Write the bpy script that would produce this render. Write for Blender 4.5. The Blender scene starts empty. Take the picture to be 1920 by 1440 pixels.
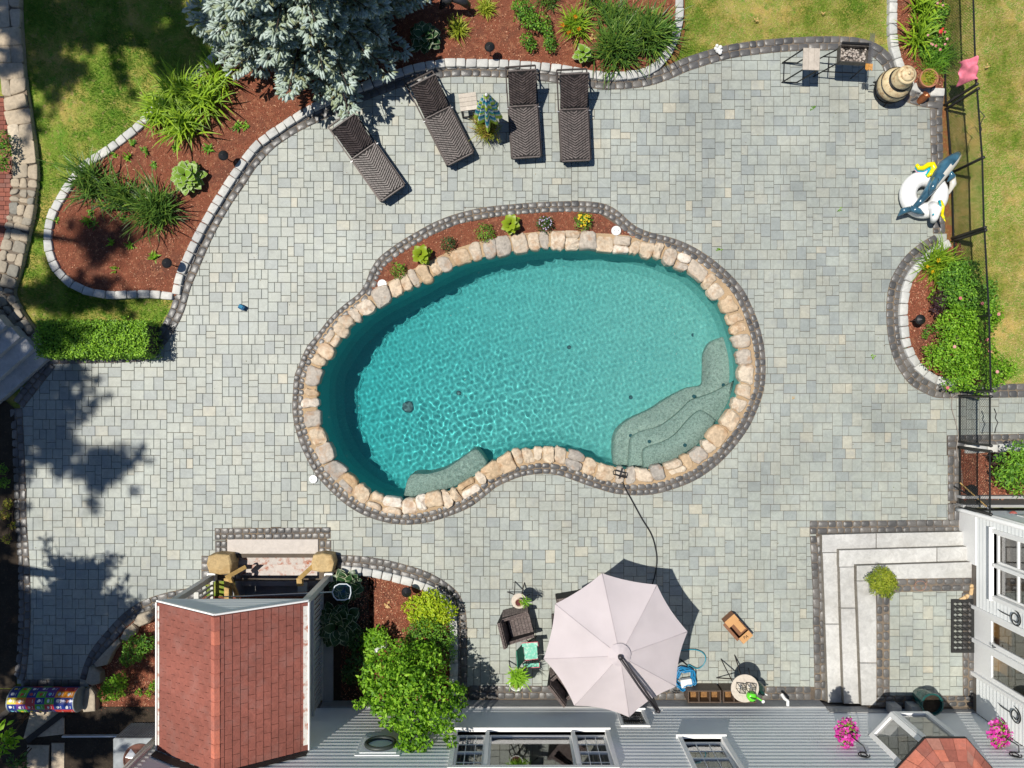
import bpy, math, random
import numpy as np
from mathutils import Vector, Matrix
from mathutils.geometry import tessellate_polygon

# ------------------------------------------------------------------ camera, sky, sun, exposure
SC = bpy.context.scene
COL = SC.collection
HC = 17.0          # camera height over the patio
SX = 80.0          # photograph pixels per metre at patio level
PI = math.pi

cam_data = bpy.data.cameras.new('camera')
cam = bpy.data.objects.new('camera', cam_data)
COL.objects.link(cam)
cam.location = (0, 0, HC)
cam.rotation_euler = (0, 0, 0)
cam_data.sensor_fit = 'HORIZONTAL'
cam_data.angle = 2 * math.atan(12.0 / HC)
cam_data.clip_start = 0.1
cam_data.clip_end = 1000
SC.camera = cam

SUN_A, SUN_B = 0.385, 0.085         # shadow run per metre of height: to the right, and down the picture
world = bpy.data.worlds.new('World')
SC.world = world
world.use_nodes = True
wn = world.node_tree
sky = wn.nodes.new('ShaderNodeTexSky')
sky.sky_type = 'NISHITA'
sky.sun_disc = False
sky.ozone_density = 7.0
sky.dust_density = 0.4
sky.sun_elevation = math.atan2(1, math.hypot(SUN_A, SUN_B))
sky.sun_rotation = math.radians(-83)
wn.links.new(sky.outputs[0], wn.nodes['Background'].inputs[0])
wn.nodes['Background'].inputs[1].default_value = 0.068
sun_data = bpy.data.lights.new('sun', 'SUN')
sun_data.energy = 4.9
sun_data.angle = math.radians(0.53)
sun_data.color = (1.0, 0.95, 0.86)
sun_data.cycles.is_caustics_light = True
sun = bpy.data.objects.new('sun', sun_data)
COL.objects.link(sun)
sun.location = (-12, 1.4, 30)
sun.rotation_euler = Vector((SUN_A, -SUN_B, -1)).to_track_quat('-Z', 'Y').to_euler()

SC.view_settings.view_transform = 'Standard'
SC.view_settings.look = 'None'
SC.view_settings.exposure = 0.12
SC.view_settings.gamma = 1.0
SC.view_settings.use_curve_mapping = False
SC.cycles.max_bounces = 10
SC.cycles.transparent_max_bounces = 16
SC.cycles.sample_clamp_indirect = 6.0
SC.cycles.use_adaptive_sampling = True
SC.cycles.adaptive_threshold = 0.02
SC.cycles.use_denoising = True

R = random.Random(11)
NR = np.random.default_rng(5)


def G(px, py, z=0.0):
    """photograph pixel of something at height z -> its place in the world"""
    k = (HC - z) / HC / SX
    return Vector(((px - 960) * k, (720 - py) * k, z))


def G2(px, py, z=0.0):
    v = G(px, py, z)
    return (v.x, v.y)


# ------------------------------------------------------------------ materials
MATS = {}


def _nodes(name):
    m = bpy.data.materials.new(name)
    m.use_nodes = True
    nt = m.node_tree
    return m, nt, nt.nodes, nt.links, nt.nodes['Principled BSDF']


def mat(name, col, rough=0.6, metal=0.0, spec=0.5, var=0.12, scale=25.0, bump=0.0, bscale=None, coat=0.0):
    """plain material with a little procedural mottling and relief"""
    if name in MATS:
        return MATS[name]
    m, nt, N, L, P = _nodes(name)
    tc = N.new('ShaderNodeTexCoord')
    nz = N.new('ShaderNodeTexNoise')
    nz.inputs['Scale'].default_value = scale
    nz.inputs['Detail'].default_value = 6
    L.new(tc.outputs['Object'], nz.inputs['Vector'])
    cr = N.new('ShaderNodeValToRGB')
    cr.color_ramp.elements[0].position = 0.3
    cr.color_ramp.elements[1].position = 0.7
    lo = [max(0, c * (1 - var)) for c in col]
    hi = [min(1, c * (1 + var)) for c in col]
    cr.color_ramp.elements[0].color = (*lo, 1)
    cr.color_ramp.elements[1].color = (*hi, 1)
    L.new(nz.outputs['Fac'], cr.inputs['Fac'])
    L.new(cr.outputs['Color'], P.inputs['Base Color'])
    P.inputs['Roughness'].default_value = rough
    P.inputs['Metallic'].default_value = metal
    P.inputs['Specular IOR Level'].default_value = spec
    P.inputs['Coat Weight'].default_value = coat
    if bump:
        n2 = N.new('ShaderNodeTexNoise')
        n2.inputs['Scale'].default_value = bscale or scale * 3
        n2.inputs['Detail'].default_value = 5
        L.new(tc.outputs['Object'], n2.inputs['Vector'])
        b = N.new('ShaderNodeBump')
        b.inputs['Strength'].default_value = bump
        b.inputs['Distance'].default_value = 0.01
        L.new(n2.outputs['Fac'], b.inputs['Height'])
        L.new(b.outputs['Normal'], P.inputs['Normal'])
    MATS[name] = m
    return m


def tone_node(N, L):
    """per-piece tone: a vertex attribute on joined meshes, an object property on single pieces"""
    a = N.new('ShaderNodeAttribute')
    a.attribute_name = 'tone'
    return a.outputs['Fac']


def stone_mat(name, cols, rough=0.6, grain=0.18, gscale=60.0, streak=0.0, bump=0.3, spec=0.5, blotch=0.0, blotch_col=(0.3, 0.15, 0.06), stops=None, bscale=2.0, stain=0.0):
    """stones, pavers, bricks, shingles: hue from the piece's own tone, grain and wear from noise"""
    m, nt, N, L, P = _nodes(name)
    cr = N.new('ShaderNodeValToRGB')
    el = cr.color_ramp.elements
    n = len(cols)
    el[0].color = (*cols[0], 1)
    el[1].color = (*cols[-1], 1)
    for i in range(1, n - 1):
        e = el.new((stops[i] if stops else i / (n - 1)))
        e.color = (*cols[i], 1)
    L.new(tone_node(N, L), cr.inputs['Fac'])
    geo = N.new('ShaderNodeNewGeometry')
    nz = N.new('ShaderNodeTexNoise')
    nz.inputs['Scale'].default_value = gscale
    nz.inputs['Detail'].default_value = 8
    nz.inputs['Roughness'].default_value = 0.7
    L.new(geo.outputs['Position'], nz.inputs['Vector'])
    n2 = N.new('ShaderNodeTexNoise')
    n2.inputs['Scale'].default_value = 7.0
    n2.inputs['Detail'].default_value = 6
    n2.inputs['Distortion'].default_value = 1.5
    L.new(geo.outputs['Position'], n2.inputs['Vector'])
    ad = N.new('ShaderNodeMath')
    ad.operation = 'ADD'
    L.new(nz.outputs['Fac'], ad.inputs[0])
    L.new(n2.outputs['Fac'], ad.inputs[1])
    mr = N.new('ShaderNodeMapRange')
    mr.inputs['From Min'].default_value = 0.6
    mr.inputs['From Max'].default_value = 1.4
    mr.inputs['To Min'].default_value = 1 - grain
    mr.inputs['To Max'].default_value = 1 + grain
    L.new(ad.outputs[0], mr.inputs['Value'])
    mx = N.new('ShaderNodeMix')
    mx.data_type = 'RGBA'
    mx.blend_type = 'MULTIPLY'
    mx.inputs['Factor'].default_value = 1
    L.new(cr.outputs['Color'], mx.inputs['A'])
    L.new(mr.outputs['Result'], mx.inputs['B'])
    colour = mx.outputs['Result']
    if blotch:
        n3 = N.new('ShaderNodeTexNoise')
        n3.inputs['Scale'].default_value = bscale
        n3.inputs['Detail'].default_value = 7
        n3.inputs['Roughness'].default_value = 0.65
        L.new(geo.outputs['Position'], n3.inputs['Vector'])
        m3 = N.new('ShaderNodeMapRange')
        m3.inputs['From Min'].default_value = 0.5
        m3.inputs['From Max'].default_value = 0.66
        m3.inputs['To Max'].default_value = blotch
        L.new(n3.outputs['Fac'], m3.inputs['Value'])
        x3 = N.new('ShaderNodeMix')
        x3.data_type = 'RGBA'
        L.new(m3.outputs['Result'], x3.inputs['Factor'])
        L.new(colour, x3.inputs['A'])
        x3.inputs['B'].default_value = (*blotch_col, 1)
        colour = x3.outputs['Result']
    if stain:
        n4 = N.new('ShaderNodeTexNoise')
        n4.inputs['Scale'].default_value = 0.55
        n4.inputs['Detail'].default_value = 9
        n4.inputs['Roughness'].default_value = 0.68
        L.new(geo.outputs['Position'], n4.inputs['Vector'])
        m4 = N.new('ShaderNodeMapRange')
        m4.inputs['From Min'].default_value = 0.35
        m4.inputs['From Max'].default_value = 0.65
        m4.inputs['To Min'].default_value = 1 - stain
        m4.inputs['To Max'].default_value = 1 + stain * .5
        L.new(n4.outputs['Fac'], m4.inputs['Value'])
        x4 = N.new('ShaderNodeMix')
        x4.data_type = 'RGBA'
        x4.blend_type = 'MULTIPLY'
        x4.inputs['Factor'].default_value = 1
        L.new(colour, x4.inputs['A'])
        L.new(m4.outputs['Result'], x4.inputs['B'])
        colour = x4.outputs['Result']
    L.new(colour, P.inputs['Base Color'])
    P.inputs['Roughness'].default_value = rough
    P.inputs['Specular IOR Level'].default_value = spec
    if bump:
        b = N.new('ShaderNodeBump')
        b.inputs['Strength'].default_value = bump
        b.inputs['Distance'].default_value = 0.006
        L.new(ad.outputs[0], b.inputs['Height'])
        L.new(b.outputs['Normal'], P.inputs['Normal'])
    MATS[name] = m
    return m


def leaf_mat(name, cols, rough=0.5, trans=0.3, spec=0.35):
    """leaves: colour from each leaf's tone, part of the light shining through"""
    m, nt, N, L, P = _nodes(name)
    cr = N.new('ShaderNodeValToRGB')
    el = cr.color_ramp.elements
    n = len(cols)
    el[0].color = (*cols[0], 1)
    el[1].color = (*cols[-1], 1)
    for i in range(1, n - 1):
        e = el.new(i / (n - 1))
        e.color = (*cols[i], 1)
    L.new(tone_node(N, L), cr.inputs['Fac'])
    L.new(cr.outputs['Color'], P.inputs['Base Color'])
    P.inputs['Roughness'].default_value = rough
    P.inputs['Specular IOR Level'].default_value = spec
    t = N.new('ShaderNodeBsdfTranslucent')
    L.new(cr.outputs['Color'], t.inputs['Color'])
    x = N.new('ShaderNodeMixShader')
    x.inputs['Fac'].default_value = trans
    L.new(P.outputs[0], x.inputs[1])
    L.new(t.outputs[0], x.inputs[2])
    L.new(x.outputs[0], N['Material Output'].inputs['Surface'])
    MATS[name] = m
    return m


def ground_mat(name, layers, fine=(90.0, 0.35), bump=0.8, rough=0.9, bdist=0.02):
    """layers: [(scale, from, to, colour)], the first one is the base colour"""
    m, nt, N, L, P = _nodes(name)
    geo = N.new('ShaderNodeNewGeometry')
    cur = N.new('ShaderNodeRGB')
    cur.outputs[0].default_value = (*layers[0], 1)
    c = cur.outputs[0]
    for (sc, a, b, col) in layers[1:]:
        nz = N.new('ShaderNodeTexNoise')
        nz.inputs['Scale'].default_value = sc
        nz.inputs['Detail'].default_value = 8
        nz.inputs['Roughness'].default_value = 0.62
        L.new(geo.outputs['Position'], nz.inputs['Vector'])
        mr = N.new('ShaderNodeMapRange')
        mr.inputs['From Min'].default_value = a
        mr.inputs['From Max'].default_value = b
        L.new(nz.outputs['Fac'], mr.inputs['Value'])
        x = N.new('ShaderNodeMix')
        x.data_type = 'RGBA'
        L.new(mr.outputs['Result'], x.inputs['Factor'])
        L.new(c, x.inputs['A'])
        x.inputs['B'].default_value = (*col, 1)
        c = x.outputs['Result']
    nf = N.new('ShaderNodeTexNoise')
    nf.inputs['Scale'].default_value = fine[0]
    nf.inputs['Detail'].default_value = 6
    nf.inputs['Roughness'].default_value = 0.75
    L.new(geo.outputs['Position'], nf.inputs['Vector'])
    mr = N.new('ShaderNodeMapRange')
    mr.inputs['From Min'].default_value = 0.3
    mr.inputs['From Max'].default_value = 0.7
    mr.inputs['To Min'].default_value = 1 - fine[1]
    mr.inputs['To Max'].default_value = 1 + fine[1]
    L.new(nf.outputs['Fac'], mr.inputs['Value'])
    x = N.new('ShaderNodeMix')
    x.data_type = 'RGBA'
    x.blend_type = 'MULTIPLY'
    x.inputs['Factor'].default_value = 1
    L.new(c, x.inputs['A'])
    L.new(mr.outputs['Result'], x.inputs['B'])
    L.new(x.outputs['Result'], P.inputs['Base Color'])
    P.inputs['Roughness'].default_value = rough
    P.inputs['Specular IOR Level'].default_value = 0.25
    b = N.new('ShaderNodeBump')
    b.inputs['Strength'].default_value = bump
    b.inputs['Distance'].default_value = bdist
    L.new(nf.outputs['Fac'], b.inputs['Height'])
    L.new(b.outputs['Normal'], P.inputs['Normal'])
    MATS[name] = m
    return m


def glass_mat(name, tint=(0.05, 0.07, 0.08), refl=1.0, clear=0.88):
    """window pane: clear film that also mirrors what stands in front of it"""
    m, nt, N, L, P = _nodes(name)
    N.remove(P)
    tr = N.new('ShaderNodeBsdfTransparent')
    tr.inputs[0].default_value = (clear, clear, clear, 1)
    gl = N.new('ShaderNodeBsdfGlossy')
    gl.inputs['Roughness'].default_value = 0.01
    lw = N.new('ShaderNodeLayerWeight')
    lw.inputs['Blend'].default_value = 0.5
    pw = N.new('ShaderNodeMath')
    pw.operation = 'POWER'
    pw.inputs[1].default_value = 2.6
    L.new(lw.outputs['Facing'], pw.inputs[0])
    fr = N.new('ShaderNodeMath')
    fr.operation = 'MULTIPLY_ADD'
    fr.inputs[1].default_value = 0.93 * refl
    fr.inputs[2].default_value = 0.06
    L.new(pw.outputs[0], fr.inputs[0])
    x = N.new('ShaderNodeMixShader')
    L.new(fr.outputs[0], x.inputs[0])
    L.new(tr.outputs[0], x.inputs[1])
    L.new(gl.outputs[0], x.inputs[2])
    L.new(x.outputs[0], N['Material Output'].inputs['Surface'])
    MATS[name] = m
    return m


# ------------------------------------------------------------------ mesh building
class MB:
    def __init__(s, tone=0.5):
        s.v, s.f, s.t, s.m = [], [], [], []
        s.tone, s.mi = tone, 0

    def add(s, vs, fs):
        b = len(s.v)
        s.v += [(p[0], p[1], p[2]) for p in vs]
        s.f += [tuple(i + b for i in f) for f in fs]
        s.t += [s.tone] * len(vs)
        s.m += [s.mi] * len(fs)

    def box(s, c, size, rz=0.0, mtx=None):
        x, y, z = size[0] / 2, size[1] / 2, size[2] / 2
        vs = [Vector((i, j, k)) for k in (-z, z) for j in (-y, y) for i in (-x, x)]
        M = mtx or Matrix.Rotation(rz, 3, 'Z')
        vs = [M @ p + Vector(c) for p in vs]
        s.add(vs, [(0, 2, 3, 1), (4, 5, 7, 6), (0, 1, 5, 4), (2, 6, 7, 3), (0, 4, 6, 2), (1, 3, 7, 5)])

    def bbox(s, c, size, b=0.01, rz=0.0):
        """box with its edges taken off"""
        x, y, z = size[0] / 2, size[1] / 2, size[2] / 2
        b = min(b, x * .9, y * .9, z * .9)
        M = Matrix.Rotation(rz, 3, 'Z')

        def ring(zz, ins):
            a, q = x - ins, y - ins
            return [(a - b, q, zz), (a, q - b, zz), (a, -q + b, zz), (a - b, -q, zz), (-a + b, -q, zz), (-a, -q + b, zz), (-a, q - b, zz), (-a + b, q, zz)]
        rs = [ring(-z, b * .6), ring(-z + b * .6, 0), ring(z - b * .6, 0), ring(z, b * .6)]
        vs = [M @ Vector(p) + Vector(c) for r in rs for p in r]
        fs = [tuple(range(7, -1, -1)), tuple(range(24, 32))]
        for r in range(3):
            for i in range(8):
                j = (i + 1) % 8
                fs.append((r * 8 + j, r * 8 + i, r * 8 + 8 + i, r * 8 + 8 + j))
        s.add(vs, fs)

    def bar(s, a, b, w, h=None):
        """square bar from a to b"""
        a, b = Vector(a), Vector(b)
        h = h or w
        d = b - a
        ln = d.length
        if ln < 1e-6:
            return
        M = d.to_track_quat('Y', 'Z').to_matrix()
        s.box((a + b) / 2, (w, ln, h), mtx=M)

    def tube(s, pts, r, n=6, closed=False, caps=True):
        pts = [Vector(p) for p in pts]
        k = len(pts)
        rr = r if isinstance(r, (list, tuple)) else [r] * k
        vs, fs = [], []
        up = Vector((0, 0, 1))
        prev = None
        for i, p in enumerate(pts):
            if closed:
                d = pts[(i + 1) % k] - pts[i - 1]
            else:
                d = pts[min(i + 1, k - 1)] - pts[max(i - 1, 0)]
            if d.length < 1e-9:
                d = Vector((0, 0, 1))
            d.normalize()
            if prev is None:
                a = d.cross(up if abs(d.z) < .95 else Vector((1, 0, 0)))
            else:
                a = prev - d * prev.dot(d)
            a.normalize()
            prev = a
            b = d.cross(a)
            for q in range(n):
                t = 2 * PI * q / n
                vs.append(p + (a * math.cos(t) + b * math.sin(t)) * rr[i])
        for i in range(k if closed else k - 1):
            for q in range(n):
                q2 = (q + 1) % n
                i2 = (i + 1) % k
                fs.append((i * n + q, i * n + q2, i2 * n + q2, i2 * n + q))
        if not closed and caps:
            fs.append(tuple(range(n - 1, -1, -1)))
            fs.append(tuple((k - 1) * n + q for q in range(n)))
        s.add(vs, fs)

    def lathe(s, prof, c=(0, 0, 0), n=20, mtx=None, cap=True):
        vs, fs = [], []
        for (r, z) in prof:
            for q in range(n):
                t = 2 * PI * q / n
                p = Vector((r * math.cos(t), r * math.sin(t), z))
                vs.append((mtx @ p if mtx else p) + Vector(c))
        k = len(prof)
        for i in range(k - 1):
            for q in range(n):
                q2 = (q + 1) % n
                fs.append((i * n + q, i * n + q2, (i + 1) * n + q2, (i + 1) * n + q))
        if cap:
            fs.append(tuple(range(n - 1, -1, -1)))
            fs.append(tuple((k - 1) * n + q for q in range(n)))
        s.add(vs, fs)

    def sheet(s, poly, z, holes=()):
        loops = [[Vector((p[0], p[1], 0)) for p in poly]] + [[Vector((p[0], p[1], 0)) for p in h] for h in holes]
        tris = tessellate_polygon(loops)
        pts = [p for l in loops for p in l]
        s.add([(p.x, p.y, z) for p in pts], [tuple(t) for t in tris])

    def prism(s, poly, z0, z1):
        n = len(poly)
        if area(poly) < 0:
            poly = poly[::-1]
        vs = [(p[0], p[1], z0) for p in poly] + [(p[0], p[1], z1) for p in poly]
        s.add(vs, [(i, (i + 1) % n, n + (i + 1) % n, n + i) for i in range(n)])
        tris = tessellate_polygon([[Vector((p[0], p[1], 0)) for p in poly]])
        s.add([(p[0], p[1], z1) for p in poly], [tuple(t) for t in tris])

    def stone(s, poly, z0, z1, bev=0.02, bow=0.0, rng=None, tilt=0.0):
        """a cobble, block or rock over the outline poly: straight foot, rounded shoulder, slightly uneven top"""
        if area(poly) < 0:
            poly = poly[::-1]
        n = len(poly)
        cx = sum(p[0] for p in poly) / n
        cy = sum(p[1] for p in poly) / n
        rad = sum(math.hypot(p[0] - cx, p[1] - cy) for p in poly) / n
        k1 = max(.3, 1 - bev * .35 / rad)
        k2 = max(.2, 1 - bev / rad)
        tx, ty = (rng.uniform(-tilt, tilt), rng.uniform(-tilt, tilt)) if rng else (0, 0)
        j = (lambda: rng.uniform(-1, 1) * bow * .6) if rng else (lambda: 0)
        vs = []
        for kk, zz in ((1, z0), (1, z1 - bev), (k1, z1 - bev * .35), (k2, z1)):
            for p in poly:
                dx, dy = (p[0] - cx) * kk, (p[1] - cy) * kk
                vs.append((cx + dx, cy + dy, zz + (tx * dx + ty * dy + j() if zz > z0 else 0)))
        vs.append((cx, cy, z1 + bow))
        fs = []
        for r in range(3):
            for i in range(n):
                q = (i + 1) % n
                fs.append((r * n + i, r * n + q, r * n + n + q, r * n + n + i))
        for i in range(n):
            fs.append((3 * n + i, 3 * n + (i + 1) % n, 4 * n))
        s.add(vs, fs)

    def build(s, name, mats, parent=None, smooth=False, kind=None, world=True):
        me = bpy.data.meshes.new(name)
        vs = s.v
        if parent is not None and world:
            M = INV.get(parent.name)
            if M is None and parent.parent is not None:
                M = INV.get(parent.parent.name)
            if M is not None:
                vs = [tuple(M @ Vector(p)) for p in vs]
        me.from_pydata(vs, [], s.f)
        if not isinstance(mats, (list, tuple)):
            mats = [mats]
        for m in mats:
            me.materials.append(m)
        me.polygons.foreach_set('material_index', s.m)
        if smooth:
            me.polygons.foreach_set('use_smooth', [True] * len(s.f))
        at = me.attributes.new('tone', 'FLOAT', 'POINT')
        at.data.foreach_set('value', s.t)
        o = bpy.data.objects.new(name, me)
        COL.objects.link(o)
        if parent is not None:
            o.parent = parent
        if kind:
            o['kind'] = kind
        return o


INV = {}


def area(poly):
    return sum(poly[i - 1][0] * poly[i][1] - poly[i][0] * poly[i - 1][1] for i in range(len(poly))) / 2


def np_mesh(name, V, F, T, m, parent=None, kind=None, smooth=False, world=True):
    """mesh straight from arrays: V (n,3), F (m,k), T (n,)"""
    V = np.asarray(V, dtype=np.float32)
    if parent is not None and world:
        M = INV.get(parent.name)
        if M is not None:
            A = np.array(M, dtype=np.float32)
            V = V @ A[:3, :3].T + A[:3, 3]
    F = np.asarray(F, dtype=np.int32)
    me = bpy.data.meshes.new(name)
    k = F.shape[1]
    me.vertices.add(len(V))
    me.vertices.foreach_set('co', V.ravel())
    me.loops.add(F.size)
    me.loops.foreach_set('vertex_index', F.ravel())
    me.polygons.add(len(F))
    me.polygons.foreach_set('loop_start', np.arange(0, F.size, k, dtype=np.int32))
    me.polygons.foreach_set('loop_total', np.full(len(F), k, dtype=np.int32))
    if smooth:
        me.polygons.foreach_set('use_smooth', np.ones(len(F), dtype=bool))
    at = me.attributes.new('tone', 'FLOAT', 'POINT')
    at.data.foreach_set('value', np.asarray(T, dtype=np.float32))
    me.materials.append(m)
    me.update(calc_edges=True)
    o = bpy.data.objects.new(name, me)
    COL.objects.link(o)
    if parent is not None:
        o.parent = parent
    if kind:
        o['kind'] = kind
    return o


def thing(name, label, cat, loc=(0, 0, 0), rz=0.0, group=None):
    o = bpy.data.objects.new(name, None)
    COL.objects.link(o)
    o.empty_display_size = 0.2
    o.location = loc
    o.rotation_euler = (0, 0, rz)
    o['label'] = label
    o['category'] = cat
    if group:
        o['group'] = group
    INV[o.name] = (Matrix.Translation(Vector(loc)) @ Matrix.Rotation(rz, 4, 'Z')).inverted()
    return o


def tag(o, label, cat, group=None):
    o['label'] = label
    o['category'] = cat
    if group:
        o['group'] = group
    return o


def struct(o):
    o['kind'] = 'structure'
    return o


def dup(root, loc, rz, label, group=None):
    r = root.copy()
    COL.objects.link(r)
    r.location = loc
    r.rotation_euler = (0, 0, rz)
    r['label'] = label
    if group:
        r['group'] = group
    for ch in list(root.children):
        c = ch.copy()
        COL.objects.link(c)
        c.parent = r
        for g in ch.children:
            d = g.copy()
            COL.objects.link(d)
            d.parent = c
    INV[r.name] = (Matrix.Translation(Vector(loc)) @ Matrix.Rotation(rz, 4, 'Z')).inverted()
    return r


# ------------------------------------------------------------------ curves on the ground
def smooth_px(pts, closed=False, n=8, z=0.0):
    """traced pixel points -> dense smooth line in the world"""
    P = [G(p[0], p[1], z) for p in pts]
    k = len(P)
    out = []
    rng = range(k) if closed else range(k - 1)
    for i in rng:
        if closed:
            p0, p1, p2, p3 = P[i - 1], P[i], P[(i + 1) % k], P[(i + 2) % k]
        else:
            p0, p1, p2, p3 = P[max(i - 1, 0)], P[i], P[i + 1], P[min(i + 2, k - 1)]
        for j in range(n):
            t = j / n
            out.append(((2 * p1) + (p2 - p0) * t + (2 * p0 - 5 * p1 + 4 * p2 - p3) * t * t + (3 * p1 - p0 - 3 * p2 + p3) * t ** 3) * .5)
    if not closed:
        out.append(P[-1])
    return [(p.x, p.y) for p in out]


class Line:
    """polyline walked by arc length; left-hand normals"""

    def __init__(s, pts, closed=False):
        a = np.array(pts, dtype=float)
        if closed:
            a = np.vstack([a, a[:1]])
        d = np.diff(a, axis=0)
        ln = np.hypot(d[:, 0], d[:, 1])
        keep = np.concatenate([[True], ln > 1e-7])
        a = a[keep]
        s.p = a
        d = np.diff(a, axis=0)
        ln = np.hypot(d[:, 0], d[:, 1])
        s.s = np.concatenate([[0], np.cumsum(ln)])
        s.len = s.s[-1]
        t = d / ln[:, None]
        tt = np.vstack([t[:1], (t[1:] + t[:-1]), t[-1:]])
        if closed:
            tt[0] = tt[-1] = t[0] + t[-1]
        # light smoothing of the tangents keeps offsets free of kinks
        for _ in range(2):
            q = tt.copy()
            q[1:-1] = tt[:-2] + tt[1:-1] * 2 + tt[2:]
            tt = q
        tt /= np.hypot(tt[:, 0], tt[:, 1])[:, None]
        s.n = np.stack([-tt[:, 1], tt[:, 0]], -1)

    def at(s, d, off=0.0):
        d = min(max(d, 0), s.len)
        x = np.interp(d, s.s, s.p[:, 0])
        y = np.interp(d, s.s, s.p[:, 1])
        nx = np.interp(d, s.s, s.n[:, 0])
        ny = np.interp(d, s.s, s.n[:, 1])
        l = math.hypot(nx, ny) or 1
        return (x + nx / l * off, y + ny / l * off)


def cell(line, a, b, o0, o1, gap=0.012, r=0.03, jit=0.0, rng=None, cut=2):
    """outline of one stone between arc lengths a..b and offsets o0..o1, corners cut"""
    a += gap / 2
    b -= gap / 2
    lo, hi = min(o0, o1) + gap / 2, max(o0, o1) - gap / 2
    q = [line.at(a, lo), line.at(b, lo), line.at(b, hi), line.at(a, hi)]
    if jit:
        q = [(p[0] + rng.uniform(-jit, jit), p[1] + rng.uniform(-jit, jit)) for p in q]
    if cut == 0:
        return q
    out = []
    for i in range(4):
        p0, p1, p2 = q[i - 1], q[i], q[(i + 1) % 4]
        for t in (p0, p2):
            d = math.hypot(t[0] - p1[0], t[1] - p1[1]) or 1
            k = min(r, d * .4) / d * (rng.uniform(.7, 1.3) if rng else 1)
            out.append((p1[0] + (t[0] - p1[0]) * k, p1[1] + (t[1] - p1[1]) * k))
    return out


def inside(poly, X, Y):
    P = np.asarray(poly)
    res = np.zeros(np.shape(X), bool)
    n = len(P)
    j = n - 1
    for i in range(n):
        xi, yi, xj, yj = P[i][0], P[i][1], P[j][0], P[j][1]
        c = ((yi > Y) != (yj > Y)) & (X < (xj - xi) * (Y - yi) / (yj - yi + 1e-12) + xi)
        res ^= c
        j = i
    return res


def offset_line(pts, off, closed=False):
    L = Line(pts, closed)
    out = [(L.p[i][0] + L.n[i][0] * off, L.p[i][1] + L.n[i][1] * off) for i in range(len(L.p))]
    return out[:-1] if closed else out
# ------------------------------------------------------------------ traced outlines (photograph pixels at patio level)
WATER = [(597, 745), (598, 715), (605, 690), (622, 660), (650, 622), (700, 580), (757, 550), (812, 522), (870, 495), (937, 478), (1007, 467), (1067, 465), (1112, 469),
         (1170, 473), (1232, 486), (1265, 500), (1297, 516), (1335, 552), (1357, 585), (1372, 625), (1383, 665), (1385, 710), (1376, 747), (1360, 778), (1335, 808),
         (1310, 835), (1272, 860), (1235, 873), (1197, 879), (1165, 876), (1132, 868), (1105, 859), (1080, 849), (1050, 841), (1022, 838), (990, 841), (960, 849),
         (930, 862), (905, 878), (880, 897), (850, 914), (820, 925), (785, 933), (750, 936), (715, 930), (685, 916), (655, 892), (633, 869), (618, 843), (606, 812), (599, 780)]
POOL_OUT = [(549, 740), (552, 705), (560, 685), (574, 652), (592, 630), (620, 594), (648, 569), (670, 552), (684, 533), (692, 512), (705, 489), (722, 473), (750, 453),
            (780, 435), (815, 416), (855, 401), (905, 389), (960, 383), (1010, 379), (1072, 377), (1108, 378), (1136, 383), (1160, 396), (1177, 412), (1197, 427), (1225, 437),
            (1260, 446), (1297, 461), (1335, 485), (1370, 515), (1395, 545), (1410, 575), (1422, 605), (1431, 640), (1435, 672), (1435, 710), (1430, 740), (1420, 768), (1405, 800),
            (1385, 829), (1360, 858), (1330, 884), (1297, 904), (1260, 918), (1230, 926), (1195, 929), (1155, 926), (1122, 917), (1090, 906), (1060, 895), (1035, 889), (1008, 889),
            (980, 893), (957, 901), (930, 914), (905, 934), (880, 952), (842, 968), (805, 979), (767, 984), (730, 981), (697, 972), (670, 960), (642, 941), (615, 916),
            (592, 890), (577, 864), (562, 831), (552, 797), (548, 768)]
A_EDGE = [(75, 684), (130, 682), (250, 679), (282, 671), (305, 652), (325, 624), (345, 585), (358, 540), (375, 500), (390, 465), (410, 424), (435, 382), (460, 346), (480, 315),
          (512, 280), (547, 255), (580, 237), (655, 202), (705, 181), (762, 161), (817, 148), (855, 144), (892, 144), (947, 146), (1005, 151), (1045, 156), (1105, 165), (1140, 168),
          (1185, 166), (1222, 160), (1260, 147), (1292, 133), (1345, 116), (1385, 107), (1440, 100), (1490, 96), (1552, 94), (1600, 96), (1630, 104), (1650, 119), (1661, 142),
          (1672, 168), (1690, 186), (1714, 197), (1743, 203), (1767, 206)]
B_EDGE = [(1752, 440), (1727, 455), (1702, 475), (1682, 501), (1668, 530), (1662, 565), (1662, 605), (1667, 645), (1680, 684), (1705, 720), (1735, 738), (1757, 746), (1795, 747), (1925, 745)]
E_EDGE = [(632, 1039), (675, 1041), (717, 1047), (755, 1056), (792, 1067), (820, 1080), (852, 1102), (868, 1125), (875, 1150), (877, 1200), (877, 1318)]
G_EDGE = [(378, 1098), (345, 1104), (312, 1111), (280, 1121), (250, 1136), (225, 1156), (200, 1183), (175, 1213), (160, 1240), (150, 1272)]
H_EDGE = [(42, 765), (46, 840), (49, 915), (50, 970), (54, 1032), (57, 1090), (57, 1180), (50, 1260), (44, 1278)]
K1 = [(332, 553), (338, 522), (350, 493), (367, 458), (388, 416), (415, 371), (445, 324), (480, 278), (510, 254), (552, 226), (587, 205), (650, 177), (715, 152), (750, 139), (792, 127),
      (830, 121), (850, 120), (890, 121), (950, 122), (1010, 127), (1055, 132), (1107, 142), (1145, 145), (1180, 143), (1210, 137), (1230, 126), (1248, 106), (1262, 80), (1270, 55), (1273, 25), (1272, -15)]
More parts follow.
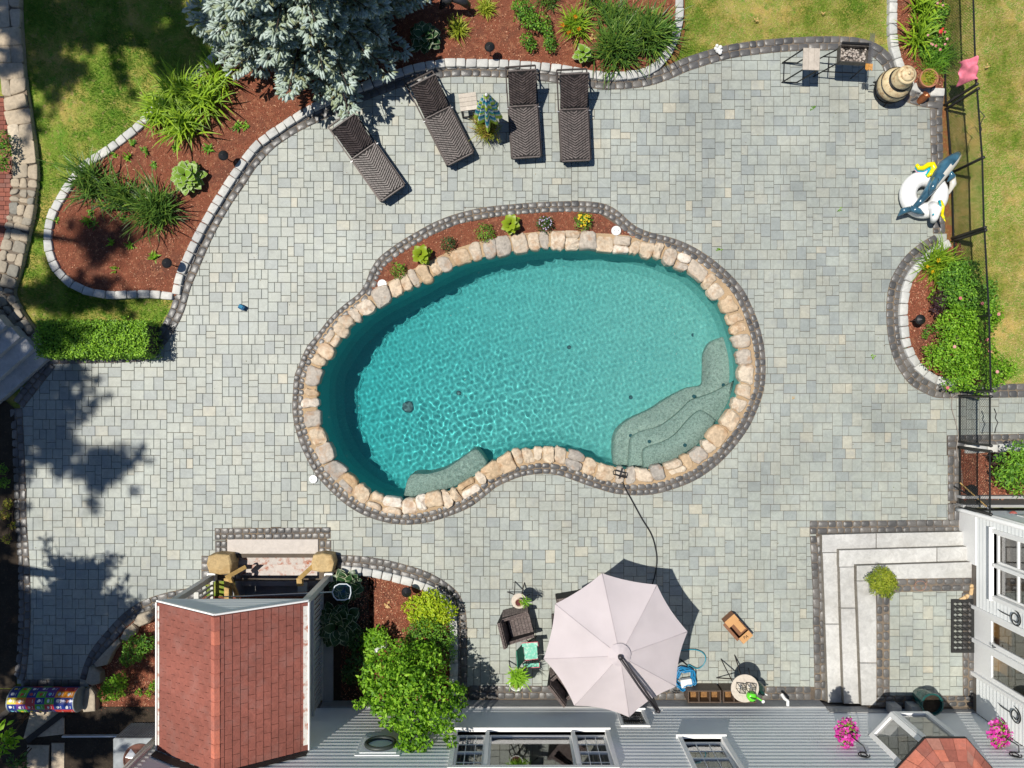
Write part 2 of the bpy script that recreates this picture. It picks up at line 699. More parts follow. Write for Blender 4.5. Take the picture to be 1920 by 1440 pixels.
K2 = [(327, 556), (275, 552), (215, 554), (175, 549), (140, 535), (112, 510), (98, 482), (93, 455), (96, 422), (105, 395), (125, 360), (155, 318), (182, 298), (210, 280), (240, 257), (265, 237),
      (287, 212), (330, 175), (370, 145), (400, 112), (432, 66), (457, 25), (475, -15)]
K3 = [(1672, -15), (1671, 37), (1671, 65), (1674, 92), (1681, 115), (1690, 140), (1702, 160), (1722, 170), (1742, 175), (1767, 176)]
K4 = [(1777, 456), (1758, 466), (1738, 481), (1722, 497), (1706, 516), (1696, 540), (1691, 572), (1691, 605), (1696, 640), (1708, 672), (1727, 695), (1752, 712), (1790, 720)]
K5 = [(640, 1066), (665, 1069), (690, 1072), (730, 1080), (770, 1090), (800, 1101), (825, 1116), (843, 1136), (850, 1165), (851, 1200), (851, 1318)]

water_w = smooth_px(WATER, True, 4)
pool_out_w = smooth_px(POOL_OUT, True, 4)
aL, bL, eL, gL, hL = (Line(smooth_px(p, False, 6)) for p in (A_EDGE, B_EDGE, E_EDGE, G_EDGE, H_EDGE))
poolL = Line(pool_out_w, True)

# ------------------------------------------------------------------ materials of the setting
M_lawn = ground_mat('lawn', [(0.17, 0.25, 0.030), (1.1, 0.45, 0.64, (0.42, 0.32, 0.09)), (4.0, 0.5, 0.66, (0.11, 0.23, 0.020)), (9.0, 0.56, 0.7, (0.38, 0.28, 0.12))], fine=(70, .5), bump=.9)
M_mulch = ground_mat('mulch', [(0.21, 0.068, 0.036), (1.3, 0.45, 0.7, (0.13, 0.052, 0.033)), (9.0, 0.52, 0.64, (0.29, 0.12, 0.065)), (30.0, 0.55, 0.64, (0.12, 0.05, 0.03))], fine=(75, .65), bump=1.0)
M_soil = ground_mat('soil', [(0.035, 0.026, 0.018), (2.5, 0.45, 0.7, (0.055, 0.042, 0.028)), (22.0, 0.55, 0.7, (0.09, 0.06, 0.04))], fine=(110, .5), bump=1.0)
M_edge = ground_mat('edge_earth', [(0.20, 0.08, 0.03), (5.0, 0.45, 0.62, (0.15, 0.13, 0.03)), (20.0, 0.55, 0.68, (0.30, 0.15, 0.06))], fine=(90, .5), bump=.9)
M_joint = ground_mat('paver_joint', [(0.135, 0.105, 0.078), (1.0, 0.4, 0.62, (0.085, 0.072, 0.060))], fine=(150, .3), bump=.4)
M_mortar = ground_mat('mortar', [(0.20, 0.155, 0.11), (.8, 0.4, 0.6, (0.125, 0.108, 0.095))], fine=(140, .3), bump=.5)
M_paver = stone_mat('bluestone_paver', [(0.262, 0.288, 0.275), (0.298, 0.324, 0.300), (0.314, 0.339, 0.306), (0.334, 0.350, 0.308), (0.354, 0.360, 0.308), (0.42, 0.400, 0.32)], rough=.52, grain=.2, gscale=45, bump=.35, spec=.45, stain=.2,
                    stops=[0, .15, .4, .65, .88, 1], blotch=.35, blotch_col=(0.25, 0.27, 0.28), bscale=3.2)
M_cobble = stone_mat('dark_cobble', [(0.065, 0.064, 0.064), (0.09, 0.088, 0.087), (0.115, 0.110, 0.105), (0.145, 0.134, 0.123)], rough=.40, grain=.28, gscale=35, bump=.6, spec=.6)
M_granite = stone_mat('pale_granite', [(0.40, 0.40, 0.385), (0.47, 0.47, 0.45), (0.53, 0.52, 0.485)], rough=.7, grain=.22, gscale=90, bump=.6)
M_coping = stone_mat('fieldstone', [(0.30, 0.275, 0.245), (0.42, 0.365, 0.30), (0.50, 0.40, 0.285), (0.54, 0.46, 0.36), (0.45, 0.32, 0.19), (0.64, 0.585, 0.51)], rough=.75, grain=.42, gscale=14, bump=1.0, blotch=.55, blotch_col=(0.36, 0.18, 0.07), bscale=4.5)
M_flag = stone_mat('flagstone', [(0.21, 0.20, 0.17), (0.33, 0.28, 0.21), (0.46, 0.37, 0.26), (0.52, 0.44, 0.33)], rough=.8, grain=.28, gscale=18, bump=.9)

# ------------------------------------------------------------------ ground, patio
stair_hole = [G2(x, y) for x, y in ((440, 1044), (600, 1044), (600, 1330), (440, 1330))]
far = [(-150, -150), (150, -150), (150, 150), (-150, 150)]
pool_hole = offset_line(pool_out_w, 0, True)
pool_hole_in = offset_line(water_w, 0, True)
if area(water_w) < 0:
    OUT = 1
else:
    OUT = -1            # sign of the outward normal offset along the water line
pool_cut = offset_line(water_w, OUT * 0.16, True)
g = MB()
g.sheet(far, -0.035, [pool_cut, stair_hole])
struct(g.build('ground', M_lawn))

PATIO_PX = [(95, 684)] + A_EDGE[2:] + [(1769, 440)] + B_EDGE + [(1925, 838), (1800, 838), (1800, 990), (1835, 990), (1835, 1322), (877, 1322)] + E_EDGE[::-1][1:] + \
           [(622, 1039), (622, 1090), (378, 1090)] + G_EDGE + [(150, 1292), (40, 1292)] + H_EDGE[::-1] + [(42, 760)]
patio_w = []
for p in PATIO_PX:
    patio_w.append(G2(*p))
pb = MB()
pb.sheet(offset_line(patio_w, 0, False), -0.018, [pool_cut, [G2(x, y) for x, y in ((442, 1046), (598, 1046), (598, 1085), (442, 1085))]])
patio = struct(pb.build('patio', M_joint))
patio['label'] = 'pale blue-grey bluestone paver patio around the pool'

# modular paving: sizes in modules of 7.5 cm, laid by always filling the lowest notch of the skyline
MOD = 0.0765
NX, NY = 330, 250
sky_h = [0] * NX
sky_h = [R.choice((0, 0, 1, 2)) for _ in range(0)] or [0] * NX
placed = []
rng = random.Random(4)
while True:
    m = min(sky_h)
    if m >= NY:
        break
    i = sky_h.index(m)
    j = i
    while j < NX and sky_h[j] == m:
        j += 1
    w = j - i
    opts = [q for q in (2, 3, 3, 3, 4, 4) if q == w or w - q >= 2]
    ww = rng.choice(opts) if opts else w
    if m == 0:
        hh = rng.choice((2, 3, 4) if ww == 3 else (3,))
    else:
        hh = {2: (3,), 3: (2, 3, 4, 4), 4: (3,)}.get(ww, (3,))
        left = sky_h[i - 1] - m if i > 0 and ww < w + 1 else 0
        right = sky_h[i + ww] - m if i + ww < NX and ww == w else 0
        flush = [q for q in hh if q in (left, right)]
        hh = rng.choice(flush) if flush and rng.random() < .6 else rng.choice(hh)
    if ww > 4:
        ww = 4
    placed.append((i, m, ww, hh))
    for q in range(i, i + ww):
        sky_h[q] += hh
arr = np.array(placed, dtype=float)
X0 = -12.45 + arr[:, 0] * MOD
Y0 = -9.4 + arr[:, 1] * MOD
CXp = X0 + arr[:, 2] * MOD / 2
CYp = Y0 + arr[:, 3] * MOD / 2
# the area that is paved: patio edge drawn in by half a border
sgn = 1 if area(pool_out_w) > 0 else -1
psg = 1 if area(patio_w) > 0 else -1
grown = np.zeros(len(CXp), bool)
for ox_, oy_ in ((0, 0), (.15, 0), (-.15, 0), (0, .15), (0, -.15), (.11, .11), (-.11, .11), (.11, -.11), (-.11, -.11)):
    grown |= inside(patio_w, CXp + ox_, CYp + oy_)
ok = grown & ~inside(offset_line(pool_out_w, sgn * .16, True), CXp, CYp)
A_in = [aL.at(s_, 0.10) for s_ in np.linspace(0, aL.len, 200)]
rects = []


def rect(x0, y0, x1, y1):
    a, b = G2(x0, y0), G2(x1, y1)
    rects.append((min(a[0], b[0]), max(a[0], b[0]), min(a[1], b[1]), max(a[1], b[1])))


rect(1754, 200, 1800, 446)
rect(1787, 826, 1925, 850)
rect(1787, 818, 1810, 990)
rect(1541, 988, 1840, 1330)
rect(877, 1296, 1545, 1330)
rect(412, 1000, 612, 1100)
rect(384, 1046, 640, 1100)
rect(30, 1283, 160, 1300)
rect(40, 680, 95, 688)
for r_ in rects:
    ok &= ~((CXp > r_[0]) & (CXp < r_[1]) & (CYp > r_[2]) & (CYp < r_[3]))
ok &= (np.abs(CXp) < 12.6) & (np.abs(CYp) < 9.3)
idx = np.nonzero(ok)[0]
# 300 single slabs spread over the whole patio (all are about the same size), the rest joined
big = [i for i in idx if arr[i, 2] * arr[i, 3] >= 12]
R.shuffle(big)
single = set(big[:300])
paver_me = {}


def paver_shape(mb, x0, y0, x1, y1, z1, tx, ty):
    gp = 0.0046
    b = 0.006
    x0, y0, x1, y1 = x0 + gp, y0 + gp, x1 - gp, y1 - gp
    cx, cy = (x0 + x1) / 2, (y0 + y1) / 2
    f = lambda x, y, z: (x, y, z + (x - cx) * tx + (y - cy) * ty)
    vs = []
    for (e, z) in ((0, -0.022), (0, z1 - b * .6), (b, z1)):
        for (x, y) in ((x0 + e, y0 + e), (x1 - e, y0 + e), (x1 - e, y1 - e), (x0 + e, y1 - e)):
            vs.append(f(x, y, z))
    fs = [(8, 9, 10, 11)]
    for r in (0, 4):
        for i in range(4):
            q = (i + 1) % 4
            fs.append((r + i, r + q, r + 4 + q, r + 4 + i))
    mb.add(vs, fs)


stuff = MB()
for i in idx:
    w_, h_ = arr[i, 2] * MOD, arr[i, 3] * MOD
    tone = min(.93, max(0, rng.gauss(.48, .19)))
    if rng.random() < .018:
        tone = rng.uniform(.92, 1)
    zt = rng.uniform(-.0012, .0012)
    tx, ty = rng.gauss(0, .005), rng.gauss(0, .005)
    if i in single:
        key = (arr[i, 2], arr[i, 3])
        if key not in paver_me:
            mb = MB(0.0)
            paver_shape(mb, -w_ / 2, -h_ / 2, w_ / 2, h_ / 2, 0, 0, 0)
            o = mb.build('paver', M_paver, patio)
            paver_me[key] = o.data
        else:
            o = bpy.data.objects.new('paver', paver_me[key])
            COL.objects.link(o)
            o.parent = patio
        o.location = (CXp[i], CYp[i], zt)
        o.rotation_euler = (ty, -tx, 0)
        o['tone'] = tone
    else:
        stuff.tone = tone
        paver_shape(stuff, X0[i], Y0[i], X0[i] + w_, Y0[i] + h_, zt, tx, ty)
stuff.build('paver', M_paver, patio, kind='stuff')


# ------------------------------------------------------------------ stone borders
def band(mb, line, a, b, o0, o1, z, step=.12):
    n = max(2, int((b - a) / step))
    vs = []
    for i in range(n + 1):
        d = a + (b - a) * i / n
        vs.append((*line.at(d, o0), z))
        vs.append((*line.at(d, o1), z))
    mb.add(vs, [(2 * i, 2 * i + 2, 2 * i + 3, 2 * i + 1) for i in range(n)])


def piece(name, m, parent, poly, z0, z1, bev, bow, rng, tilt=.03, tone=None):
    mb = MB(rng.random() if tone is None else tone)
    mb.stone(poly, z0, z1, bev, bow, rng, tilt)
    return mb.build(name, m, parent, smooth=True)


def cobble_rows(root, line, o, a=0.0, b=None, width=.325, rows=2, lo=.15, hi=.25, z=.006, name='cobble', seed=0, top=.022):
    """rows of cobbles set along the line between offset o and o+width (sign = side)"""
    rg = random.Random(seed + 77)
    b = line.len if b is None else b
    mo = MB()
    band(mo, line, a, b, o, o + width, z)
    mo.build('mortar', M_mortar, root)
    rw = width / rows
    for r_ in range(rows):
        d = a + rg.uniform(0, .0)
        while d < b - .06:
            ln = rg.uniform(lo, hi)
            e = d + ln
            if b - e < lo * .7:
                e = b
            poly = cell(line, d, e, o + rw * r_, o + rw * (r_ + 1), gap=.014, r=.026, jit=.008, rng=rg)
            piece(name, M_cobble, root, poly, -.02, top + rg.uniform(-.005, .007), .013, .004, rg, .07)
            d = e


def border(label, line, o, seed, a=0.0, b=None, **k):
    t = thing('cobble_border', label, 'stone border', (0, 0, 0))
    cobble_rows(t, line, o, a, b, seed=seed, **k)
    return t


def seg(*px, z=0.0):
    return Line([G2(x, y, z) for x, y in px])


W2 = .325
sideP = -OUT  # inward along the pool border depends on the traced direction
pool_dir = 1 if area(pool_out_w) > 0 else -1
border('double ring of dark cobbles round the fieldstone pool edge and its planting strip', poolL, 0 if pool_dir > 0 else -.265, 1, lo=.13, hi=.21, width=.265)
# the long border curls under the loungers; its planted side is to the left of the direction of travel
border('long double cobble border curving from the clipped hedge past the loungers to the clay stove', aL, 0, 2, lo=.17, hi=.27)
border('double cobble border bulging round the rose bed beside the gate', bL, 0, 3)
border('curved cobble border round the mulch bed with the clay path lamp beside the tan-post stairwell', eL, -W2, 4, width=.31)
border('shaded cobble border curving beside the red porch roof bed', gL, 0, 5, width=.29)
border('shaded cobble border along the dark soil at the western patio edge', hL, -.28, 6, width=.28)
border('straight double cobble border at the foot of the black chain-link fence', seg((1743, 204), (1745, 300), (1749, 438)), 0, 7, width=.29)
t = border('cobble border crossing at the gate and turning down to the white steps', seg((1776, 816), (1925, 813)), -.29, 8, width=.29)
cobble_rows(t, seg((1800, 842), (1800, 940)), -.29, width=.29, seed=9)
cobble_rows(t, seg((1800, 943), (1800, 976)), -.29, width=.29, seed=19)
t = border('angular cobble border framing the white granite steps', seg((1518, 977), (1798, 974)), -.31, 10, width=.31)
cobble_rows(t, seg((1543, 1004), (1548, 1100), (1552, 1312)), -.31, width=.31, seed=11)
border('cobble row along the grey house wall under the big parasol', seg((880, 1310), (1520, 1312)), 0, 12, width=.31)
t = border('cobble frame round the granite slab at the stairwell', seg((403, 1012), (620, 1010)), 0, 13, width=.27, lo=.13, hi=.2)
cobble_rows(t, seg((426, 1014), (426, 1040)), -.28, width=.28, seed=14, lo=.13, hi=.2)
cobble_rows(t, seg((621, 1013), (621, 1040)), -.28, width=.28, seed=15, lo=.13, hi=.2)
cobble_rows(t, seg((394, 1042), (394, 1096)), -.2, width=.2, rows=1, seed=16, lo=.13, hi=.2)
t = border('dark shaded cobble edge in front of the blue-grey corner stairs', seg((44, 765), (104, 688)), 0, 17, width=.3)
cobble_rows(t, seg((40, 1290), (150, 1290)), 0, width=.2, rows=1, seed=18)


def kerb(label, px, seed, w=.2, h=.10, lo=.22, hi=.29):
    L = Line(smooth_px(px, False, 6))
    rg = random.Random(seed)
    t = thing('granite_kerb', label, 'kerb')
    d = 0.0
    while d < L.len - .08:
        e = d + rg.uniform(lo, hi)
        if L.len - e < .15:
            e = L.len
        poly = cell(L, d, e, -w / 2, w / 2, gap=.014, r=.016, jit=.009, rng=rg)
        piece('block', M_granite, t, poly, -.05, h + rg.uniform(-.012, .012), .016, .003, rg, .03)
        d = e
    return t


kerb('white granite block kerb between the planted bed and the lounger patio', K1, 21)
kerb('white granite block kerb between the upper-left lawn and the lily bed', K2, 22)
kerb('white granite block kerb at the corner bed with pink flowers behind the clay stove', K3, 23)
kerb('white granite block kerb curving round the rose bed', K4, 24)
kerb('white granite block kerb round the mulch bed with the bright golden shrub', K5, 25)
kerb('short white granite kerb below the gate', [(1806, 842), (1925, 838)], 26)


# ------------------------------------------------------------------ beds
def bed(name, px, m, z=.03, label=None):
    mb = MB()
    mb.sheet([G2(x, y) for x, y in px], z)
    o = struct(mb.build(name, m))
    return o


bed('mulch_bed', K1 + [(475, -15)] + K2[::-1][1:], M_mulch, .035)
bed('mulch_bed', K3 + [(1767, -15)], M_mulch, .034)
bed('mulch_bed', K4 + [(1800, 722), (1855, 722), (1850, 600), (1802, 540), (1800, 456)], M_mulch, .033)
bed('mulch_bed', [(700, 1069)] + K5[2:] + [(700, 1318)], M_mulch, .032)
bed('porch_bed', [(608, 1060), (640, 1066), (701, 1074), (701, 1318), (608, 1318)], M_soil, .031)  # dark ground stops at the porch roof's shadow edge: shade put into the colour
bed('porch_bed', [(370, 1118), (312, 1128), (262, 1152), (226, 1184), (192, 1234), (165, 1290), (165, 1345), (600, 1345), (600, 1118)], M_mulch, -.01)
bed('mulch_bed', [(1797, 842), (1930, 842), (1930, 934), (1797, 938)], M_mulch, .03)
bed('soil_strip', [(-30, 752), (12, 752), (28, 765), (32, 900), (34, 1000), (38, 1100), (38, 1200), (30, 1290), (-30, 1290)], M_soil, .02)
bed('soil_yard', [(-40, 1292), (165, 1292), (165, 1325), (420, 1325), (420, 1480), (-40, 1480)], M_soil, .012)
bed('edge_earth', [(1765, 178), (1776, 178), (1786, 300), (1788, 452), (1769, 452), (1767, 300)], M_edge, -.008)
bed('edge_earth', [(1272, -12), (1284, -10), (1284, 60), (1272, 105), (1252, 135), (1240, 145)], M_edge, .0)
# ------------------------------------------------------------------ pool
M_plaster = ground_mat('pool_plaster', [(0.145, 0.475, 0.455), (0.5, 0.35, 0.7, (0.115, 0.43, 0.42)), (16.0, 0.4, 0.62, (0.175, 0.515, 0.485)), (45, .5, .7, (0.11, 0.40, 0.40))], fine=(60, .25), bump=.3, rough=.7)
M_pebble = ground_mat('pool_step_pebble', [(0.47, 0.43, 0.385), (2.0, 0.4, 0.7, (0.51, 0.46, 0.41)), (22.0, 0.48, 0.6, (0.33, 0.31, 0.275))], fine=(45, .5), bump=.4, rough=.7)
# plaster tint, stronger toward the deep end, stands in for light the water absorbs
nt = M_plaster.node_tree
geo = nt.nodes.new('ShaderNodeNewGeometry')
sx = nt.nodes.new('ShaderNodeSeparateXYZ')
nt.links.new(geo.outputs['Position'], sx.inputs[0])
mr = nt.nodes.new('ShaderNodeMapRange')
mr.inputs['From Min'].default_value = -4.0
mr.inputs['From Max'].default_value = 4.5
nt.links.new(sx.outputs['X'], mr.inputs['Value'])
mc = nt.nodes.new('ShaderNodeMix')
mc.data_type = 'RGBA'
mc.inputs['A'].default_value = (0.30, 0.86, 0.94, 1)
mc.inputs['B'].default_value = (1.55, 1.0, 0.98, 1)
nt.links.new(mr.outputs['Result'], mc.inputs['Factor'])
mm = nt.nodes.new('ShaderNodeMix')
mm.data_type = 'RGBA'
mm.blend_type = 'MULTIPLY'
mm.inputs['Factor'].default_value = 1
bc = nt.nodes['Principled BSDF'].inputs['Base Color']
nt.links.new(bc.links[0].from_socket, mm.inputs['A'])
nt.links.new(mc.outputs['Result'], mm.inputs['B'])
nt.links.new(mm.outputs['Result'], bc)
WZ = -0.13


def floor_z(x):
    return -1.95 + (x + 4.6) * 0.085


poolt = thing('swimming_pool', 'kidney shaped turquoise swimming pool with a fieldstone edge', 'pool')
wl = offset_line(water_w, OUT * 0.05, True)
n = len(wl)
b = MB()
prev = None
rings = []
for (off, dz) in ((0.05, .03), (0.05, -.3), (.03, None), (-.08, None), (-.28, None), (-.55, None)):
    ring = offset_line(water_w, OUT * off, True)
    rr = []
    for i, p in enumerate(ring):
        fz = floor_z(p[0])
        if dz is not None:
            z = dz
        else:
            z = fz + {.03: .45, -.08: .2, -.28: .05, -.55: 0.0}[off]
        rr.append((p[0], p[1], z))
    rings.append(rr)
n = len(rings[0])
vs = [p for r_ in rings for p in r_]
fs = []
for r_ in range(len(rings) - 1):
    for i in range(n):
        q = (i + 1) % n
        fs.append((r_ * n + i, r_ * n + q, (r_ + 1) * n + q, (r_ + 1) * n + i))
tri = tessellate_polygon([[Vector((p[0], p[1], 0)) for p in rings[-1]]])
fs += [tuple((len(rings) - 1) * n + i for i in t_) for t_ in tri]
b.add(vs, fs)
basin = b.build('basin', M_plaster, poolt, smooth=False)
basin.cycles.is_caustics_receiver = True


def pool_block(name, px, z1, m=None, z0=None):
    """underwater step: outline clipped to the basin"""
    P = [G2(x, y) for x, y in px]
    mb = MB()
    nn = len(P)
    if area(P) < 0:
        P = P[::-1]
    e = .05
    cx = sum(p[0] for p in P) / nn
    cy = sum(p[1] for p in P) / nn
    vs, fs = [], []
    for kk, zz in ((1, -2.1), (1, z1 - .18), (.985, z1 - .05), (.93, z1)):
        for p in P:
            vs.append((cx + (p[0] - cx) * kk, cy + (p[1] - cy) * kk, zz))
    for r_ in range(3):
        for i in range(nn):
            q = (i + 1) % nn
            fs.append((r_ * nn + i, r_ * nn + q, r_ * nn + nn + q, r_ * nn + nn + i))
    tr_ = tessellate_polygon([[Vector((p[0], p[1], 0)) for p in vs[3 * nn:]]])
    fs += [tuple(3 * nn + i for i in t_) for t_ in tr_]
    mb.add(vs, fs)
    o = mb.build(name, m or M_pebble, poolt, smooth=True)
    o.cycles.is_caustics_receiver = True
    return o


def sm(pts):
    """round a traced open line, back to pixels"""
    w_ = smooth_px(pts, False, 5)
    return [(960 + x * SX, 720 - y * SX) for x, y in w_]


edge_r = [(1180, 882), (1240, 876), (1276, 862), (1314, 837), (1340, 810), (1366, 780), (1382, 748), (1391, 710), (1388, 664), (1377, 622)]
pool_block('step', sm([(1364, 630), (1345, 640), (1335, 662), (1334, 700), (1330, 722), (1300, 728), (1262, 748), (1228, 770), (1190, 788), (1168, 806), (1158, 830), (1157, 880)]) + edge_r, -.80)
pool_block('step', sm([(1392, 712), (1350, 735), (1325, 744), (1304, 752), (1277, 778), (1243, 802), (1205, 813), (1188, 829), (1184, 882)]) + edge_r[1:8], -.56)
pool_block('step', sm([(1350, 788), (1322, 770), (1297, 788), (1272, 816), (1247, 831), (1217, 841), (1209, 853), (1212, 884)]) + [(1240, 876), (1276, 862), (1314, 837), (1340, 810)], -.34)
pool_block('bench', sm([(750, 938), (763, 897), (800, 893), (835, 882), (865, 862), (892, 846), (914, 870)]) + [(905, 885), (885, 900), (850, 918), (820, 929), (785, 937)], -.52)
M_drain = mat('pool_drain', (0.01, 0.07, 0.09), .5)
M_skim = mat('white_plastic', (0.70, 0.70, 0.68), .4, var=.03)
for (px, py, r_) in ((1067, 651, .055), (1300, 628, .055), (1183, 745, .055), (860, 737, .06), (765, 763, .15), (983, 503, .03)):
    p = G(px, py)
    z = floor_z(p.x) + .012
    k = (HC - WZ + (WZ - z) * .75) / HC   # seen through the water it looks shallower
    mb = MB()
    mb.lathe([(r_, -.02), (r_, 0), (r_ * .8, .008)], (p.x * k, p.y * k, z), 16)
    o = mb.build('drain', M_drain, poolt)
    o.cycles.is_caustics_receiver = True
for (px, py, z) in ((1302, 743, -.545), (1218, 828, -.545), (1285, 835, -.325), (1183, 817, -.785), (1357, 722, -.785)):
    p = G(px, py, z * .75)
    mb = MB()
    mb.lathe([(.045, -.03), (.045, 0), (.035, .006)], (p.x, p.y, z), 14)
    o = mb.build('jet', M_drain, poolt)
    o.cycles.is_caustics_receiver = True

# water: rippled surface, tinted refraction with a mirror film
wo = offset_line(water_w, OUT * 0.14, True)
wp = np.array(wo)
x0, y0, x1, y1 = wp[:, 0].min(), wp[:, 1].min(), wp[:, 0].max(), wp[:, 1].max()
st = .020
gx, gy = np.meshgrid(np.arange(x0, x1, st), np.arange(y0, y1, st))
z = np.full(gx.shape, WZ)
wr = np.random.default_rng(3)


def waves(n_, lam0, lam1, amp, a0, sd):
    out = np.zeros(gx.shape)
    for _ in range(n_):
        a = a0 + wr.normal() * sd
        lam = lam0 * (lam1 / lam0) ** wr.random()
        k = 2 * np.pi / lam
        out += amp * lam * np.sin(k * (gx * np.cos(a) + gy * np.sin(a)) + wr.random() * 6.28)
    return out


rough_zone = np.exp(-(((gx + 1.2) / 2.6) ** 2 + ((gy + 1.0) / 1.7) ** 2))
z += waves(46, .13, .34, .00033, 2.2, 1.3) * (.45 + 1.75 * rough_zone)
z += waves(34, .09, .16, .00036, .9, 1.2) * (.8 + .9 * rough_zone)
z += waves(22, .35, .9, .00034, 2.6, 1.0)
chop = np.exp(-(((gx + 2.45) / .75) ** 2 + ((gy + 1.0) / .6) ** 2))
z += waves(30, .10, .20, .0007, 2.9, .9) * chop
# rings spreading from the return jets
for (cx, cy, A) in ((-1.0, -1.9, .00035), (3.3, -1.4, .0002)):
    d = np.hypot(gx - cx, gy - cy)
    z += A * np.sin(d * 2 * np.pi / .21 + 3 * np.sin(gx * 1.3)) * np.exp(-(d - .9) ** 2 / 1.6)
ins = inside(wo, gx, gy)
cellm = ins[:-1, :-1] | ins[1:, :-1] | ins[:-1, 1:] | ins[1:, 1:]
ny_, nx_ = gx.shape
I = np.arange(ny_ * nx_).reshape(ny_, nx_)
F = np.stack([I[:-1, :-1], I[:-1, 1:], I[1:, 1:], I[1:, :-1]], -1)[cellm]
used = np.unique(F)
rem = np.zeros(ny_ * nx_, int)
rem[used] = np.arange(len(used))
V = np.stack([gx, gy, z], -1).reshape(-1, 3)[used]
m, nt, N, L, P = _nodes('pool_water')
N.remove(P)
rf = N.new('ShaderNodeBsdfRefraction')
rf.inputs['Roughness'].default_value = 0.0
rf.inputs['IOR'].default_value = 1.33
rf.inputs['Color'].default_value = (0.80, 0.985, 0.975, 1)
gl = N.new('ShaderNodeBsdfGlossy')
gl.inputs['Roughness'].default_value = 0.03
fr = N.new('ShaderNodeFresnel')
fr.inputs[0].default_value = 1.33
x = N.new('ShaderNodeMixShader')
L.new(fr.outputs[0], x.inputs[0])
L.new(rf.outputs[0], x.inputs[1])
L.new(gl.outputs[0], x.inputs[2])
L.new(x.outputs[0], N['Material Output'].inputs['Surface'])
water = np_mesh('water', V, rem[F], np.zeros(len(V)), m, poolt, smooth=True)
water.cycles.is_caustics_caster = True

# fieldstone edge
wL = Line(water_w, True)
rg = random.Random(8)
d = 0.0
first = None
while d < wL.len - .12:
    e = d + rg.choice((rg.uniform(.2, .32), rg.uniform(.3, .48)))
    if wL.len - e < .2:
        e = wL.len
    mid = wL.at((d + e) / 2)
    pz = (960 + mid[0] * SX, 720 - mid[1] * SX)
    wide = .42 if (700 < pz[0] < 1215 and pz[1] < 560) else .385
    wd = wide * rg.uniform(.82, 1.0)
    o0, o1 = OUT * -.03 * rg.uniform(.2, 2.0), OUT * wd
    split = rg.random() < .25 and (e - d) > .3
    spans = [(d, e, o0, o1)]
    if split:
        md = o0 + (o1 - o0) * rg.uniform(.42, .6)
        spans = [(d, e, o0, md), (d, e, md, o1)]
    for (a_, e_, p0, p1) in spans:
        poly = cell(wL, a_, e_, p0, p1, gap=.006, r=.062 if not split else .045, jit=.045 if not split else .025, rng=rg)
        # extra knuckle on every long side
        out = []
        for i in range(len(poly)):
            q0, q1 = poly[i], poly[(i + 1) % len(poly)]
            out.append(q0)
            if math.hypot(q1[0] - q0[0], q1[1] - q0[1]) > .12:
                out.append(((q0[0] + q1[0]) / 2 + rg.uniform(-.026, .026), (q0[1] + q1[1]) / 2 + rg.uniform(-.026, .026)))
        tone = rg.random()
        mb = MB(tone)
        mb.stone(out, -.16, .06 + rg.uniform(-.02, .06), rg.uniform(.03, .055), rg.uniform(.0, .035), rg, .22)
        mb.build('coping_stone', M_coping, poolt, smooth=rg.random() < .3)
    d = e
# mortar bed under the fieldstones, planting strip behind them
mo = MB()
o_in = offset_line(water_w, OUT * .03, True)
o_out = offset_line(water_w, OUT * .40, True)
nn = len(o_in)
mo.add([(p[0], p[1], .016) for p in o_in] + [(p[0], p[1], .016) for p in o_out], [(i, (i + 1) % nn, nn + (i + 1) % nn, nn + i) for i in range(nn)])
M_buff = ground_mat('buff_mortar', [(0.42, 0.30, 0.18), (3, .4, .7, (0.34, 0.25, 0.16))], fine=(80, .3), bump=.6)
mo.build('mortar', M_buff, poolt)
strip = [(690, 565), (700, 530), (715, 500), (740, 478), (790, 450), (860, 420), (960, 402), (1070, 396), (1125, 402), (1160, 425), (1200, 450), (1215, 458), (1160, 440), (1060, 436), (960, 446), (880, 464), (812, 490), (757, 520)]
mb = MB()
mb.sheet([G2(*p) for p in strip], .012)
struct(mb.build('mulch_bed', M_mulch))
for (px, py, lab, sc) in ((717, 533, 'white round skimmer lid at the left end of the pool planting strip', .11), (1155, 433, 'white round skimmer lid at the right end of the pool planting strip', .115), (588, 898, 'white round skimmer lid set in the patio left of the pool', .10)):
    t = thing('skimmer_lid', lab, 'skimmer lid', G(px, py), R.uniform(0, 3), 'white skimmer lids')
    mb = MB()
    c = G(px, py)
    mb.lathe([(sc, -.01), (sc, .03), (sc * .93, .042), (sc * .9, .036), (.001, .038)], (c.x, c.y, .004), 28, cap=False)
    mb.build('lid', M_skim, t, smooth=False)
    for s_ in (-1, 1):
        h = MB()
        h.box((c.x + s_ * sc * .42, c.y + s_ * .008, .045), (.022, .012, .008), .5)
        h.build('finger_hole', mat('black_plastic', (0.012, 0.012, 0.013), .45), t)
# ------------------------------------------------------------------ granite steps and landing on the right
steps = thing('granite_steps', 'three white granite corner steps rising to the door landing', 'steps', G(1560, 1020))


def block(px, z, depth=.16, tone=None):
    poly = [G2(x, y, z) for x, y in px]
    mb = MB(R.random() if tone is None else tone)
    mb.stone(poly, z - depth, z, .018, .0, R, .0)
    for i in range(len(poly)):
        mb.m[i] = 1
    return mb.build('block', [M_step, M_riser], steps)


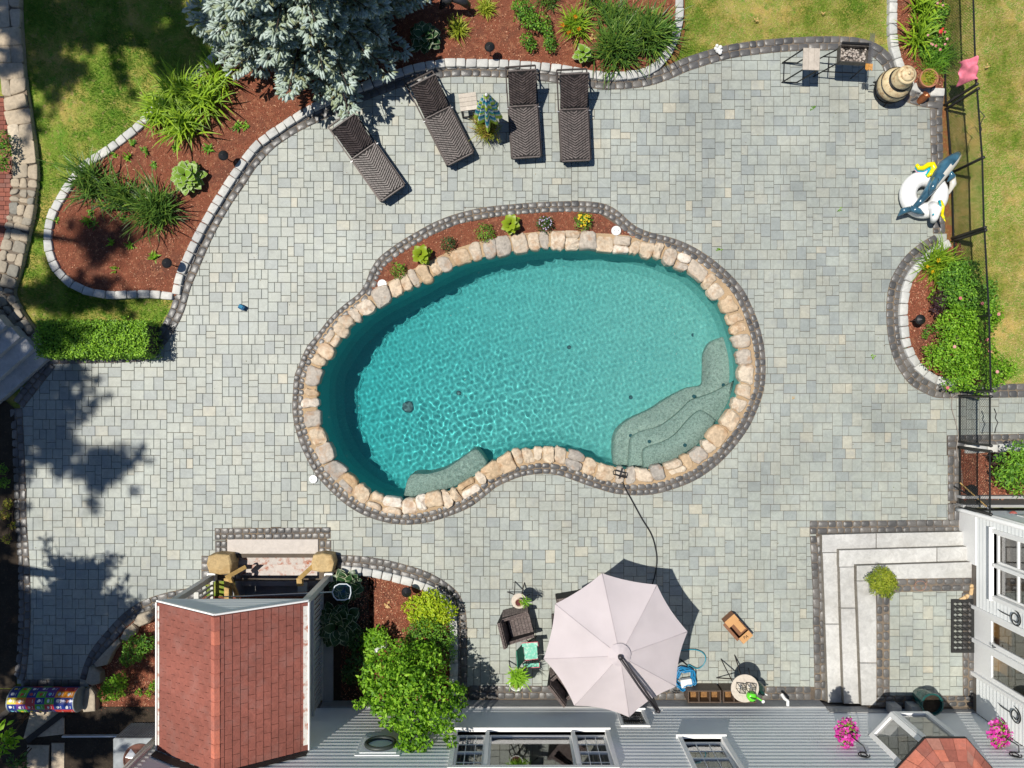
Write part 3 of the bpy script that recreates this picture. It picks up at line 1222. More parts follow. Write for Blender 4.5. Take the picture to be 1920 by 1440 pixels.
M_riser = stone_mat('rock_faced_riser', [(0.17, 0.15, 0.12), (0.26, 0.235, 0.20)], rough=.9, grain=.4, gscale=30, bump=1.0)
M_step = stone_mat('step_granite', [(0.44, 0.437, 0.42), (0.485, 0.48, 0.465), (0.53, 0.525, 0.505)], rough=.75, grain=.26, gscale=60, bump=.7, blotch=.45, blotch_col=(0.33, 0.315, 0.285), bscale=1.6, stain=.2)
block([(1542, 1003), (1643, 1000), (1643, 1034), (1542, 1036)], .15)
block([(1644, 1000), (1806, 997), (1806, 1030), (1644, 1034)], .15)
block([(1543, 1037), (1579, 1036), (1583, 1170), (1548, 1170)], .15)
block([(1548, 1171), (1583, 1171), (1586, 1318), (1553, 1318)], .15)
block([(1574, 1032), (1757, 1027), (1757, 1060), (1574, 1063)], .30)
block([(1758, 1027), (1815, 1025), (1815, 1060), (1758, 1060)], .30)
block([(1575, 1064), (1612, 1063), (1614, 1140), (1577, 1140)], .30)
block([(1577, 1141), (1614, 1141), (1620, 1320), (1583, 1320)], .30)
block([(1607, 1061), (1823, 1054), (1823, 1085), (1607, 1089)], .45)
block([(1607, 1090), (1642, 1089), (1645, 1243), (1613, 1243)], .45)
block([(1613, 1244), (1645, 1244), (1648, 1323), (1616, 1323)], .45)
core = MB()
core.prism([G2(x, y, .42) for x, y in ((1625, 1078), (1830, 1070), (1830, 1330), (1630, 1330))], -.02, .428)
core.build('landing_bed', M_joint, steps)
# landing paving
rg = random.Random(31)
lx0, ly1 = G2(1668, 1110, .45)
lx1, ly0 = G2(1806, 1306, .45)
hh = [0] * int((lx1 - lx0) / MOD + 1)
nyy = int((ly1 - ly0) / MOD + 1)
while min(hh) < nyy:
    m_ = min(hh)
    i = hh.index(m_)
    j = i
    while j < len(hh) and hh[j] == m_:
        j += 1
    w_ = j - i
    opts = [q for q in (2, 3, 3, 4, 4) if q == w_ or w_ - q >= 2]
    ww = rg.choice(opts) if opts else min(w_, 4)
    h_ = {2: 3, 4: 3}.get(ww) or rg.choice((2, 4, 3))
    h_ = min(h_, nyy - m_)
    mb = MB(min(1, max(0, rg.gauss(.5, .2))))
    paver_shape(mb, lx0 + i * MOD, ly0 + m_ * MOD, lx0 + (i + ww) * MOD, ly0 + (m_ + h_) * MOD, 0, 0, 0)
    mb.v = [(p[0], p[1], p[2] + .452) for p in mb.v]
    mb.build('paver', M_paver, steps)
    for q in range(i, i + ww):
        hh[q] += h_


def raised_rows(line, o, width, seed, rows=2):
    rg = random.Random(seed)
    mo = MB()
    band(mo, line, 0, line.len, o, o + width, .457)
    mo.build('mortar', M_mortar, steps)
    for r_ in range(rows):
        d = 0.0
        while d < line.len - .05:
            e = d + rg.uniform(.17, .25)
            if line.len - e < .12:
                e = line.len
            rw = width / rows
            poly = cell(line, d, e, o + rw * r_, o + rw * (r_ + 1), gap=.022, r=.035, jit=.006, rng=rg)
            piece('cobble', M_cobble, steps, poly, .42, .473 + rg.uniform(-.004, .005), .018, .004, rg, .03)
            d = e


raised_rows(seg((1643, 1306), (1643, 1111), z=.45), -.3, .3, 41)
raised_rows(seg((1643, 1086), (1822, 1083), z=.45), -.3, .3, 42)
raised_rows(seg((1805, 1306), (1803, 1111), z=.45), -.27, .27, 43)
raised_rows(seg((1643, 1304), (1830, 1304), z=.45), -.26, .26, 44)

# ------------------------------------------------------------------ house
M_siding = mat('white_siding', (0.78, 0.80, 0.80), .5, var=.03, scale=3)
M_trim = mat('white_trim', (0.80, 0.80, 0.79), .45, var=.03)
M_found = ground_mat('foundation', [(0.36, 0.36, 0.355), (2, .4, .7, (0.29, 0.29, 0.29))], fine=(60, .15), bump=.3)
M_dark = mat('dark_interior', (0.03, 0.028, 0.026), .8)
M_room = mat('room_wall', (0.16, 0.14, 0.12), .8, var=.3, scale=2)
M_wood = stone_mat('oak_floor', [(0.58, 0.33, 0.09), (0.70, 0.44, 0.14)], rough=.45, grain=.2, gscale=10, bump=.1)
M_glass = glass_mat('window_glass')
M_black = mat('black_metal', (0.014, 0.014, 0.015), .42, metal=.3)
M_blackp = mat('black_plastic', (0.012, 0.012, 0.013), .45)
house = thing('house', 'white clapboard house with bay window and grey shaded wall along the patio', 'house', (0, -8.5, 0))


class WF:
    def __init__(s, o, a, n):
        s.o, s.a, s.n = Vector(o), Vector(a), Vector(n)

    def p(s, u, d, z):
        q = s.o + s.a * u + s.n * d
        return (q.x, q.y, z)

    def box(s, mb, u0, u1, d0, d1, z0, z1):
        a, b = s.p(u0, d0, z0), s.p(u1, d1, z1)
        mb.box([(a[i] + b[i]) / 2 for i in range(3)], [abs(a[i] - b[i]) for i in range(3)])


def siding(mb, wf, u0, u1, z0, z1, holes, pitch=.135):
    n_ = int((z1 - z0) / pitch)
    for r_ in range(n_):
        a = z0 + r_ * pitch
        b = a + pitch
        spans = [(u0, u1)]
        for (h0, h1, g0, g1) in holes:
            if b > g0 + .02 and a < g1 - .02:
                new = []
                for (s0, s1) in spans:
                    if h1 <= s0 or h0 >= s1:
                        new.append((s0, s1))
                        continue
                    if h0 > s0:
                        new.append((s0, h0))
                    if h1 < s1:
                        new.append((h1, s1))
                spans = new
        for (s0, s1) in spans:
            prof = [(.0, a), (.0145, a + .001), (.0142, a + .006), (.0075, a + pitch * .48), (.001, b)]
            vs = []
            for (d, zz) in prof:
                vs.append(wf.p(s0, d, zz))
                vs.append(wf.p(s1, d, zz))
            mb.add(vs, [(2 * i, 2 * i + 1, 2 * i + 3, 2 * i + 2) for i in range(4)])


def window(wf, u0, u1, z0, z1, lights, muntin=True, casing=.09, name='window', parent=None, reveal=.11, split=True):
    par = parent or house
    f = MB()
    wf.box(f, u0, u0 + casing, -reveal, .05, z0 + .001, z1)
    wf.box(f, u1 - casing, u1, -reveal, .05, z0 + .001, z1)
    wf.box(f, u0 + casing, u1 - casing, -reveal, .05, z1 - casing, z1 - .002)
    for i in range(len(lights) - 1):
        wf.box(f, lights[i][1], lights[i + 1][0], -reveal, .045, z0 + .05, z1 - casing)
    w = f.build(name, M_trim, par)
    s_ = MB()
    wf.box(s_, u0 - .03, u1 + .03, -reveal, .085, z0 - .03, z0)
    s_.build('sill', M_trim, w)
    for (a, b) in lights:
        k = .045
        sh = MB()
        zt = z1 - casing
        zb = z0 + .01
        wf.box(sh, a, a + k, -reveal + .005, -reveal + .045, zb, zt)
        wf.box(sh, b - k, b, -reveal + .005, -reveal + .045, zb, zt)
        wf.box(sh, a + k, b - k, -reveal + .005, -reveal + .045, zb, zb + .06)
        wf.box(sh, a + k, b - k, -reveal + .005, -reveal + .045, zt - k, zt)
        if split and (b - a) < 1.1:
            wf.box(sh, a + k, b - k, -reveal + .003, -reveal + .05, (zb + zt) / 2 - .022, (zb + zt) / 2 + .022)
        sh.build('sash', M_trim, w)
        pn = MB()
        wf.box(pn, a + k * .7, b - k * .7, -reveal + .018, -reveal + .024, zb + .03, zt - k * .7)
        pn.build('pane', M_glass, w)
        if muntin and (b - a) < 1.1:
            mu = MB()
            for t_ in (1 / 3, 2 / 3):
                uu = a + (b - a) * t_
                wf.box(mu, uu - .007, uu + .007, -reveal + .012, -reveal + .034, zb + .06, zt - k)
            for t_ in (.26, .76):
                zz = zb + (zt - zb) * t_
                wf.box(mu, a + k, b - k, -reveal + .013, -reveal + .033, zz - .007, zz + .007)
            mu.build('muntin', M_trim, w)
            bl = MB()
            ns = 5
            for i in range(ns):
                uu = a + .06 + (b - a - .12) * (i + .5) / ns
                wf.box(bl, uu - .016, uu + .012, -reveal - .12, -reveal - .10, zb + .05, zt - .1)
            bl.build('blind', mat('beige_blind', (0.22, 0.19, 0.15), .7), w)
    return w


WB = WF((0, -7.45, 0), (1, 0, 0), (0, 1, 0))
WR = WF((10.5, 0, 0), (0, 1, 0), (-1, 0, 0))
WN = WF((0, -2.88, 0), (1, 0, 0), (0, 1, 0))
HT = 5.2
W1 = (-1.25, 2.08, 1.46, 3.0)
W2 = (3.48, 4.48, 1.76, 3.2)
W3 = (2.36, 3.0, .52, 1.28)
BAY = (7.55, 9.30, 1.62, 3.02)
sd = MB()
holesB = [W1, W2, W3, BAY]
siding(sd, WB, -7.42, 10.48, .36, HT, holesB)
sd.build('siding', M_siding, house)
# solid wall behind the boards, built round the openings
wl_ = MB()
cuts = sorted(holesB, key=lambda h: h[0])
us = sorted(set([-7.42, 10.5] + [h[0] for h in cuts] + [h[1] for h in cuts]))
for a, b in zip(us[:-1], us[1:]):
    hs = [h for h in cuts if h[0] <= a + 1e-6 and h[1] >= b - 1e-6]
    if not hs:
        WB.box(wl_, a, b, -.2, -.002, 0, HT)
    else:
        z_ = 0
        for h in sorted(hs, key=lambda h: h[2]):
            WB.box(wl_, a, b, -.2, -.002, z_, h[2])
            z_ = h[3]
        WB.box(wl_, a, b, -.2, -.002, z_, HT)
wl_.build('wall', M_room, house)
fd = MB()
WB.box(fd, -4.4, W3[0] - .05, -.1, .045, -.05, .355)
WB.box(fd, W3[1] + .05, 7.2, -.1, .045, -.05, .355)
WB.box(fd, W3[0] - .05, W3[1] + .05, -.1, .03, -.05, .36)
WB.box(fd, 7.2, 10.5, -.1, .03, .3, .60)
fd.build('foundation', M_found, house)
cb = MB()
WB.box(cb, -7.5, -7.40, -.3, .03, 0, HT)
cb.build('corner_board', M_trim, house)
for q in (0, .16):
    dp = MB()
    p0 = (-7.42 + q * .7, -7.36 + q * .2, 0.0)
    dp.tube([(p0[0], p0[1], 0), (p0[0], p0[1], HT)], .04, 8)
    dp.build('downspout', mat('pale_pipe', (0.55, 0.52, 0.47), .45), house, smooth=True)
# rooms behind the panes
rm = MB()
for h in (W1, W2, BAY):
    WB.box(rm, h[0] - .3, h[1] + .3, -1.3, -1.22, h[2] - .8, h[3] + .3)
    WB.box(rm, h[0] - .3, h[1] + .3, -1.22, -.2, h[2] - .85, h[2] - .8)
rm.build('room', M_room, house)
rt = MB()
rt.box((1.5, -11.7, HT + .05), (18.2, 8.46, .12))
rt.box((14.6, -7.0, HT + .05), (8.0, 8.0, .12))
rt.build('roof', mat('roof_felt', (0.12, 0.05, 0.04), .8), house)
w1 = window(WB, *W1, [(-1.16, -.56), (-.48, 1.26), (1.34, 1.99)])
w2 = window(WB, *W2, [(3.57, 4.39)])
w3 = window(WB, *W3, [(2.45, 2.91)], muntin=False, casing=.07, reveal=.14)
gr = MB()
for i in range(9):
    u = 2.49 + i * .048
    gr.tube([WB.p(u, .0, .62), WB.p(u + .02, .01, .8), WB.p(u - .02, .01, .95), WB.p(u, .0, 1.13)], .012, 5)
for zz in (.64, .8, .95, 1.12):
    gr.tube([WB.p(2.47, .005, zz), WB.p(2.7, .02, zz + .02), WB.p(2.9, .005, zz)], .013, 5)
gr.build('ornamental_grille', M_black, w3)
# bay window
bay = MB()
bp = [(7.57, -7.46), (8.05, -6.96), (8.80, -6.96), (9.28, -7.46)]
bay.prism([bp[0], bp[1], bp[2], bp[3]], 1.58, 1.65)
bay.prism([bp[0], bp[1], bp[2], bp[3]], 2.92, 3.0)
for i in range(3):
    a, b = Vector((*bp[i], 0)), Vector((*bp[i + 1], 0))
    d = (b - a).normalized()
    ln = (b - a).length
    for t_ in (.05, ln - .05):
        c = a + d * t_
        bay.box((c.x, c.y, 2.285), (.1, .07, 1.27), math.atan2(d.y, d.x))
    c = (a + b) / 2
    bay.box((c.x, c.y, 1.69), (ln - .2, .06, .08), math.atan2(d.y, d.x))
    bay.box((c.x, c.y, 2.88), (ln - .2, .06, .08), math.atan2(d.y, d.x))
    if i == 1:
        pass
bayo = bay.build('bay_window', M_trim, house)
for i in range(3):
    a, b = Vector((*bp[i], 0)), Vector((*bp[i + 1], 0))
    d = (b - a).normalized()
    c = (a + b) / 2
    nrm = Vector((-d.y, d.x, 0))
    pn = MB()
    q = c - nrm * .012
    pn.box((q.x, q.y, 2.285), ((b - a).length - .18, .006, 1.16), math.atan2(d.y, d.x))
    pn.build('pane', M_glass, bayo)
for u in (8.62, 9.05):
    sup = MB()
    sup.box((u, -7.33, .62), (.2, .2, .3))
    sup.build('vent_hood', M_found, house)
M_shingle = stone_mat('red_shingle', [(0.23, 0.074, 0.054), (0.34, 0.105, 0.074), (0.40, 0.128, 0.088), (0.48, 0.148, 0.094), (0.34, 0.155, 0.118)], rough=.9, grain=.3, gscale=70, bump=.9, blotch=.4, blotch_col=(0.26, 0.13, 0.11), bscale=2.5, stain=.25)
# hipped bay roof of fanned shingles
er = [(7.42, -7.45), (7.98, -6.84), (8.77, -6.84), (9.30, -7.45)]
apex = [(8.20, -7.45, 3.55), (8.24, -7.45, 3.55), (8.46, -7.45, 3.55), (8.50, -7.45, 3.55)]
ez = 2.99
for i in range(3):
    e0, e1 = Vector((*er[i], ez)), Vector((*er[i + 1], ez))
    a0, a1 = Vector(apex[i]), Vector(apex[i + 1])
    nc = 4
    for c_ in range(nc):
        t0, t1 = c_ / nc, (c_ + 1) / nc
        L0, L1 = e0.lerp(a0, t0), e1.lerp(a1, t0)
        U0, U1 = e0.lerp(a0, t1 + .06), e1.lerp(a1, t1 + .06)
        k = max(2, round((L1 - L0).length / .24))
        for q in range(k):
            s0, s1 = q / k + .006, (q + 1) / k - .006
            mb = MB(R.random())
            up = Vector((0, 0, .016))
            v0, v1, v2, v3 = L0.lerp(L1, s0), L0.lerp(L1, s1), U0.lerp(U1, s1), U0.lerp(U1, s0)
            mb.add([v0, v1, v2, v3, v0 + up, v1 + up, v2 + up * .2, v3 + up * .2], [(4, 5, 6, 7), (0, 1, 5, 4), (1, 2, 6, 5), (0, 4, 7, 3)])
            mb.build('shingle', M_shingle, bayo)
fl_ = MB()
fl_.bar((*er[0], ez - .02), (*er[1], ez - .02), .03, .04)
fl_.bar((*er[1], ez - .02), (*er[2], ez - .02), .03, .04)
fl_.bar((*er[2], ez - .02), (*er[3], ez - .02), .03, .04)
fl_.build('drip_edge', M_black, bayo)
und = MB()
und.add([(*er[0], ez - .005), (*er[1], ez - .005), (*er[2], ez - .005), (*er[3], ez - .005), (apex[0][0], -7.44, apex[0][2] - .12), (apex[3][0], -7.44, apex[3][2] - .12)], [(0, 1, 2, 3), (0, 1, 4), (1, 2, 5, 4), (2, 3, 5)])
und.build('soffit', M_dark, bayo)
# right wing
R1 = (-4.70, -3.15, 1.18, 2.6)
RD = (-6.62, -5.02, .46, 2.55)
sd = MB()
siding(sd, WR, -7.43, -2.95, .62, HT, [R1, RD], .115)
siding(sd, WN, 10.55, 15, .62, HT, [(11.0, 13.2, 1.2, 2.4)], .115)
sd.build('siding', M_siding, house)
wl_ = MB()
us = [-7.45, RD[0], RD[1], R1[0], R1[1], -2.9]
for a, b in zip(us[:-1], us[1:]):
    h = R1 if a == R1[0] else RD if a == RD[0] else None
    if h is None:
        WR.box(wl_, a, b, -.2, -.002, 0, HT)
    else:
        WR.box(wl_, a, b, -.2, -.002, 0, h[2])
        WR.box(wl_, a, b, -.2, -.002, h[3], HT)
wl_.box((12.8, -2.98, HT / 2), (4.5, .15, HT))
wl_.build('wall', M_room, house)
ft = MB()
WR.box(ft, -4.1, -2.9, -.1, .03, -.05, .615)
ft.build('foundation', M_trim, house)
ft = MB()
WR.box(ft, -3.0, -2.86, -.05, .03, .62, HT)
ft.build('corner_board', M_trim, house)
ft = MB()
ft.tube([(10.38, -2.93, .08), (10.42, -2.93, .25), (10.42, -2.93, HT)], .05, 10)
ft.build('downspout', M_trim, house, smooth=True)
window(WR, *R1, [(-4.60, -3.98), (-3.90, -3.25)], muntin=False)
dn = MB()
WN.box(dn, 11.0, 13.2, .0, .03, 1.2, 2.4)
dn.build('window', M_trim, house)
# glazed doors
dr = MB()
WR.box(dr, RD[0], RD[0] + .08, -.1, .05, RD[2], RD[3])
WR.box(dr, RD[1] - .08, RD[1], -.1, .05, RD[2], RD[3])
WR.box(dr, RD[0] + .08, RD[1] - .08, -.1, .05, RD[3] - .09, RD[3])
WR.box(dr, -5.86, -5.77, -.1, .04, RD[2], RD[3] - .09)
dro = dr.build('door', M_trim, house)
for (a, b) in ((-6.54, -5.86), (-5.77, -5.10)):
    lf = MB()
    WR.box(lf, a, b, -.07, -.02, .48, 1.08)
    WR.box(lf, a, a + .1, -.07, -.02, 1.08, RD[3] - .09)
    WR.box(lf, b - .1, b, -.07, -.02, 1.08, RD[3] - .09)
    WR.box(lf, a + .1, b - .1, -.07, -.02, RD[3] - .2, RD[3] - .09)
    lf.build('leaf', M_trim, dro)
    pn = MB()
    WR.box(pn, a + .09, b - .09, -.05, -.044, 1.07, RD[3] - .19)
    pn.build('pane', M_glass, dro)
hd = MB()
hd.tube([WR.p(-5.72, .0, 1.25), WR.p(-5.72, .06, 1.25), WR.p(-5.66, .06, 1.25)], .012, 6)
hd.build('handle', M_black, dro)
fl_ = MB()
fl_.box((11.7, -5.85, .40), (2.2, 2.6, .1))
fl_.build('oak_floor', M_wood, house)
fl_ = MB()
fl_.box((11.25, -5.75, .75), (.5, .8, .6))
fl_.box((11.3, -6.45, .65), (.35, .3, .4))
fl_.build('cabinet', M_wood, house)
rm = MB()
rm.box((12.8, -5.85, 1.4), (.1, 4.0, 2.6))
rm.box((11.7, -3.9, .85), (2.0, 2.0, .06))
rm.build('room', M_room, house)

# ------------------------------------------------------------------ red shingled porch over the stairwell
porch = thing('porch', 'red shingled gable porch roof on white posts over the cellar stairs', 'porch', (-5.66, -5.9, 0))
EZ, RZ, PCX, PHW, YF, YB = 2.30, 3.18, -5.66, 1.5, -4.42, -7.43
ang = math.atan2(RZ - EZ, PHW)
sl = math.hypot(PHW, RZ - EZ)
core = MB()
core.add([(PCX - PHW, YF, EZ - .03), (PCX, YF, RZ - .03), (PCX + PHW, YF, EZ - .03), (PCX - PHW, YB, EZ - .03), (PCX, YB, RZ - .03), (PCX + PHW, YB, EZ - .03)],
         [(0, 1, 4, 3), (1, 2, 5, 4), (0, 3, 5, 2)])
core.build('roof_deck', mat('roof_deck', (0.16, 0.05, 0.035), .9), porch)
shing = MB(0)
shing.bbox((0, 0, 0), (.172, .266, .014), .004)
sme = None
ncs, nt_ = 12, 11
for side in (-1, 1):
    for c_ in range(ncs):
        odd = c_ % 2
        for q in range(nt_ + odd):
            s_ = sl * (c_ + .5) / ncs + .01
            half = odd and q in (0, nt_)
            k_ = (.25 if q == 0 else nt_ - .25) if half else q + .5 - .5 * odd
            y = YF - .01 - (YF - YB - .02) * k_ / nt_
            x = PCX + side * s_ * math.cos(ang)
            zz = RZ - s_ * math.sin(ang) + .004
            if sme is None:
                o = shing.build('shingle', M_shingle, porch, world=False)
                sme = o.data
            else:
                o = bpy.data.objects.new('shingle', sme)
                COL.objects.link(o)
                o.parent = porch
            o.location = (x - porch.location.x, y - porch.location.y, zz)
            o.rotation_euler = (R.gauss(0, .006), side * (ang - .07), 0)
            o['tone'] = R.random()
            if half:
                o.scale = (1, .5, 1)
for q in range(11):
    mb = MB(R.uniform(.2, .75))
    y0 = YF - .02 - q * .27
    for side in (-1, 1):
        v = [(PCX, y0, RZ + .035), (PCX + side * .085, y0, RZ + .035 - .085 * math.tan(ang)), (PCX + side * .085, y0 - .29, RZ + .022 - .085 * math.tan(ang)), (PCX, y0 - .29, RZ + .022)]
        mb.add(v + [(p[0], p[1], p[2] - .02) for p in v], [(0, 1, 2, 3), (0, 4, 5, 1), (1, 5, 6, 2)])
    mb.build('ridge_shingle', M_shingle, porch)
M_rust = stone_mat('rusty_white_metal', [(0.66, 0.63, 0.58), (0.7, 0.68, 0.63)], rough=.5, grain=.1, gscale=20, bump=.1, blotch=1.0, blotch_col=(0.38, 0.10, 0.03), bscale=6)
for side, w_ in ((1, .10), (-1, .05)):
    ed = MB()
    M_ = Matrix.Rotation(side * ang, 3, 'Y')
    ed.box((PCX + side * (PHW - .01), (YF + YB) / 2 + .03, EZ + .028), (w_, YF - YB - .2, .012), mtx=M_)
    ed.build('drip_edge', M_rust, porch)
    ed = MB()
    ed.box((PCX + side * (PHW + .045), (YF + YB) / 2, EZ - .02), (.025, YF - YB, .09))
    ed.build('fascia', M_trim, porch)
    ed = MB()
    ed.bar((PCX, YF + .03, RZ + .012), (PCX + side * (PHW + .03), YF + .03, EZ + .0), .03, .05)
    ed.build('rake_trim', M_trim, porch)
# gable face
gb = MB()
n_ = 9
for i in range(n_):
    z0 = EZ - .12 + (RZ - EZ + .1) * i / n_
    z1 = EZ - .12 + (RZ - EZ + .1) * (i + 1) / n_
    h0 = PHW * min(1, max(0, (RZ - .02 - z0) / (RZ - EZ)))
    h1 = PHW * min(1, max(0, (RZ - .02 - z1) / (RZ - EZ)))
    gb.add([(PCX - h0, YF + .015, z0), (PCX + h0, YF + .015, z0), (PCX + h1, YF - .0, z1), (PCX - h1, YF - .0, z1)], [(0, 1, 2, 3)])
gb.build('gable', M_siding, porch)
bm_ = MB()
bm_.box((PCX, YF - .06, EZ - .16), (PHW * 2, .12, .14))
bm_.box((PCX - PHW + .1, (YF + YB) / 2, EZ - .13), (.12, 2.7, .14))
bm_.box((PCX + PHW - .1, (YF + YB) / 2, EZ - .13), (.12, 2.7, .14))
bm_.build('beam', M_trim, porch)
fl_ = MB()
for side in (-1, 1):
    fl_.add([(PCX, YB + .02, RZ + .03), (PCX + side * (PHW + .05), YB + .02, EZ + .03), (PCX + side * (PHW + .05), YB + .02, EZ + .24), (PCX, YB + .02, RZ + .26)], [(0, 1, 2, 3)])
fl_.build('flashing', mat('tar_flashing', (0.025, 0.024, 0.022), .8, bump=.6), porch)
M_post = mat('greige_paint', (0.50, 0.50, 0.47), .55, var=.05)
for x in (-7.0, -4.27):
    ps = MB()
    ps.box((x, -4.5, 1.15), (.12, .12, 2.2))
    ps.build('post', M_post, porch)
    ps = MB()
    ps.bbox((x, -4.5, .07), (.2, .2, .14), .02)
    ps.build('post_base', M_trim, porch)
# stairwell
M_slab = stone_mat('stair_slab', [(0.46, 0.42, 0.38), (0.52, 0.47, 0.43)], rough=.8, grain=.18, gscale=110, bump=.6)
M_slabr = stone_mat('leaf_stained_slab', [(0.46, 0.42, 0.39), (0.50, 0.45, 0.42)], rough=.8, grain=.2, gscale=90, bump=.6, blotch=1.0, blotch_col=(0.33, 0.10, 0.045), bscale=8)
stair = thing('cellar_stairs', 'granite slab stairs going down under the red porch', 'stairs', G(512, 1040))
for i, (z, y0, y1, m_) in enumerate(((.012, 1011, 1038, M_slab), (-.16, 1036, 1062, M_slabr), (-.33, 1056, 1086, M_slabr), (-.5, 1080, 1110, M_found), (-.67, 1104, 1136, M_found), (-.84, 1130, 1180, M_found))):
    x0, x1 = (426, 597) if i == 0 else (436, 604)
    mb = MB(R.random())
    a, b = G2(x0, y0, 0), G2(x1, y1, 0)
    mb.stone([(a[0], a[1]), (b[0], a[1]), (b[0], b[1]), (a[0], b[1])], z - .2, z, .015, 0, R, 0)
    mb.build('step', m_, stair)
pit = MB()
x0, y1 = G2(438, 1046)
x1, y0 = G2(604, 1326)
pit.box((x0 - .05, (y0 + y1) / 2, -.6), (.1, y1 - y0, 1.16))
pit.box((x1 + .05, (y0 + y1) / 2, -.6), (.1, y1 - y0, 1.16))
pit.box(((x0 + x1) / 2, y0 - .05, -.6), (x1 - x0 + .2, .1, 1.2))
pit.box(((x0 + x1) / 2, (y0 + y1) / 2, -1.2), (x1 - x0 + .2, y1 - y0 + .2, .1))
pit.build('stairwell_wall', M_found, stair)
cw = MB()
a, b = G2(606, 1180), G2(626, 1330)
cw.box(((a[0] + b[0]) / 2, (a[1] + b[1]) / 2, .04), (b[0] - a[0], a[1] - b[1], .1))
cw.build('curb', M_found, stair)
M_tan = stone_mat('tan_block', [(0.40, 0.285, 0.135), (0.46, 0.335, 0.165)], rough=.8, grain=.3, gscale=25, bump=1.0, blotch=.6, blotch_col=(0.30, 0.18, 0.06), bscale=5)
for (px, lab, tn) in (([(390, 1043), (406, 1039), (430, 1041), (434, 1058), (432, 1076), (412, 1078), (392, 1074), (387, 1058)], 'tan cracked block pillar at the left of the cellar stairs', .2),
                      ([(587, 1041), (605, 1038), (622, 1041), (627, 1056), (623, 1072), (603, 1074), (585, 1070), (583, 1055)], 'tan cracked block pillar at the right of the cellar stairs beside the net', .8)):
    mb = MB(tn)
    mb.stone([G2(x, y, .35) for x, y in px], -.1, .36, .04, .01, R, .05)
    tag(mb.build('stone_pillar', M_tan, smooth=False), lab, 'pillar', 'tan pillars at the cellar stairs')
lum = MB()
M_lum = mat('lumber', (0.42, 0.27, 0.09), .7, var=.3, scale=8)
for i, (a, b, za, zb, w_) in enumerate((((424, 1083), (460, 1063), .5, .2, .09), ((431, 1083), (447, 1122), .5, .1, .07), ((427, 1083), (428, 1124), .3, .3, .13), ((562, 1084), (586, 1062), .5, .25, .1), ((562, 1083), (563, 1098), .4, .4, .12))):
    mb = MB()
    mb.bar(G(*a, za), G(*b, zb), w_)
    o = mb.build('lumber', M_lum)
    tag(o, ['tan timber brace leaning on the left stairwell pillar', 'thin tan timber propped down into the stairwell', 'striped sunlit timber post beside the left porch post', 'tan timber brace leaning on the right stairwell pillar', 'short cut timber end beside the right stairwell railing'][i], 'timber', 'timbers in the stairwell')
# railing
for (x, lab) in ((-4.43, 'pale slatted railing along the right side of the red porch'), (-6.98, 'pale railing with white rails left of the cellar stairs')):
    rl = thing('railing', lab, 'railing', (x, -5.9, 0))
    y0, y1 = (-7.35, -4.6)
    mb = MB()
    mb.bbox((x, (y0 + y1) / 2, .95), (.11, y1 - y0, .05), .01)
    mb.build('top_rail', M_post, rl)
    mb = MB()
    mb.bbox((x, (y0 + y1) / 2, .12), (.07, y1 - y0, .06), .01)
    mb.build('bottom_rail', M_post, rl)
    for i in range(24):
        mb = MB()
        y = y0 + .08 + (y1 - y0 - .16) * i / 23
        mb.box((x, y, .53), (.035, .045 if i % 12 else .1, .8))
        mb.build('baluster', M_post, rl)
# flagstone wall top on the far left
wall = thing('stone_wall', 'buff flagstone topped wall curving down the far left edge', 'wall', G(40, 300))
LW = Line(smooth_px([(18, -20), (22, 60), (28, 140), (38, 210), (48, 280), (51, 330), (46, 390), (36, 440), (22, 500), (8, 545), (20, 585), (50, 630), (78, 668)], False, 6))
rg = random.Random(52)
d = 0.0
mo = MB()
band(mo, LW, 0, LW.len, -.27, .27, .08)
mo.build('mortar', M_mortar, wall)
wf_ = MB()
for o_ in (-.28, .28):
    pts = [(*LW.at(LW.len * i / 60, o_),) for i in range(61)]
    wf_.add([(p[0], p[1], -.05) for p in pts] + [(p[0], p[1], .08) for p in pts], [(i, i + 1, 62 + i, 61 + i) for i in range(60)])
wf_.build('wall_face', M_flag, wall)
while d < LW.len - .1:
    many = d > LW.len * .5
    e = d + (rg.uniform(.16, .3) if many else rg.uniform(.3, .5))
    e = min(e, LW.len)
    cutsx = [-.29, rg.uniform(-.1, .1), .29] if (many or rg.random() < .4) else [-.29, .29]
    if many and rg.random() < .6:
        cutsx = [-.29, rg.uniform(-.14, -.06), rg.uniform(.06, .14), .29]
    for a, b in zip(cutsx[:-1], cutsx[1:]):
        poly = cell(LW, d + rg.uniform(-.03, .03), e + rg.uniform(-.03, .03), a, b, gap=.010, r=.035, jit=.035, rng=rg)
        piece('flagstone', M_flag, wall, poly, .0, .12 + rg.uniform(-.01, .02), .02, .01, rg, .05, tone=rg.uniform(.35, 1) if not many else rg.uniform(0, .5))
    d = e
# stairs in the left corner
cs = thing('corner_stairs', 'blue-grey shaded granite stairs at the left corner of the patio', 'stairs', G(30, 690))
e0, e1 = G2(97, 674), G2(8, 752)
dx, dy = e1[0] - e0[0], e1[1] - e0[1]
ll = math.hypot(dx, dy)
ux, uy = dx / ll, dy / ll
nx, ny = uy, -ux
if nx > 0:
    nx, ny = -nx, -ny
for i in range(6):
    z = .15 * (i + 1)
    k = (HC - z) / HC
    a = Vector((e0[0] + nx * .33 * i, e0[1] + ny * .33 * i, 0))
    b = a + Vector((ux * (ll + .3), uy * (ll + .3), 0))
    c = b + Vector((nx * .36, ny * .36, 0))
    d_ = a + Vector((nx * .36, ny * .36, 0))
    mb = MB(R.random())
    mb.stone([(p.x, p.y) for p in (a, b, c, d_)], z - .3 if i else -.05, z, .015, 0, R, 0)
    mb.build('step', M_step, cs)
for i in range(3):
    pass
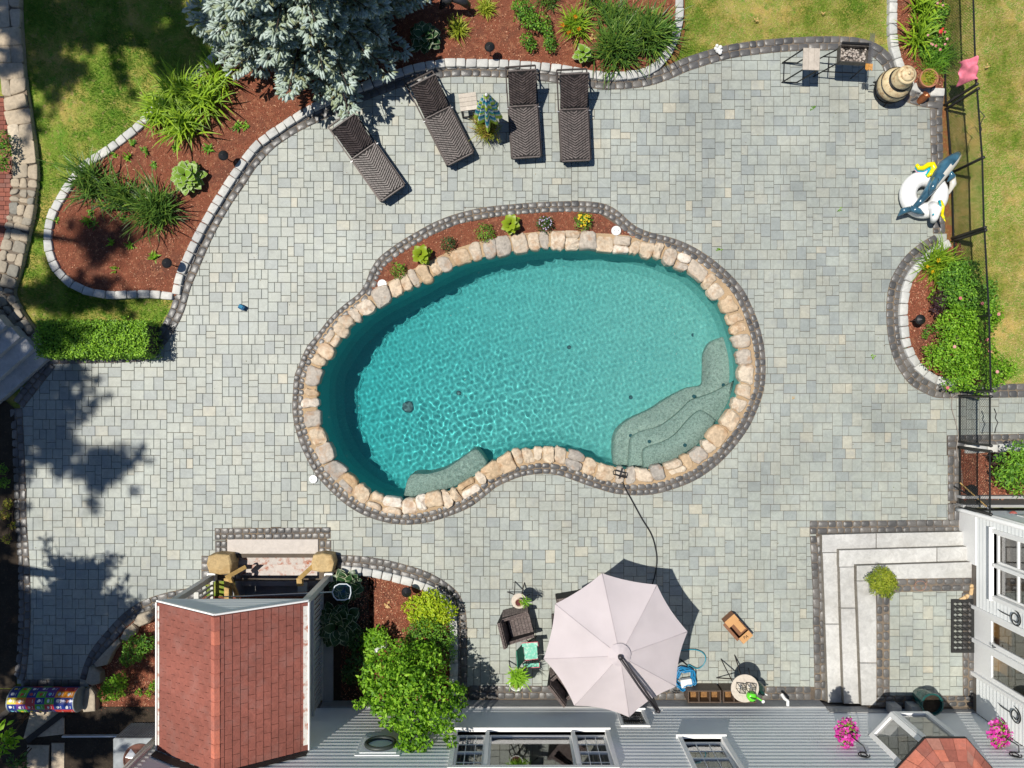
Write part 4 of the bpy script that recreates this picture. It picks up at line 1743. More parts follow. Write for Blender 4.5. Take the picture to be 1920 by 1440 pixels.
# ------------------------------------------------------------------ woven sun loungers
M_wick = stone_mat('brown_wicker', [(0.062, 0.048, 0.044), (0.105, 0.082, 0.076)], rough=.42, grain=.35, gscale=60, bump=.6, spec=.55)
M_wickd = mat('wicker_core', (0.008, 0.006, 0.006), .8)
M_frame = mat('bronze_frame', (0.045, 0.035, 0.032), .4, metal=.4)
M_alu = mat('bare_metal', (0.55, 0.55, 0.55), .3, metal=.8)


def chevrons(mb, w, y0, y1, fz, pitch=.060, bw=.036, rise=.20):
    """V-shaped strands across a panel of half width w, from y0 to y1; fz maps (x, y, up) to a place"""
    k = int((y1 - y0 + rise) / pitch) + 1
    for i in range(k):
        b = y0 - rise + i * pitch
        for s_ in (-1, 1):
            n_ = 4
            for q in range(n_):
                t0, t1 = q / n_, (q + .94) / n_
                a, e = b + rise * t0, b + rise * t1
                if a < y0 or e + bw > y1:
                    continue
                up = .016 + .004 * ((q + i) % 2)
                P = [(s_ * w * t0, a), (s_ * w * t1, e), (s_ * w * t1, e + bw), (s_ * w * t0, a + bw)]
                lo = [fz(x, y, 0) for x, y in P]
                hi = [fz(x, y, up) for x, y in P]
                mb.tone = R.random()
                mb.add(lo + hi, [(4, 5, 6, 7), (0, 1, 5, 4), (1, 2, 6, 5), (2, 3, 7, 6), (3, 0, 4, 7)])


def lounger(label):
    t = thing('sun_lounger', label, 'sun lounger', (0, 0, 0), 0, 'woven sun loungers')
    seat = MB()
    seat.bbox((0, -.46, .29), (.64, 1.2, .09), .02)
    so = seat.build('seat', M_wickd, t, world=False)
    wv = MB()
    chevrons(wv, .32, -1.05, .13, lambda x, y, u: (x, y, .336 + u))
    for y in (-1.055, .128):
        wv.bbox((0, y, .335), (.64, .03, .045), .01)
    for x in (-.318, .318):
        wv.bbox((x, -.46, .332), (.026, 1.18, .045), .01)
    wv.build('seat_weave', M_wick, so, world=False)
    bl, ba = .78, math.radians(46)
    cy, sy = math.cos(ba), math.sin(ba)
    bk = MB()
    fz = lambda x, y, u: (x, .15 + y * cy - u * sy, .34 + y * sy + u * cy)
    bk.add([fz(x, y, u) for u in (-.05, 0) for (x, y) in ((-.31, 0), (.31, 0), (.31, bl), (-.31, bl))], [(3, 2, 1, 0), (4, 5, 6, 7), (0, 1, 5, 4), (1, 2, 6, 5), (2, 3, 7, 6), (3, 0, 4, 7)])
    bo = bk.build('backrest', M_wickd, t, world=False)
    wv = MB()
    chevrons(wv, .31, .0, bl, lambda x, y, u: fz(x, y, u + .002))
    wv.tube([fz(-.31, bl, -.02), fz(.31, bl, -.02)], .025, 6)
    wv.build('back_weave', M_wick, bo, world=False)
    fr_ = MB()
    for x in (-.345, .345):
        fr_.bar((x, -1.02, .27), (x, 1.07, .27), .03, .04)
    fr_.bar((-.345, 1.07, .27), (.345, 1.07, .27), .03, .04)
    fr_.bar((-.3, .75, .265), (.3, .75, .265), .025, .03)
    fr_.build('frame', M_frame, t, world=False)
    for (x, y) in ((-.33, -.95), (.33, -.95), (-.33, .98), (.33, .98)):
        lg = MB()
        lg.bar((x, y, .26), (x, y, 0), .04)
        lg.build('leg', M_frame, t, world=False)
    st_ = MB()
    for x in (-.29, .29):
        st_.bar((x, .62, .80), (x, .88, .28), .02)
    st_.build('prop', M_frame, t, world=False)
    for x in (-.36, .36):
        hg = MB()
        hg.bbox((x, .10, .30), (.06, .02, .02), .004)
        hg.build('hinge_pin', M_alu, t, world=False)
    return t


spots = [((736, 361), (640, 225), 'leftmost brown woven sun lounger, turned furthest, near the spruce tips'),
         ((862, 295), (788, 150), 'brown woven sun lounger between the spruce and the small square table'),
         ((987, 293), (976, 128), 'brown woven sun lounger with the folded parasol shadow across its seat'),
         ((1080, 300), (1072, 133), 'brown woven sun lounger furthest right, in full sun')]
l0 = None
for f_, h_, lab in spots:
    F_, H_ = G(*f_, .33), G(*h_, .27)
    c = (F_ + H_) / 2
    d_ = H_ - F_
    rz = math.atan2(-d_.x, d_.y)
    if l0 is None:
        l0 = lounger(lab)
        l0.location = (c.x, c.y, 0)
        l0.rotation_euler = (0, 0, rz)
    else:
        dup(l0, (c.x, c.y, 0), rz, lab)

# ------------------------------------------------------------------ small square table, closed striped parasol
M_greyw = stone_mat('weathered_wood', [(0.42, 0.37, 0.31), (0.52, 0.46, 0.39)], rough=.65, grain=.22, gscale=22, bump=.4)
tb = thing('side_table', 'small square table with plank top between two loungers', 'side table', G(880, 205), math.radians(8))
for i in range(4):
    mb = MB(R.random())
    mb.bbox((0, -.15 + .1 * i, .46), (.40, .096, .025), .004)
    mb.build('plank', M_greyw, tb, world=False)
for (x, y) in ((-.18, -.18), (.18, -.18), (.18, .18), (-.18, .18)):
    mb = MB()
    mb.bar((x, y, 0), (x, y, .45), .022)
    mb.build('leg', M_frame, tb, world=False)
mb = MB()
for a, b in (((-.18, -.18), (.18, -.18)), ((.18, -.18), (.18, .18)), ((.18, .18), (-.18, .18)), ((-.18, .18), (-.18, -.18))):
    mb.bar((*a, .43), (*b, .43), .022)
    mb.bar((*a, .05), (*b, .05), .02)
mb.build('frame', M_frame, tb, world=False)

pc = G(917, 240)
pt = thing('closed_parasol', 'closed parasol striped green, blue and white standing in a grassy pot', 'parasol', pc)
mb = MB()
mb.tube([(0, 0, .2), (0, 0, 1.98)], .018, 8)
mb.build('pole', M_alu, pt, world=False)
cv = MB()
stripe_m = [mat('stripe_green', (0.46, 0.60, 0.05), .7), mat('stripe_blue', (0.02, 0.17, 0.36), .7), mat('stripe_white', (0.68, 0.7, 0.66), .7), mat('stripe_teal', (0.04, 0.42, 0.45), .7)]
nb, na = 17, 48
pat = [0, 2, 1, 3, 2, 0, 0, 1, 2, 3]
def fold_r(t_, a):
    base = .05 + .26 * t_ ** .8
    return base * (.78 + .3 * math.cos(a * 8 + .6 * math.sin(3 * t_)) * (.35 + .65 * t_) + .05 * math.sin(a * 3))
for i in range(nb):
    cv.mi = pat[i % len(pat)]
    vs = []
    for tt in (i / nb, (i + 1) / nb):
        for q in range(na):
            a = 2 * PI * q / na
            zz = 1.93 - 1.05 * tt - (.10 * (1 + math.cos(a * 4)) * tt ** 3)
            r_ = fold_r(tt, a)
            vs.append((r_ * math.cos(a), r_ * math.sin(a), zz))
    cv.add(vs, [(q, (q + 1) % na, na + (q + 1) % na, na + q) for q in range(na)])
cv.mi = 0
cv.build('folded_canopy', stripe_m, pt, world=False)
mb = MB()
mb.lathe([(.001, 1.99), (.03, 1.97), (.035, 1.94), (.02, 1.92)], n=10)
mb.build('finial', M_skim, pt, world=False)
mb = MB()
mb.lathe([(.14, 0), (.2, .28), (.19, .3), (.16, .26), (.001, .25)], n=20, cap=False)
mb.build('pot', mat('terracotta', (0.36, 0.15, 0.08), .8, bump=.3), pt, world=False)

# ------------------------------------------------------------------ charcoal grill, wood-top table, clay stove
def splay_legs(t, w, d, h, spread, m=M_black, r_=.011):
    for (x, y) in ((-1, -1), (1, -1), (1, 1), (-1, 1)):
        mb = MB()
        mb.bar((x * w / 2, y * d / 2, h), (x * w / 2 - spread, y * d / 2, 0), r_ * 2)
        mb.build('leg', m, t, world=False)


c = G(1521, 111, .74)
gt = thing('serving_table', 'wood-topped side table on black splayed legs beside the charcoal grill', 'side table', (c.x, c.y, 0), math.radians(-2))
for i in range(3):
    mb = MB(R.random())
    mb.bbox((-.125 + .125 * i, 0, .74), (.122, .49, .025), .004)
    mb.build('plank', M_greyw, gt, world=False)
for s_ in (-1, 1):
    mb = MB()
    mb.bar((-.17, s_ * .23, .72), (-.38, s_ * .23, 0), .024)
    mb.bar((.17, s_ * .23, .72), (-.05, s_ * .23, .0), .024)
    mb.build('leg', M_black, gt, world=False)
mb = MB()
mb.bar((-.36, -.23, .06), (-.36, .23, .06), .02)
mb.bar((-.38, -.23, .03), (-.05, -.23, .03), .02)
mb.bar((-.38, .23, .03), (-.05, .23, .03), .02)
mb.build('stretcher', M_black, gt, world=False)

c = G(1602, 103, .8)
gl_ = thing('charcoal_grill', 'open charcoal grill tray full of pale ash with skewers on its right end', 'grill', (c.x, c.y, 0), math.radians(-3))
M_gmetal = mat('sooty_metal', (0.10, 0.09, 0.08), .5, metal=.5, var=.4)
mb = MB()
gw, gd = .68, .36
for (cx, cy, sx_, sy_) in ((0, gd / 2, gw, .02), (0, -gd / 2, gw, .02), (-gw / 2, 0, .02, gd), (gw / 2, 0, .02, gd)):
    mb.box((cx, cy, .78), (sx_, sy_, .16))
mb.box((0, 0, .71), (gw, gd, .02))
mb.build('tray', M_gmetal, gl_, world=False)
mb = MB()
mb.bbox((0, gd / 2 + .04, .87), (gw * .95, .05, .05), .01)
mb.build('back_rail', M_black, gl_, world=False)
mb = MB()
M_ash = stone_mat('ash_and_coal', [(0.03, 0.028, 0.027), (0.16, 0.13, 0.11), (0.36, 0.31, 0.27), (0.5, 0.45, 0.40)], rough=.95, grain=.4, gscale=40, bump=.6)
for i in range(150):
    x, y = R.uniform(-.31, .27), R.uniform(-.155, .155)
    s_ = R.uniform(.016, .038)
    mb.tone = R.choice((R.uniform(0, .3), R.uniform(.45, 1), R.uniform(.5, 1)))
    mb.stone([(x + s_ * math.cos(a + R.uniform(-.4, .4)), y + s_ * math.sin(a + R.uniform(-.4, .4))) for a in (0, 1.25, 2.5, 3.75, 5)], .72, .735 + R.uniform(.0, .035), .01, .004, R, .3)
mb.build('ash', M_ash, gl_, kind='stuff', world=False)
sk = [mat('skewer_steel', (0.42, 0.40, 0.37), .35, metal=.9)]
for i in range(7):
    x = .26 + .016 * i
    mb = MB()
    mb.bar((x, -.22, .885), (x + .03, .47 - .02 * (i % 3), .9), .007)
    mb.build('skewer', sk[0], gl_, world=False)
for i in range(6):
    mb = MB()
    x = .235 + .027 * i
    mb.tube([(x, -.22, .885), (x - .004, -.35 - .02 * (i % 2), .885)], .012, 6)
    mb.build('skewer_handle', mat('orange_wood', (0.55, 0.26, 0.05), .5, var=.25), gl_, world=False)
for s_ in (-1, 1):
    mb = MB()
    mb.bar((-.33, s_ * .16, .70), (-.58, s_ * .18, 0), .022)
    mb.build('leg', M_black, gl_, world=False)
    mb = MB()
    mb.bar((.33, s_ * .16, .70), (.30, s_ * .18, 0), .022)
    mb.build('leg', M_black, gl_, world=False)
mb = MB()
mb.bar((-.56, -.18, .05), (-.56, .18, .05), .018)
mb.bar((-.5, -.17, .28), (.31, -.17, .28), .018)
mb.bar((-.5, .17, .28), (.31, .17, .28), .018)
mb.bar((-.35, -.17, .28), (-.35, .17, .28), .018)
mb.build('stretcher', M_black, gl_, world=False)
mb = MB()
mb.tube([(.33, -.05, .8), (.40, -.05, .8), (.40, -.12, .8), (.33, -.12, .8)], .008, 5)
mb.build('handle', M_black, gl_, world=False)

c = G(1663, 170)
ch = thing('clay_stove', 'cream crackled clay chiminea with dark iron bands on a black stand', 'chiminea', (c.x - .03, c.y - .02, 0))
M_clay = stone_mat('crackled_cream_clay', [(0.62, 0.50, 0.30), (0.62, 0.50, 0.30)], rough=.55, grain=.2, gscale=12, bump=.3, blotch=.9, blotch_col=(0.36, 0.20, 0.09), bscale=9)
mb = MB()
mb.lathe([(.20, .12), (.29, .17), (.355, .27), (.375, .38), (.355, .49), (.30, .59), (.24, .65)], n=32)
mb.build('body', M_clay, ch, smooth=True, world=False)
mb = MB()
mb.lathe([(.235, .65), (.25, .68), (.24, .76), (.215, .85), (.20, .90), (.21, .93), (.17, .94)], n=28)
mb.build('neck', M_clay, ch, smooth=True, world=False)
mb = MB()
mb.lathe([(.15, .94), (.155, .965), (.11, .99), (.001, 1.0)], n=24)
mb.lathe([(.03, .995), (.036, 1.02), (.001, 1.035)], n=10)
mb.build('lid', M_clay, ch, smooth=True, world=False)
for (r_, z_) in ((.372, .30), (.352, .50), (.255, .66), (.247, .70)):
    mb = MB()
    mb.tube([(r_ * math.cos(a), r_ * math.sin(a), z_) for a in np.linspace(0, 2 * PI, 32)[:-1]], .013, 6, closed=True)
    mb.build('iron_band', M_black, ch, smooth=True, world=False)
mb = MB()
mb.tube([(.33 * math.cos(a), .33 * math.sin(a), .14) for a in np.linspace(0, 2 * PI, 32)[:-1]], .016, 6, closed=True)
for a in (.4, 2.5, 4.6):
    mb.bar((.3 * math.cos(a), .3 * math.sin(a), .14), (.36 * math.cos(a), .36 * math.sin(a), 0), .025)
mb.tube([(-.34, 0, .3), (-.46, .02, .32), (-.52, .02, .28)], .014, 6)
mb.build('stand', M_black, ch, world=False)

c = G(1741, 147, .35)
pp = thing('terracotta_pot', 'round terracotta pot with mossy planting behind the clay stove', 'plant pot', (c.x, c.y, 0))
mb = MB()
mb.lathe([(.12, .03), (.19, .33), (.215, .33), (.215, .38), (.19, .38), (.18, .34), (.001, .33)], n=26, cap=False)
mb.build('pot', mat('terracotta', (0.36, 0.15, 0.08), .8), pp, world=False)
mb = MB()
mb.lathe([(.183, .335), (.1, .36), (.001, .37)], n=20, cap=False)
mb.build('moss', ground_mat('pot_moss', [(0.22, 0.20, 0.02), (9, .4, .6, (0.12, 0.16, 0.02)), (14, .5, .65, (0.35, 0.17, 0.03))], fine=(60, .4)), pp, world=False)
c = G(1731, 186, .2)
cp = thing('copper_pot', 'small tilted copper pot standing on the cobbles by the clay stove', 'pot', (c.x, c.y, 0))
mb = MB()
M_ = Matrix.Rotation(-.5, 3, 'X') @ Matrix.Rotation(.35, 3, 'Y')
mb.lathe([(.06, 0), (.09, .12), (.085, .22), (.1, .25), (.085, .25), (.07, .2), (.001, .12)], n=18, mtx=M_, cap=False)
mb.build('body', mat('copper', (0.34, 0.12, 0.05), .35, metal=.6), cp, smooth=True, world=False)
mb = MB()
mb.bar((-.18, .03, .02), (-.05, .11, .06), .045, .02)
mb.build('brush', M_black, cp, world=False)

# ------------------------------------------------------------------ pool floats
c = G(1732, 365, .2)
fl = thing('ring_float', 'white inflatable unicorn ring float with rainbow tail lying by the fence', 'pool float', (c.x, c.y, 0))
M_vinyl = mat('white_vinyl', (0.80, 0.80, 0.79), .22, var=.02, coat=.3)
mb = MB()
Rm, rm_ = .37, .185
mb.tube([(Rm * math.cos(a), Rm * math.sin(a), .2) for a in np.linspace(0, 2 * PI, 41)[:-1]], rm_, 18, closed=True)
mb.build('ring', M_vinyl, fl, smooth=True, world=False)
vin = [mat('vinyl_yellow', (0.80, 0.66, 0.0), .25, var=.02), mat('vinyl_green', (0.02, 0.45, 0.18), .25, var=.02), mat('vinyl_cyan', (0.0, 0.36, 0.62), .25, var=.02), mat('vinyl_teal', (0.0, 0.30, 0.40), .25, var=.02), mat('vinyl_pink', (0.75, 0.45, 0.55), .25, var=.02)]
o3 = c


def L_(px, py, z):
    p = G(px, py, z)
    return Vector((p.x - o3.x, p.y - o3.y, z))


tail = [[(1718, 308), (1723, 315), (1731, 315), (1740, 309), (1748, 308), (1752, 316), (1745, 326), (1739, 331)],
        [(1718, 311), (1722, 318), (1731, 318), (1739, 313), (1744, 313), (1747, 318), (1741, 327), (1736, 330)],
        [(1717, 314), (1722, 320), (1731, 320), (1737, 317), (1741, 317), (1742, 321), (1737, 328), (1734, 328)],
        [(1717, 317), (1721, 322), (1730, 321), (1735, 320), (1737, 321), (1737, 325), (1734, 327), (1733, 327)]]
for i, tl in enumerate(tail):
    mb = MB()
    pts = [L_(x, y, .42 - .035 * i) for x, y in tl]
    mb.tube(pts, [.035, .05, .055, .06, .07, .07, .05, .03] if i == 0 else .034, 10)
    mb.build('tail_stripe', vin[(0, 1, 2, 4)[i]], fl, smooth=True, world=False)
mb = MB()
mb.tube([L_(1743, 398, .2), L_(1750, 388, .4), L_(1755, 392, .5), L_(1752, 408, .42), L_(1750, 416, .34)], [.12, .135, .125, .09, .06], 14)
mb.build('head', M_vinyl, fl, smooth=True, world=False)
mb = MB()
mb.tube([L_(1766, 402, .5), L_(1770, 410, .52)], [.035, .025], 8)
mb.mi = 1
mb.tube([L_(1769, 407, .51), L_(1770, 411, .52)], [.027, .022], 8)
mb.mi = 0
mb.tube([L_(1770, 411, .52), L_(1773, 416, .52)], [.021, .004], 8)
mb.build('horn', [vin[0], vin[1]], fl, smooth=True, world=False)
mb = MB()
mb.tube([L_(1762, 377, .5), L_(1768, 388, .52), L_(1767, 402, .52)], [.05, .04, .03], 8)
mb.build('mane', vin[0], fl, smooth=True, world=False)
mb = MB()
mb.tube([L_(1761, 376, .53), L_(1764, 387, .56)], [.03, .02], 8)
mb.build('ear', vin[3], fl, smooth=True, world=False)
mb = MB()
mb.lathe([(.022, 0), (.018, .008), (.001, .01)], L_(1750, 402, .545), 10)
mb.build('eye', vin[3], fl, world=False)

o3 = G(1745, 345)
dl = thing('dolphin_float', 'blue-grey and white inflatable whale float lying across the ring float', 'pool float', o3)
M_wb = mat('whale_blue', (0.035, 0.10, 0.15), .16, var=.5, scale=5, coat=.4)
M_ww = mat('whale_white', (0.58, 0.56, 0.50), .25, var=.06, scale=6, coat=.3)
body = [(1712, 391, .4), (1727, 376, .44), (1746, 352, .46), (1761, 329, .48), (1774, 312, .47), (1786, 300, .44), (1795, 291, .40), (1799, 285, .38)]
rad_ = [.05, .075, .115, .155, .17, .14, .09, .03]
pts = [L_(*p) for p in body]
mb = MB()
n_ = 16
mb.tube(pts, rad_, n_)
# belly side white
for fi, f_ in enumerate(mb.f[:-2]):
    cc = sum((Vector(mb.v[i]) for i in f_), Vector()) / len(f_)
    k = min(range(len(pts) - 1), key=lambda q: (pts[q] + pts[q + 1] - 2 * cc).length)
    d_ = cc - (pts[k] + pts[k + 1]) / 2
    side = d_.dot(Vector((.79, -.60, 0)))
    mb.m[fi] = 1 if side > .028 and k > 1 else 0
mb.build('body', [M_wb, M_ww], dl, smooth=True, world=False)
for (a, b, c_, nm, m_) in (((1706, 392, .4), (1692, 396, .36), (1684, 405, .3), 'tail_fluke', M_wb), ((1706, 390, .4), (1722, 396, .42), (1733, 402, .4), 'tail_fluke', M_wb),
                           ((1755, 335, .6), (1748, 352, .62), (1741, 364, .55), 'flipper', M_wb), ((1778, 322, .5), (1786, 330, .5), (1776, 341, .45), 'flipper', M_wb),
                           ((1785, 330, .35), (1787, 345, .33), (1779, 364, .3), 'side_flap', M_ww)):
    mb = MB()
    mb.tube([L_(*a), L_(*b), L_(*c_)], [.07, .075, .015], 10)
    mb.v = [(p[0], p[1], p[2]) for p in mb.v]
    mb.build(nm, m_, dl, smooth=True, world=False)
mb = MB()
for (x, y) in ((1788, 303), (1770, 320)):
    p = L_(x, y, .6)
    mb.tube([p + Vector((-.07, -.04, -.06)), p + Vector((-.03, -.02, -.01)), p + Vector((.03, .02, -.01))], [.012, .03, .012], 8)
mb.build('eye_patch', M_black, dl, smooth=True, world=False)

# ------------------------------------------------------------------ big cantilever parasol
PX, PY = 2.15, -5.42
um = thing('cantilever_parasol', 'large pale pinkish white cantilever parasol opened over the seating', 'parasol', (PX, PY, 0))
M_canvas = mat('pale_canvas', (0.62, 0.555, 0.572), .8, var=.05, scale=2.2, spec=.2, bump=.35, bscale=6)
_nt = M_canvas.node_tree
_tr = _nt.nodes.new('ShaderNodeBsdfTranslucent')
_tr.inputs[0].default_value = (.6, .55, .56, 1)
_mx = _nt.nodes.new('ShaderNodeMixShader')
_mx.inputs[0].default_value = .22
_nt.links.new(_nt.nodes['Principled BSDF'].outputs[0], _mx.inputs[1])
_nt.links.new(_tr.outputs[0], _mx.inputs[2])
_nt.links.new(_mx.outputs[0], _nt.nodes['Material Output'].inputs['Surface'])
a0 = math.radians(10.7)
rimz, topz, rr_ = 1.95, 2.52, 1.52
ns, nr = 8, 8
for k in range(8):
    aa, ab = a0 + k * PI / 4, a0 + (k + 1) * PI / 4
    mb = MB()
    vs = []
    for i in range(nr + 1):
        t_ = .02 + .98 * i / nr
        for j in range(ns + 1):
            s_ = j / ns
            p = Vector((math.cos(aa), math.sin(aa), 0)).lerp(Vector((math.cos(ab), math.sin(ab), 0)), s_) * rr_ * t_
            bow = 4 * s_ * (1 - s_)
            p *= 1 - .035 * bow * t_
            z_ = topz + (rimz - topz) * (t_ ** 1.12) - .05 * bow * t_ * (1 - .2 * t_)
            z_ += .006 * math.sin(14 * t_ + 3 * k) * bow * t_ + .004 * math.sin(23 * s_ + k) * t_ * t_
            vs.append((PX + p.x, PY + p.y, z_))
    fs = [(i * (ns + 1) + j, i * (ns + 1) + j + 1, (i + 1) * (ns + 1) + j + 1, (i + 1) * (ns + 1) + j) for i in range(nr) for j in range(ns)]
    mb.add(vs, fs)
    mb.build('canopy_panel', M_canvas, um, smooth=True)
    se = MB()
    se.tube([(PX + math.cos(aa) * rr_ * t_, PY + math.sin(aa) * rr_ * t_, topz + (rimz - topz) * t_ ** 1.12 + .003) for t_ in np.linspace(.05, 1, 9)], .006, 4)
    se.build('seam', M_canvas, um, smooth=True)
    rb = MB()
    e = Vector((PX + math.cos(aa) * rr_, PY + math.sin(aa) * rr_, rimz - .012))
    rb.bar((PX, PY, topz - .04), e, .018)
    rb.build('rib', M_frame, um)
mb = MB()
vs, fs = [], []
n_ = 32
for (r_, dz) in ((.02, .045), (.1, .035), (.19, -.01), (.23, -.035)):
    for q in range(n_):
        a = 2 * PI * q / n_
        vs.append((PX + r_ * math.cos(a), PY + r_ * math.sin(a), topz + dz + (.010 * math.sin(a * 8) + .006 * math.sin(a * 13 + 1)) * (r_ / .23) ** 2))
fs = [(i * n_ + q, i * n_ + (q + 1) % n_, (i + 1) * n_ + (q + 1) % n_, (i + 1) * n_ + q) for i in range(3) for q in range(n_)]
mb.add(vs, fs)
mb.build('vent_cap', M_canvas, um, smooth=True)
M_pole = mat('charcoal_pole', (0.05, 0.045, 0.05), .4, metal=.3)
AE = Vector((3.0, -6.71, 2.12))
top = Vector((PX, PY, topz + .10))
for s_ in (-.022, .022):
    mb = MB()
    off = Vector((AE - top)).cross(Vector((0, 0, 1))).normalized() * s_
    mb.tube([top + off, top.lerp(AE, .5) + off * 1.3 + Vector((0, 0, .05)), AE + off], .024, 8)
    mb.build('arm', M_pole, um, smooth=True)
mb = MB()
mb.tube([top + Vector((0, 0, -.1)), top + Vector((0, 0, .03))], [.045, .05], 10)
mb.build('hub', M_pole, um, smooth=True)
mb = MB()
mb.tube([AE + Vector((0, 0, .03)), (3.0, -6.71, .08)], .038, 10)
mb.build('pole', M_pole, um, smooth=True)
mb = MB()
mb.tube([AE + Vector((.03, -.03, -.05)), AE + Vector((.08, .0, .0)), AE + Vector((.08, .06, .0))], .012, 6)
mb.tube([AE + Vector((-.04, -.05, -.06)), AE + Vector((-.10, -.05, -.02))], .025, 6)
mb.build('crank', M_alu, um, smooth=True)
mb = MB()
mb.bbox((3.0, -6.71, .045), (.7, .7, .08), .02)
mb.build('base', M_black, um)

# ------------------------------------------------------------------ wicker chairs
M_wick2 = stone_mat('grey_brown_wicker', [(0.085, 0.06, 0.055), (0.16, 0.125, 0.115)], rough=.5, grain=.3, gscale=60, bump=.7)


def woven_panel(mb, o, ux, uy, un, w, h, nu, nv):
    """basket weave: short strands over and under"""
    for i in range(nu):
        for j in range(nv):
            a, b = (i + .06) / nu * w, (i + .94) / nu * w
            c_, d = (j + .1) / nv * h, (j + .9) / nv * h
            up = .006 if (i + j) % 2 else .001
            mb.tone = R.random()
            q = [o + ux * x + uy * y + un * z for z in (0, up + .006) for (x, y) in ((a, c_), (b, c_), (b, d), (a, d))]
            mb.add(q, [(4, 5, 6, 7), (0, 1, 5, 4), (1, 2, 6, 5), (2, 3, 7, 6), (3, 0, 4, 7)])


def armchair(label):
    t = thing('armchair', label, 'armchair', (0, 0, 0), 0, 'wicker armchairs by the parasol')
    mb = MB()
    mb.bbox((.02, 0, .30), (.56, .5, .16), .02)
    s_ = mb.build('seat', M_wickd, t, world=False)
    wv = MB()
    woven_panel(wv, Vector((-.22, -.235, .381)), Vector((1, 0, 0)), Vector((0, 1, 0)), Vector((0, 0, 1)), .52, .47, 7, 16)
    wv.build('seat_weave', M_wick2, s_, world=False)
    for sd_ in (-1, 1):
        mb = MB()
        y = sd_ * .27
        mb.add([(-.30, y - .035, .02), (.30, y - .035, .02), (.30, y + .035, .02), (-.30, y + .035, .02), (-.32, y - .035, .66), (.30, y - .035, .55), (.30, y + .035, .55), (-.32, y + .035, .66)],
               [(0, 1, 5, 4), (1, 2, 6, 5), (2, 3, 7, 6), (3, 0, 4, 7), (4, 5, 6, 7)])
        a_ = mb.build('arm', M_wickd, t, world=False)
        wv = MB()
        woven_panel(wv, Vector((-.30, y + sd_ * .036, .05)), Vector((1, 0, 0)), Vector((0, 0, 1)), Vector((0, sd_, 0)), .6, .5, 14, 12)
        woven_panel(wv, Vector((-.31, y - .036, .655)), Vector((.985, 0, -.177)), Vector((0, 1, 0)), Vector((.17, 0, .98)), .61, .072, 16, 2)
        wv.build('arm_weave', M_wick2, a_, world=False)
    mb = MB()
    mb.add([(-.30, -.30, .05), (-.23, -.30, .05), (-.23, .30, .05), (-.30, .30, .05), (-.42, -.30, .86), (-.36, -.30, .86), (-.36, .30, .86), (-.42, .30, .86)],
           [(0, 1, 5, 4), (1, 2, 6, 5), (2, 3, 7, 6), (3, 0, 4, 7), (4, 5, 6, 7)])
    b_ = mb.build('backrest', M_wickd, t, world=False)
    wv = MB()
    woven_panel(wv, Vector((-.27, -.3, .38)), Vector((0, 1, 0)), Vector((-.155, 0, .988)), Vector((.98, 0, .155)), .6, .48, 16, 12)
    woven_panel(wv, Vector((-.42, -.3, .862)), Vector((1, 0, 0)), Vector((0, 1, 0)), Vector((0, 0, 1)), .06, .6, 2, 16)
    wv.build('back_weave', M_wick2, b_, world=False)
    for (x, y) in ((-.27, -.25), (.27, -.25), (.27, .25), (-.27, .25)):
        mb = MB()
        mb.bar((x, y, 0), (x, y, .1), .05)
        mb.build('leg', M_frame, t, world=False)
    return t


c = G(972, 1172, .4)
ac = armchair('brown wicker armchair standing in the sun left of the big parasol')
ac.location = (c.x, c.y, 0)
ac.rotation_euler = (0, 0, math.radians(14))
for (px, py, rz, lab) in ((1072, 1142, -80, 'wicker armchair half under the upper left edge of the parasol'), (1060, 1186, 180, 'wicker armchair whose side shows below the left tip of the parasol'), (1066, 1270, 38, 'wicker armchair with its dark inner back showing at the lower left of the parasol')):
    c = G(px, py, .4)
    dup(ac, (c.x, c.y, 0), math.radians(rz), lab)

c = G(992, 1222, .4)
fc = thing('camp_chair', 'folding camp chair in mint green print with pink piping', 'camp chair', (c.x, c.y, 0), math.radians(4))
M_mint = stone_mat('mint_print', [(0.16, 0.48, 0.36), (0.16, 0.48, 0.36)], rough=.7, grain=.3, gscale=16, bump=.1, blotch=.9, blotch_col=(0.60, 0.68, 0.62), bscale=14)
M_dkg = mat('shaded_green_cloth', (0.02, 0.16, 0.10), .7)  # backrest green darkened to carry the shade on its inner face
M_pink = mat('pink_piping', (0.55, 0.13, 0.16), .6)
mb = MB()
mb.bbox((.04, 0, .40), (.30, .36, .03), .01)
mb.build('seat', M_mint, fc, world=False)
mb = MB()
mb.add([(-.12, -.19, .40), (-.12, .19, .40), (-.27, .2, .84), (-.27, -.2, .84), (-.14, -.19, .40), (-.14, .19, .40), (-.29, .2, .84), (-.29, -.2, .84)], [(0, 1, 2, 3), (7, 6, 5, 4), (2, 6, 7, 3), (0, 3, 7, 4), (1, 5, 6, 2)])
mb.build('backrest', M_dkg, fc, world=False)
for s_ in (-1, 1):
    mb = MB()
    mb.bbox((.03, s_ * .235, .60), (.36, .085, .02), .008)
    mb.build('arm', M_mint, fc, world=False)
    mb = MB()
    mb.tube([(-.16, s_ * .285, .612), (.21, s_ * .285, .612), (.215, s_ * .19, .612)], .01, 5)
    mb.tube([(.19, s_ * .17, .41), (-.11, s_ * .185, .41)], .011, 5)
    mb.build('piping', M_pink, fc, world=False)
    for (xa, xb) in ((-.16, .2), (.2, -.16)):
        mb = MB()
        mb.bar((xa, s_ * .2, .6), (xb, s_ * .2, 0), .018)
        mb.build('leg', M_black, fc, world=False)
mb = MB()
mb.lathe([(.04, .58), (.042, .614), (.034, .614), (.03, .6), (.001, .6)], (.12, -.235, 0), 14, cap=False)
mb.build('cup_holder', M_black, fc, world=False)


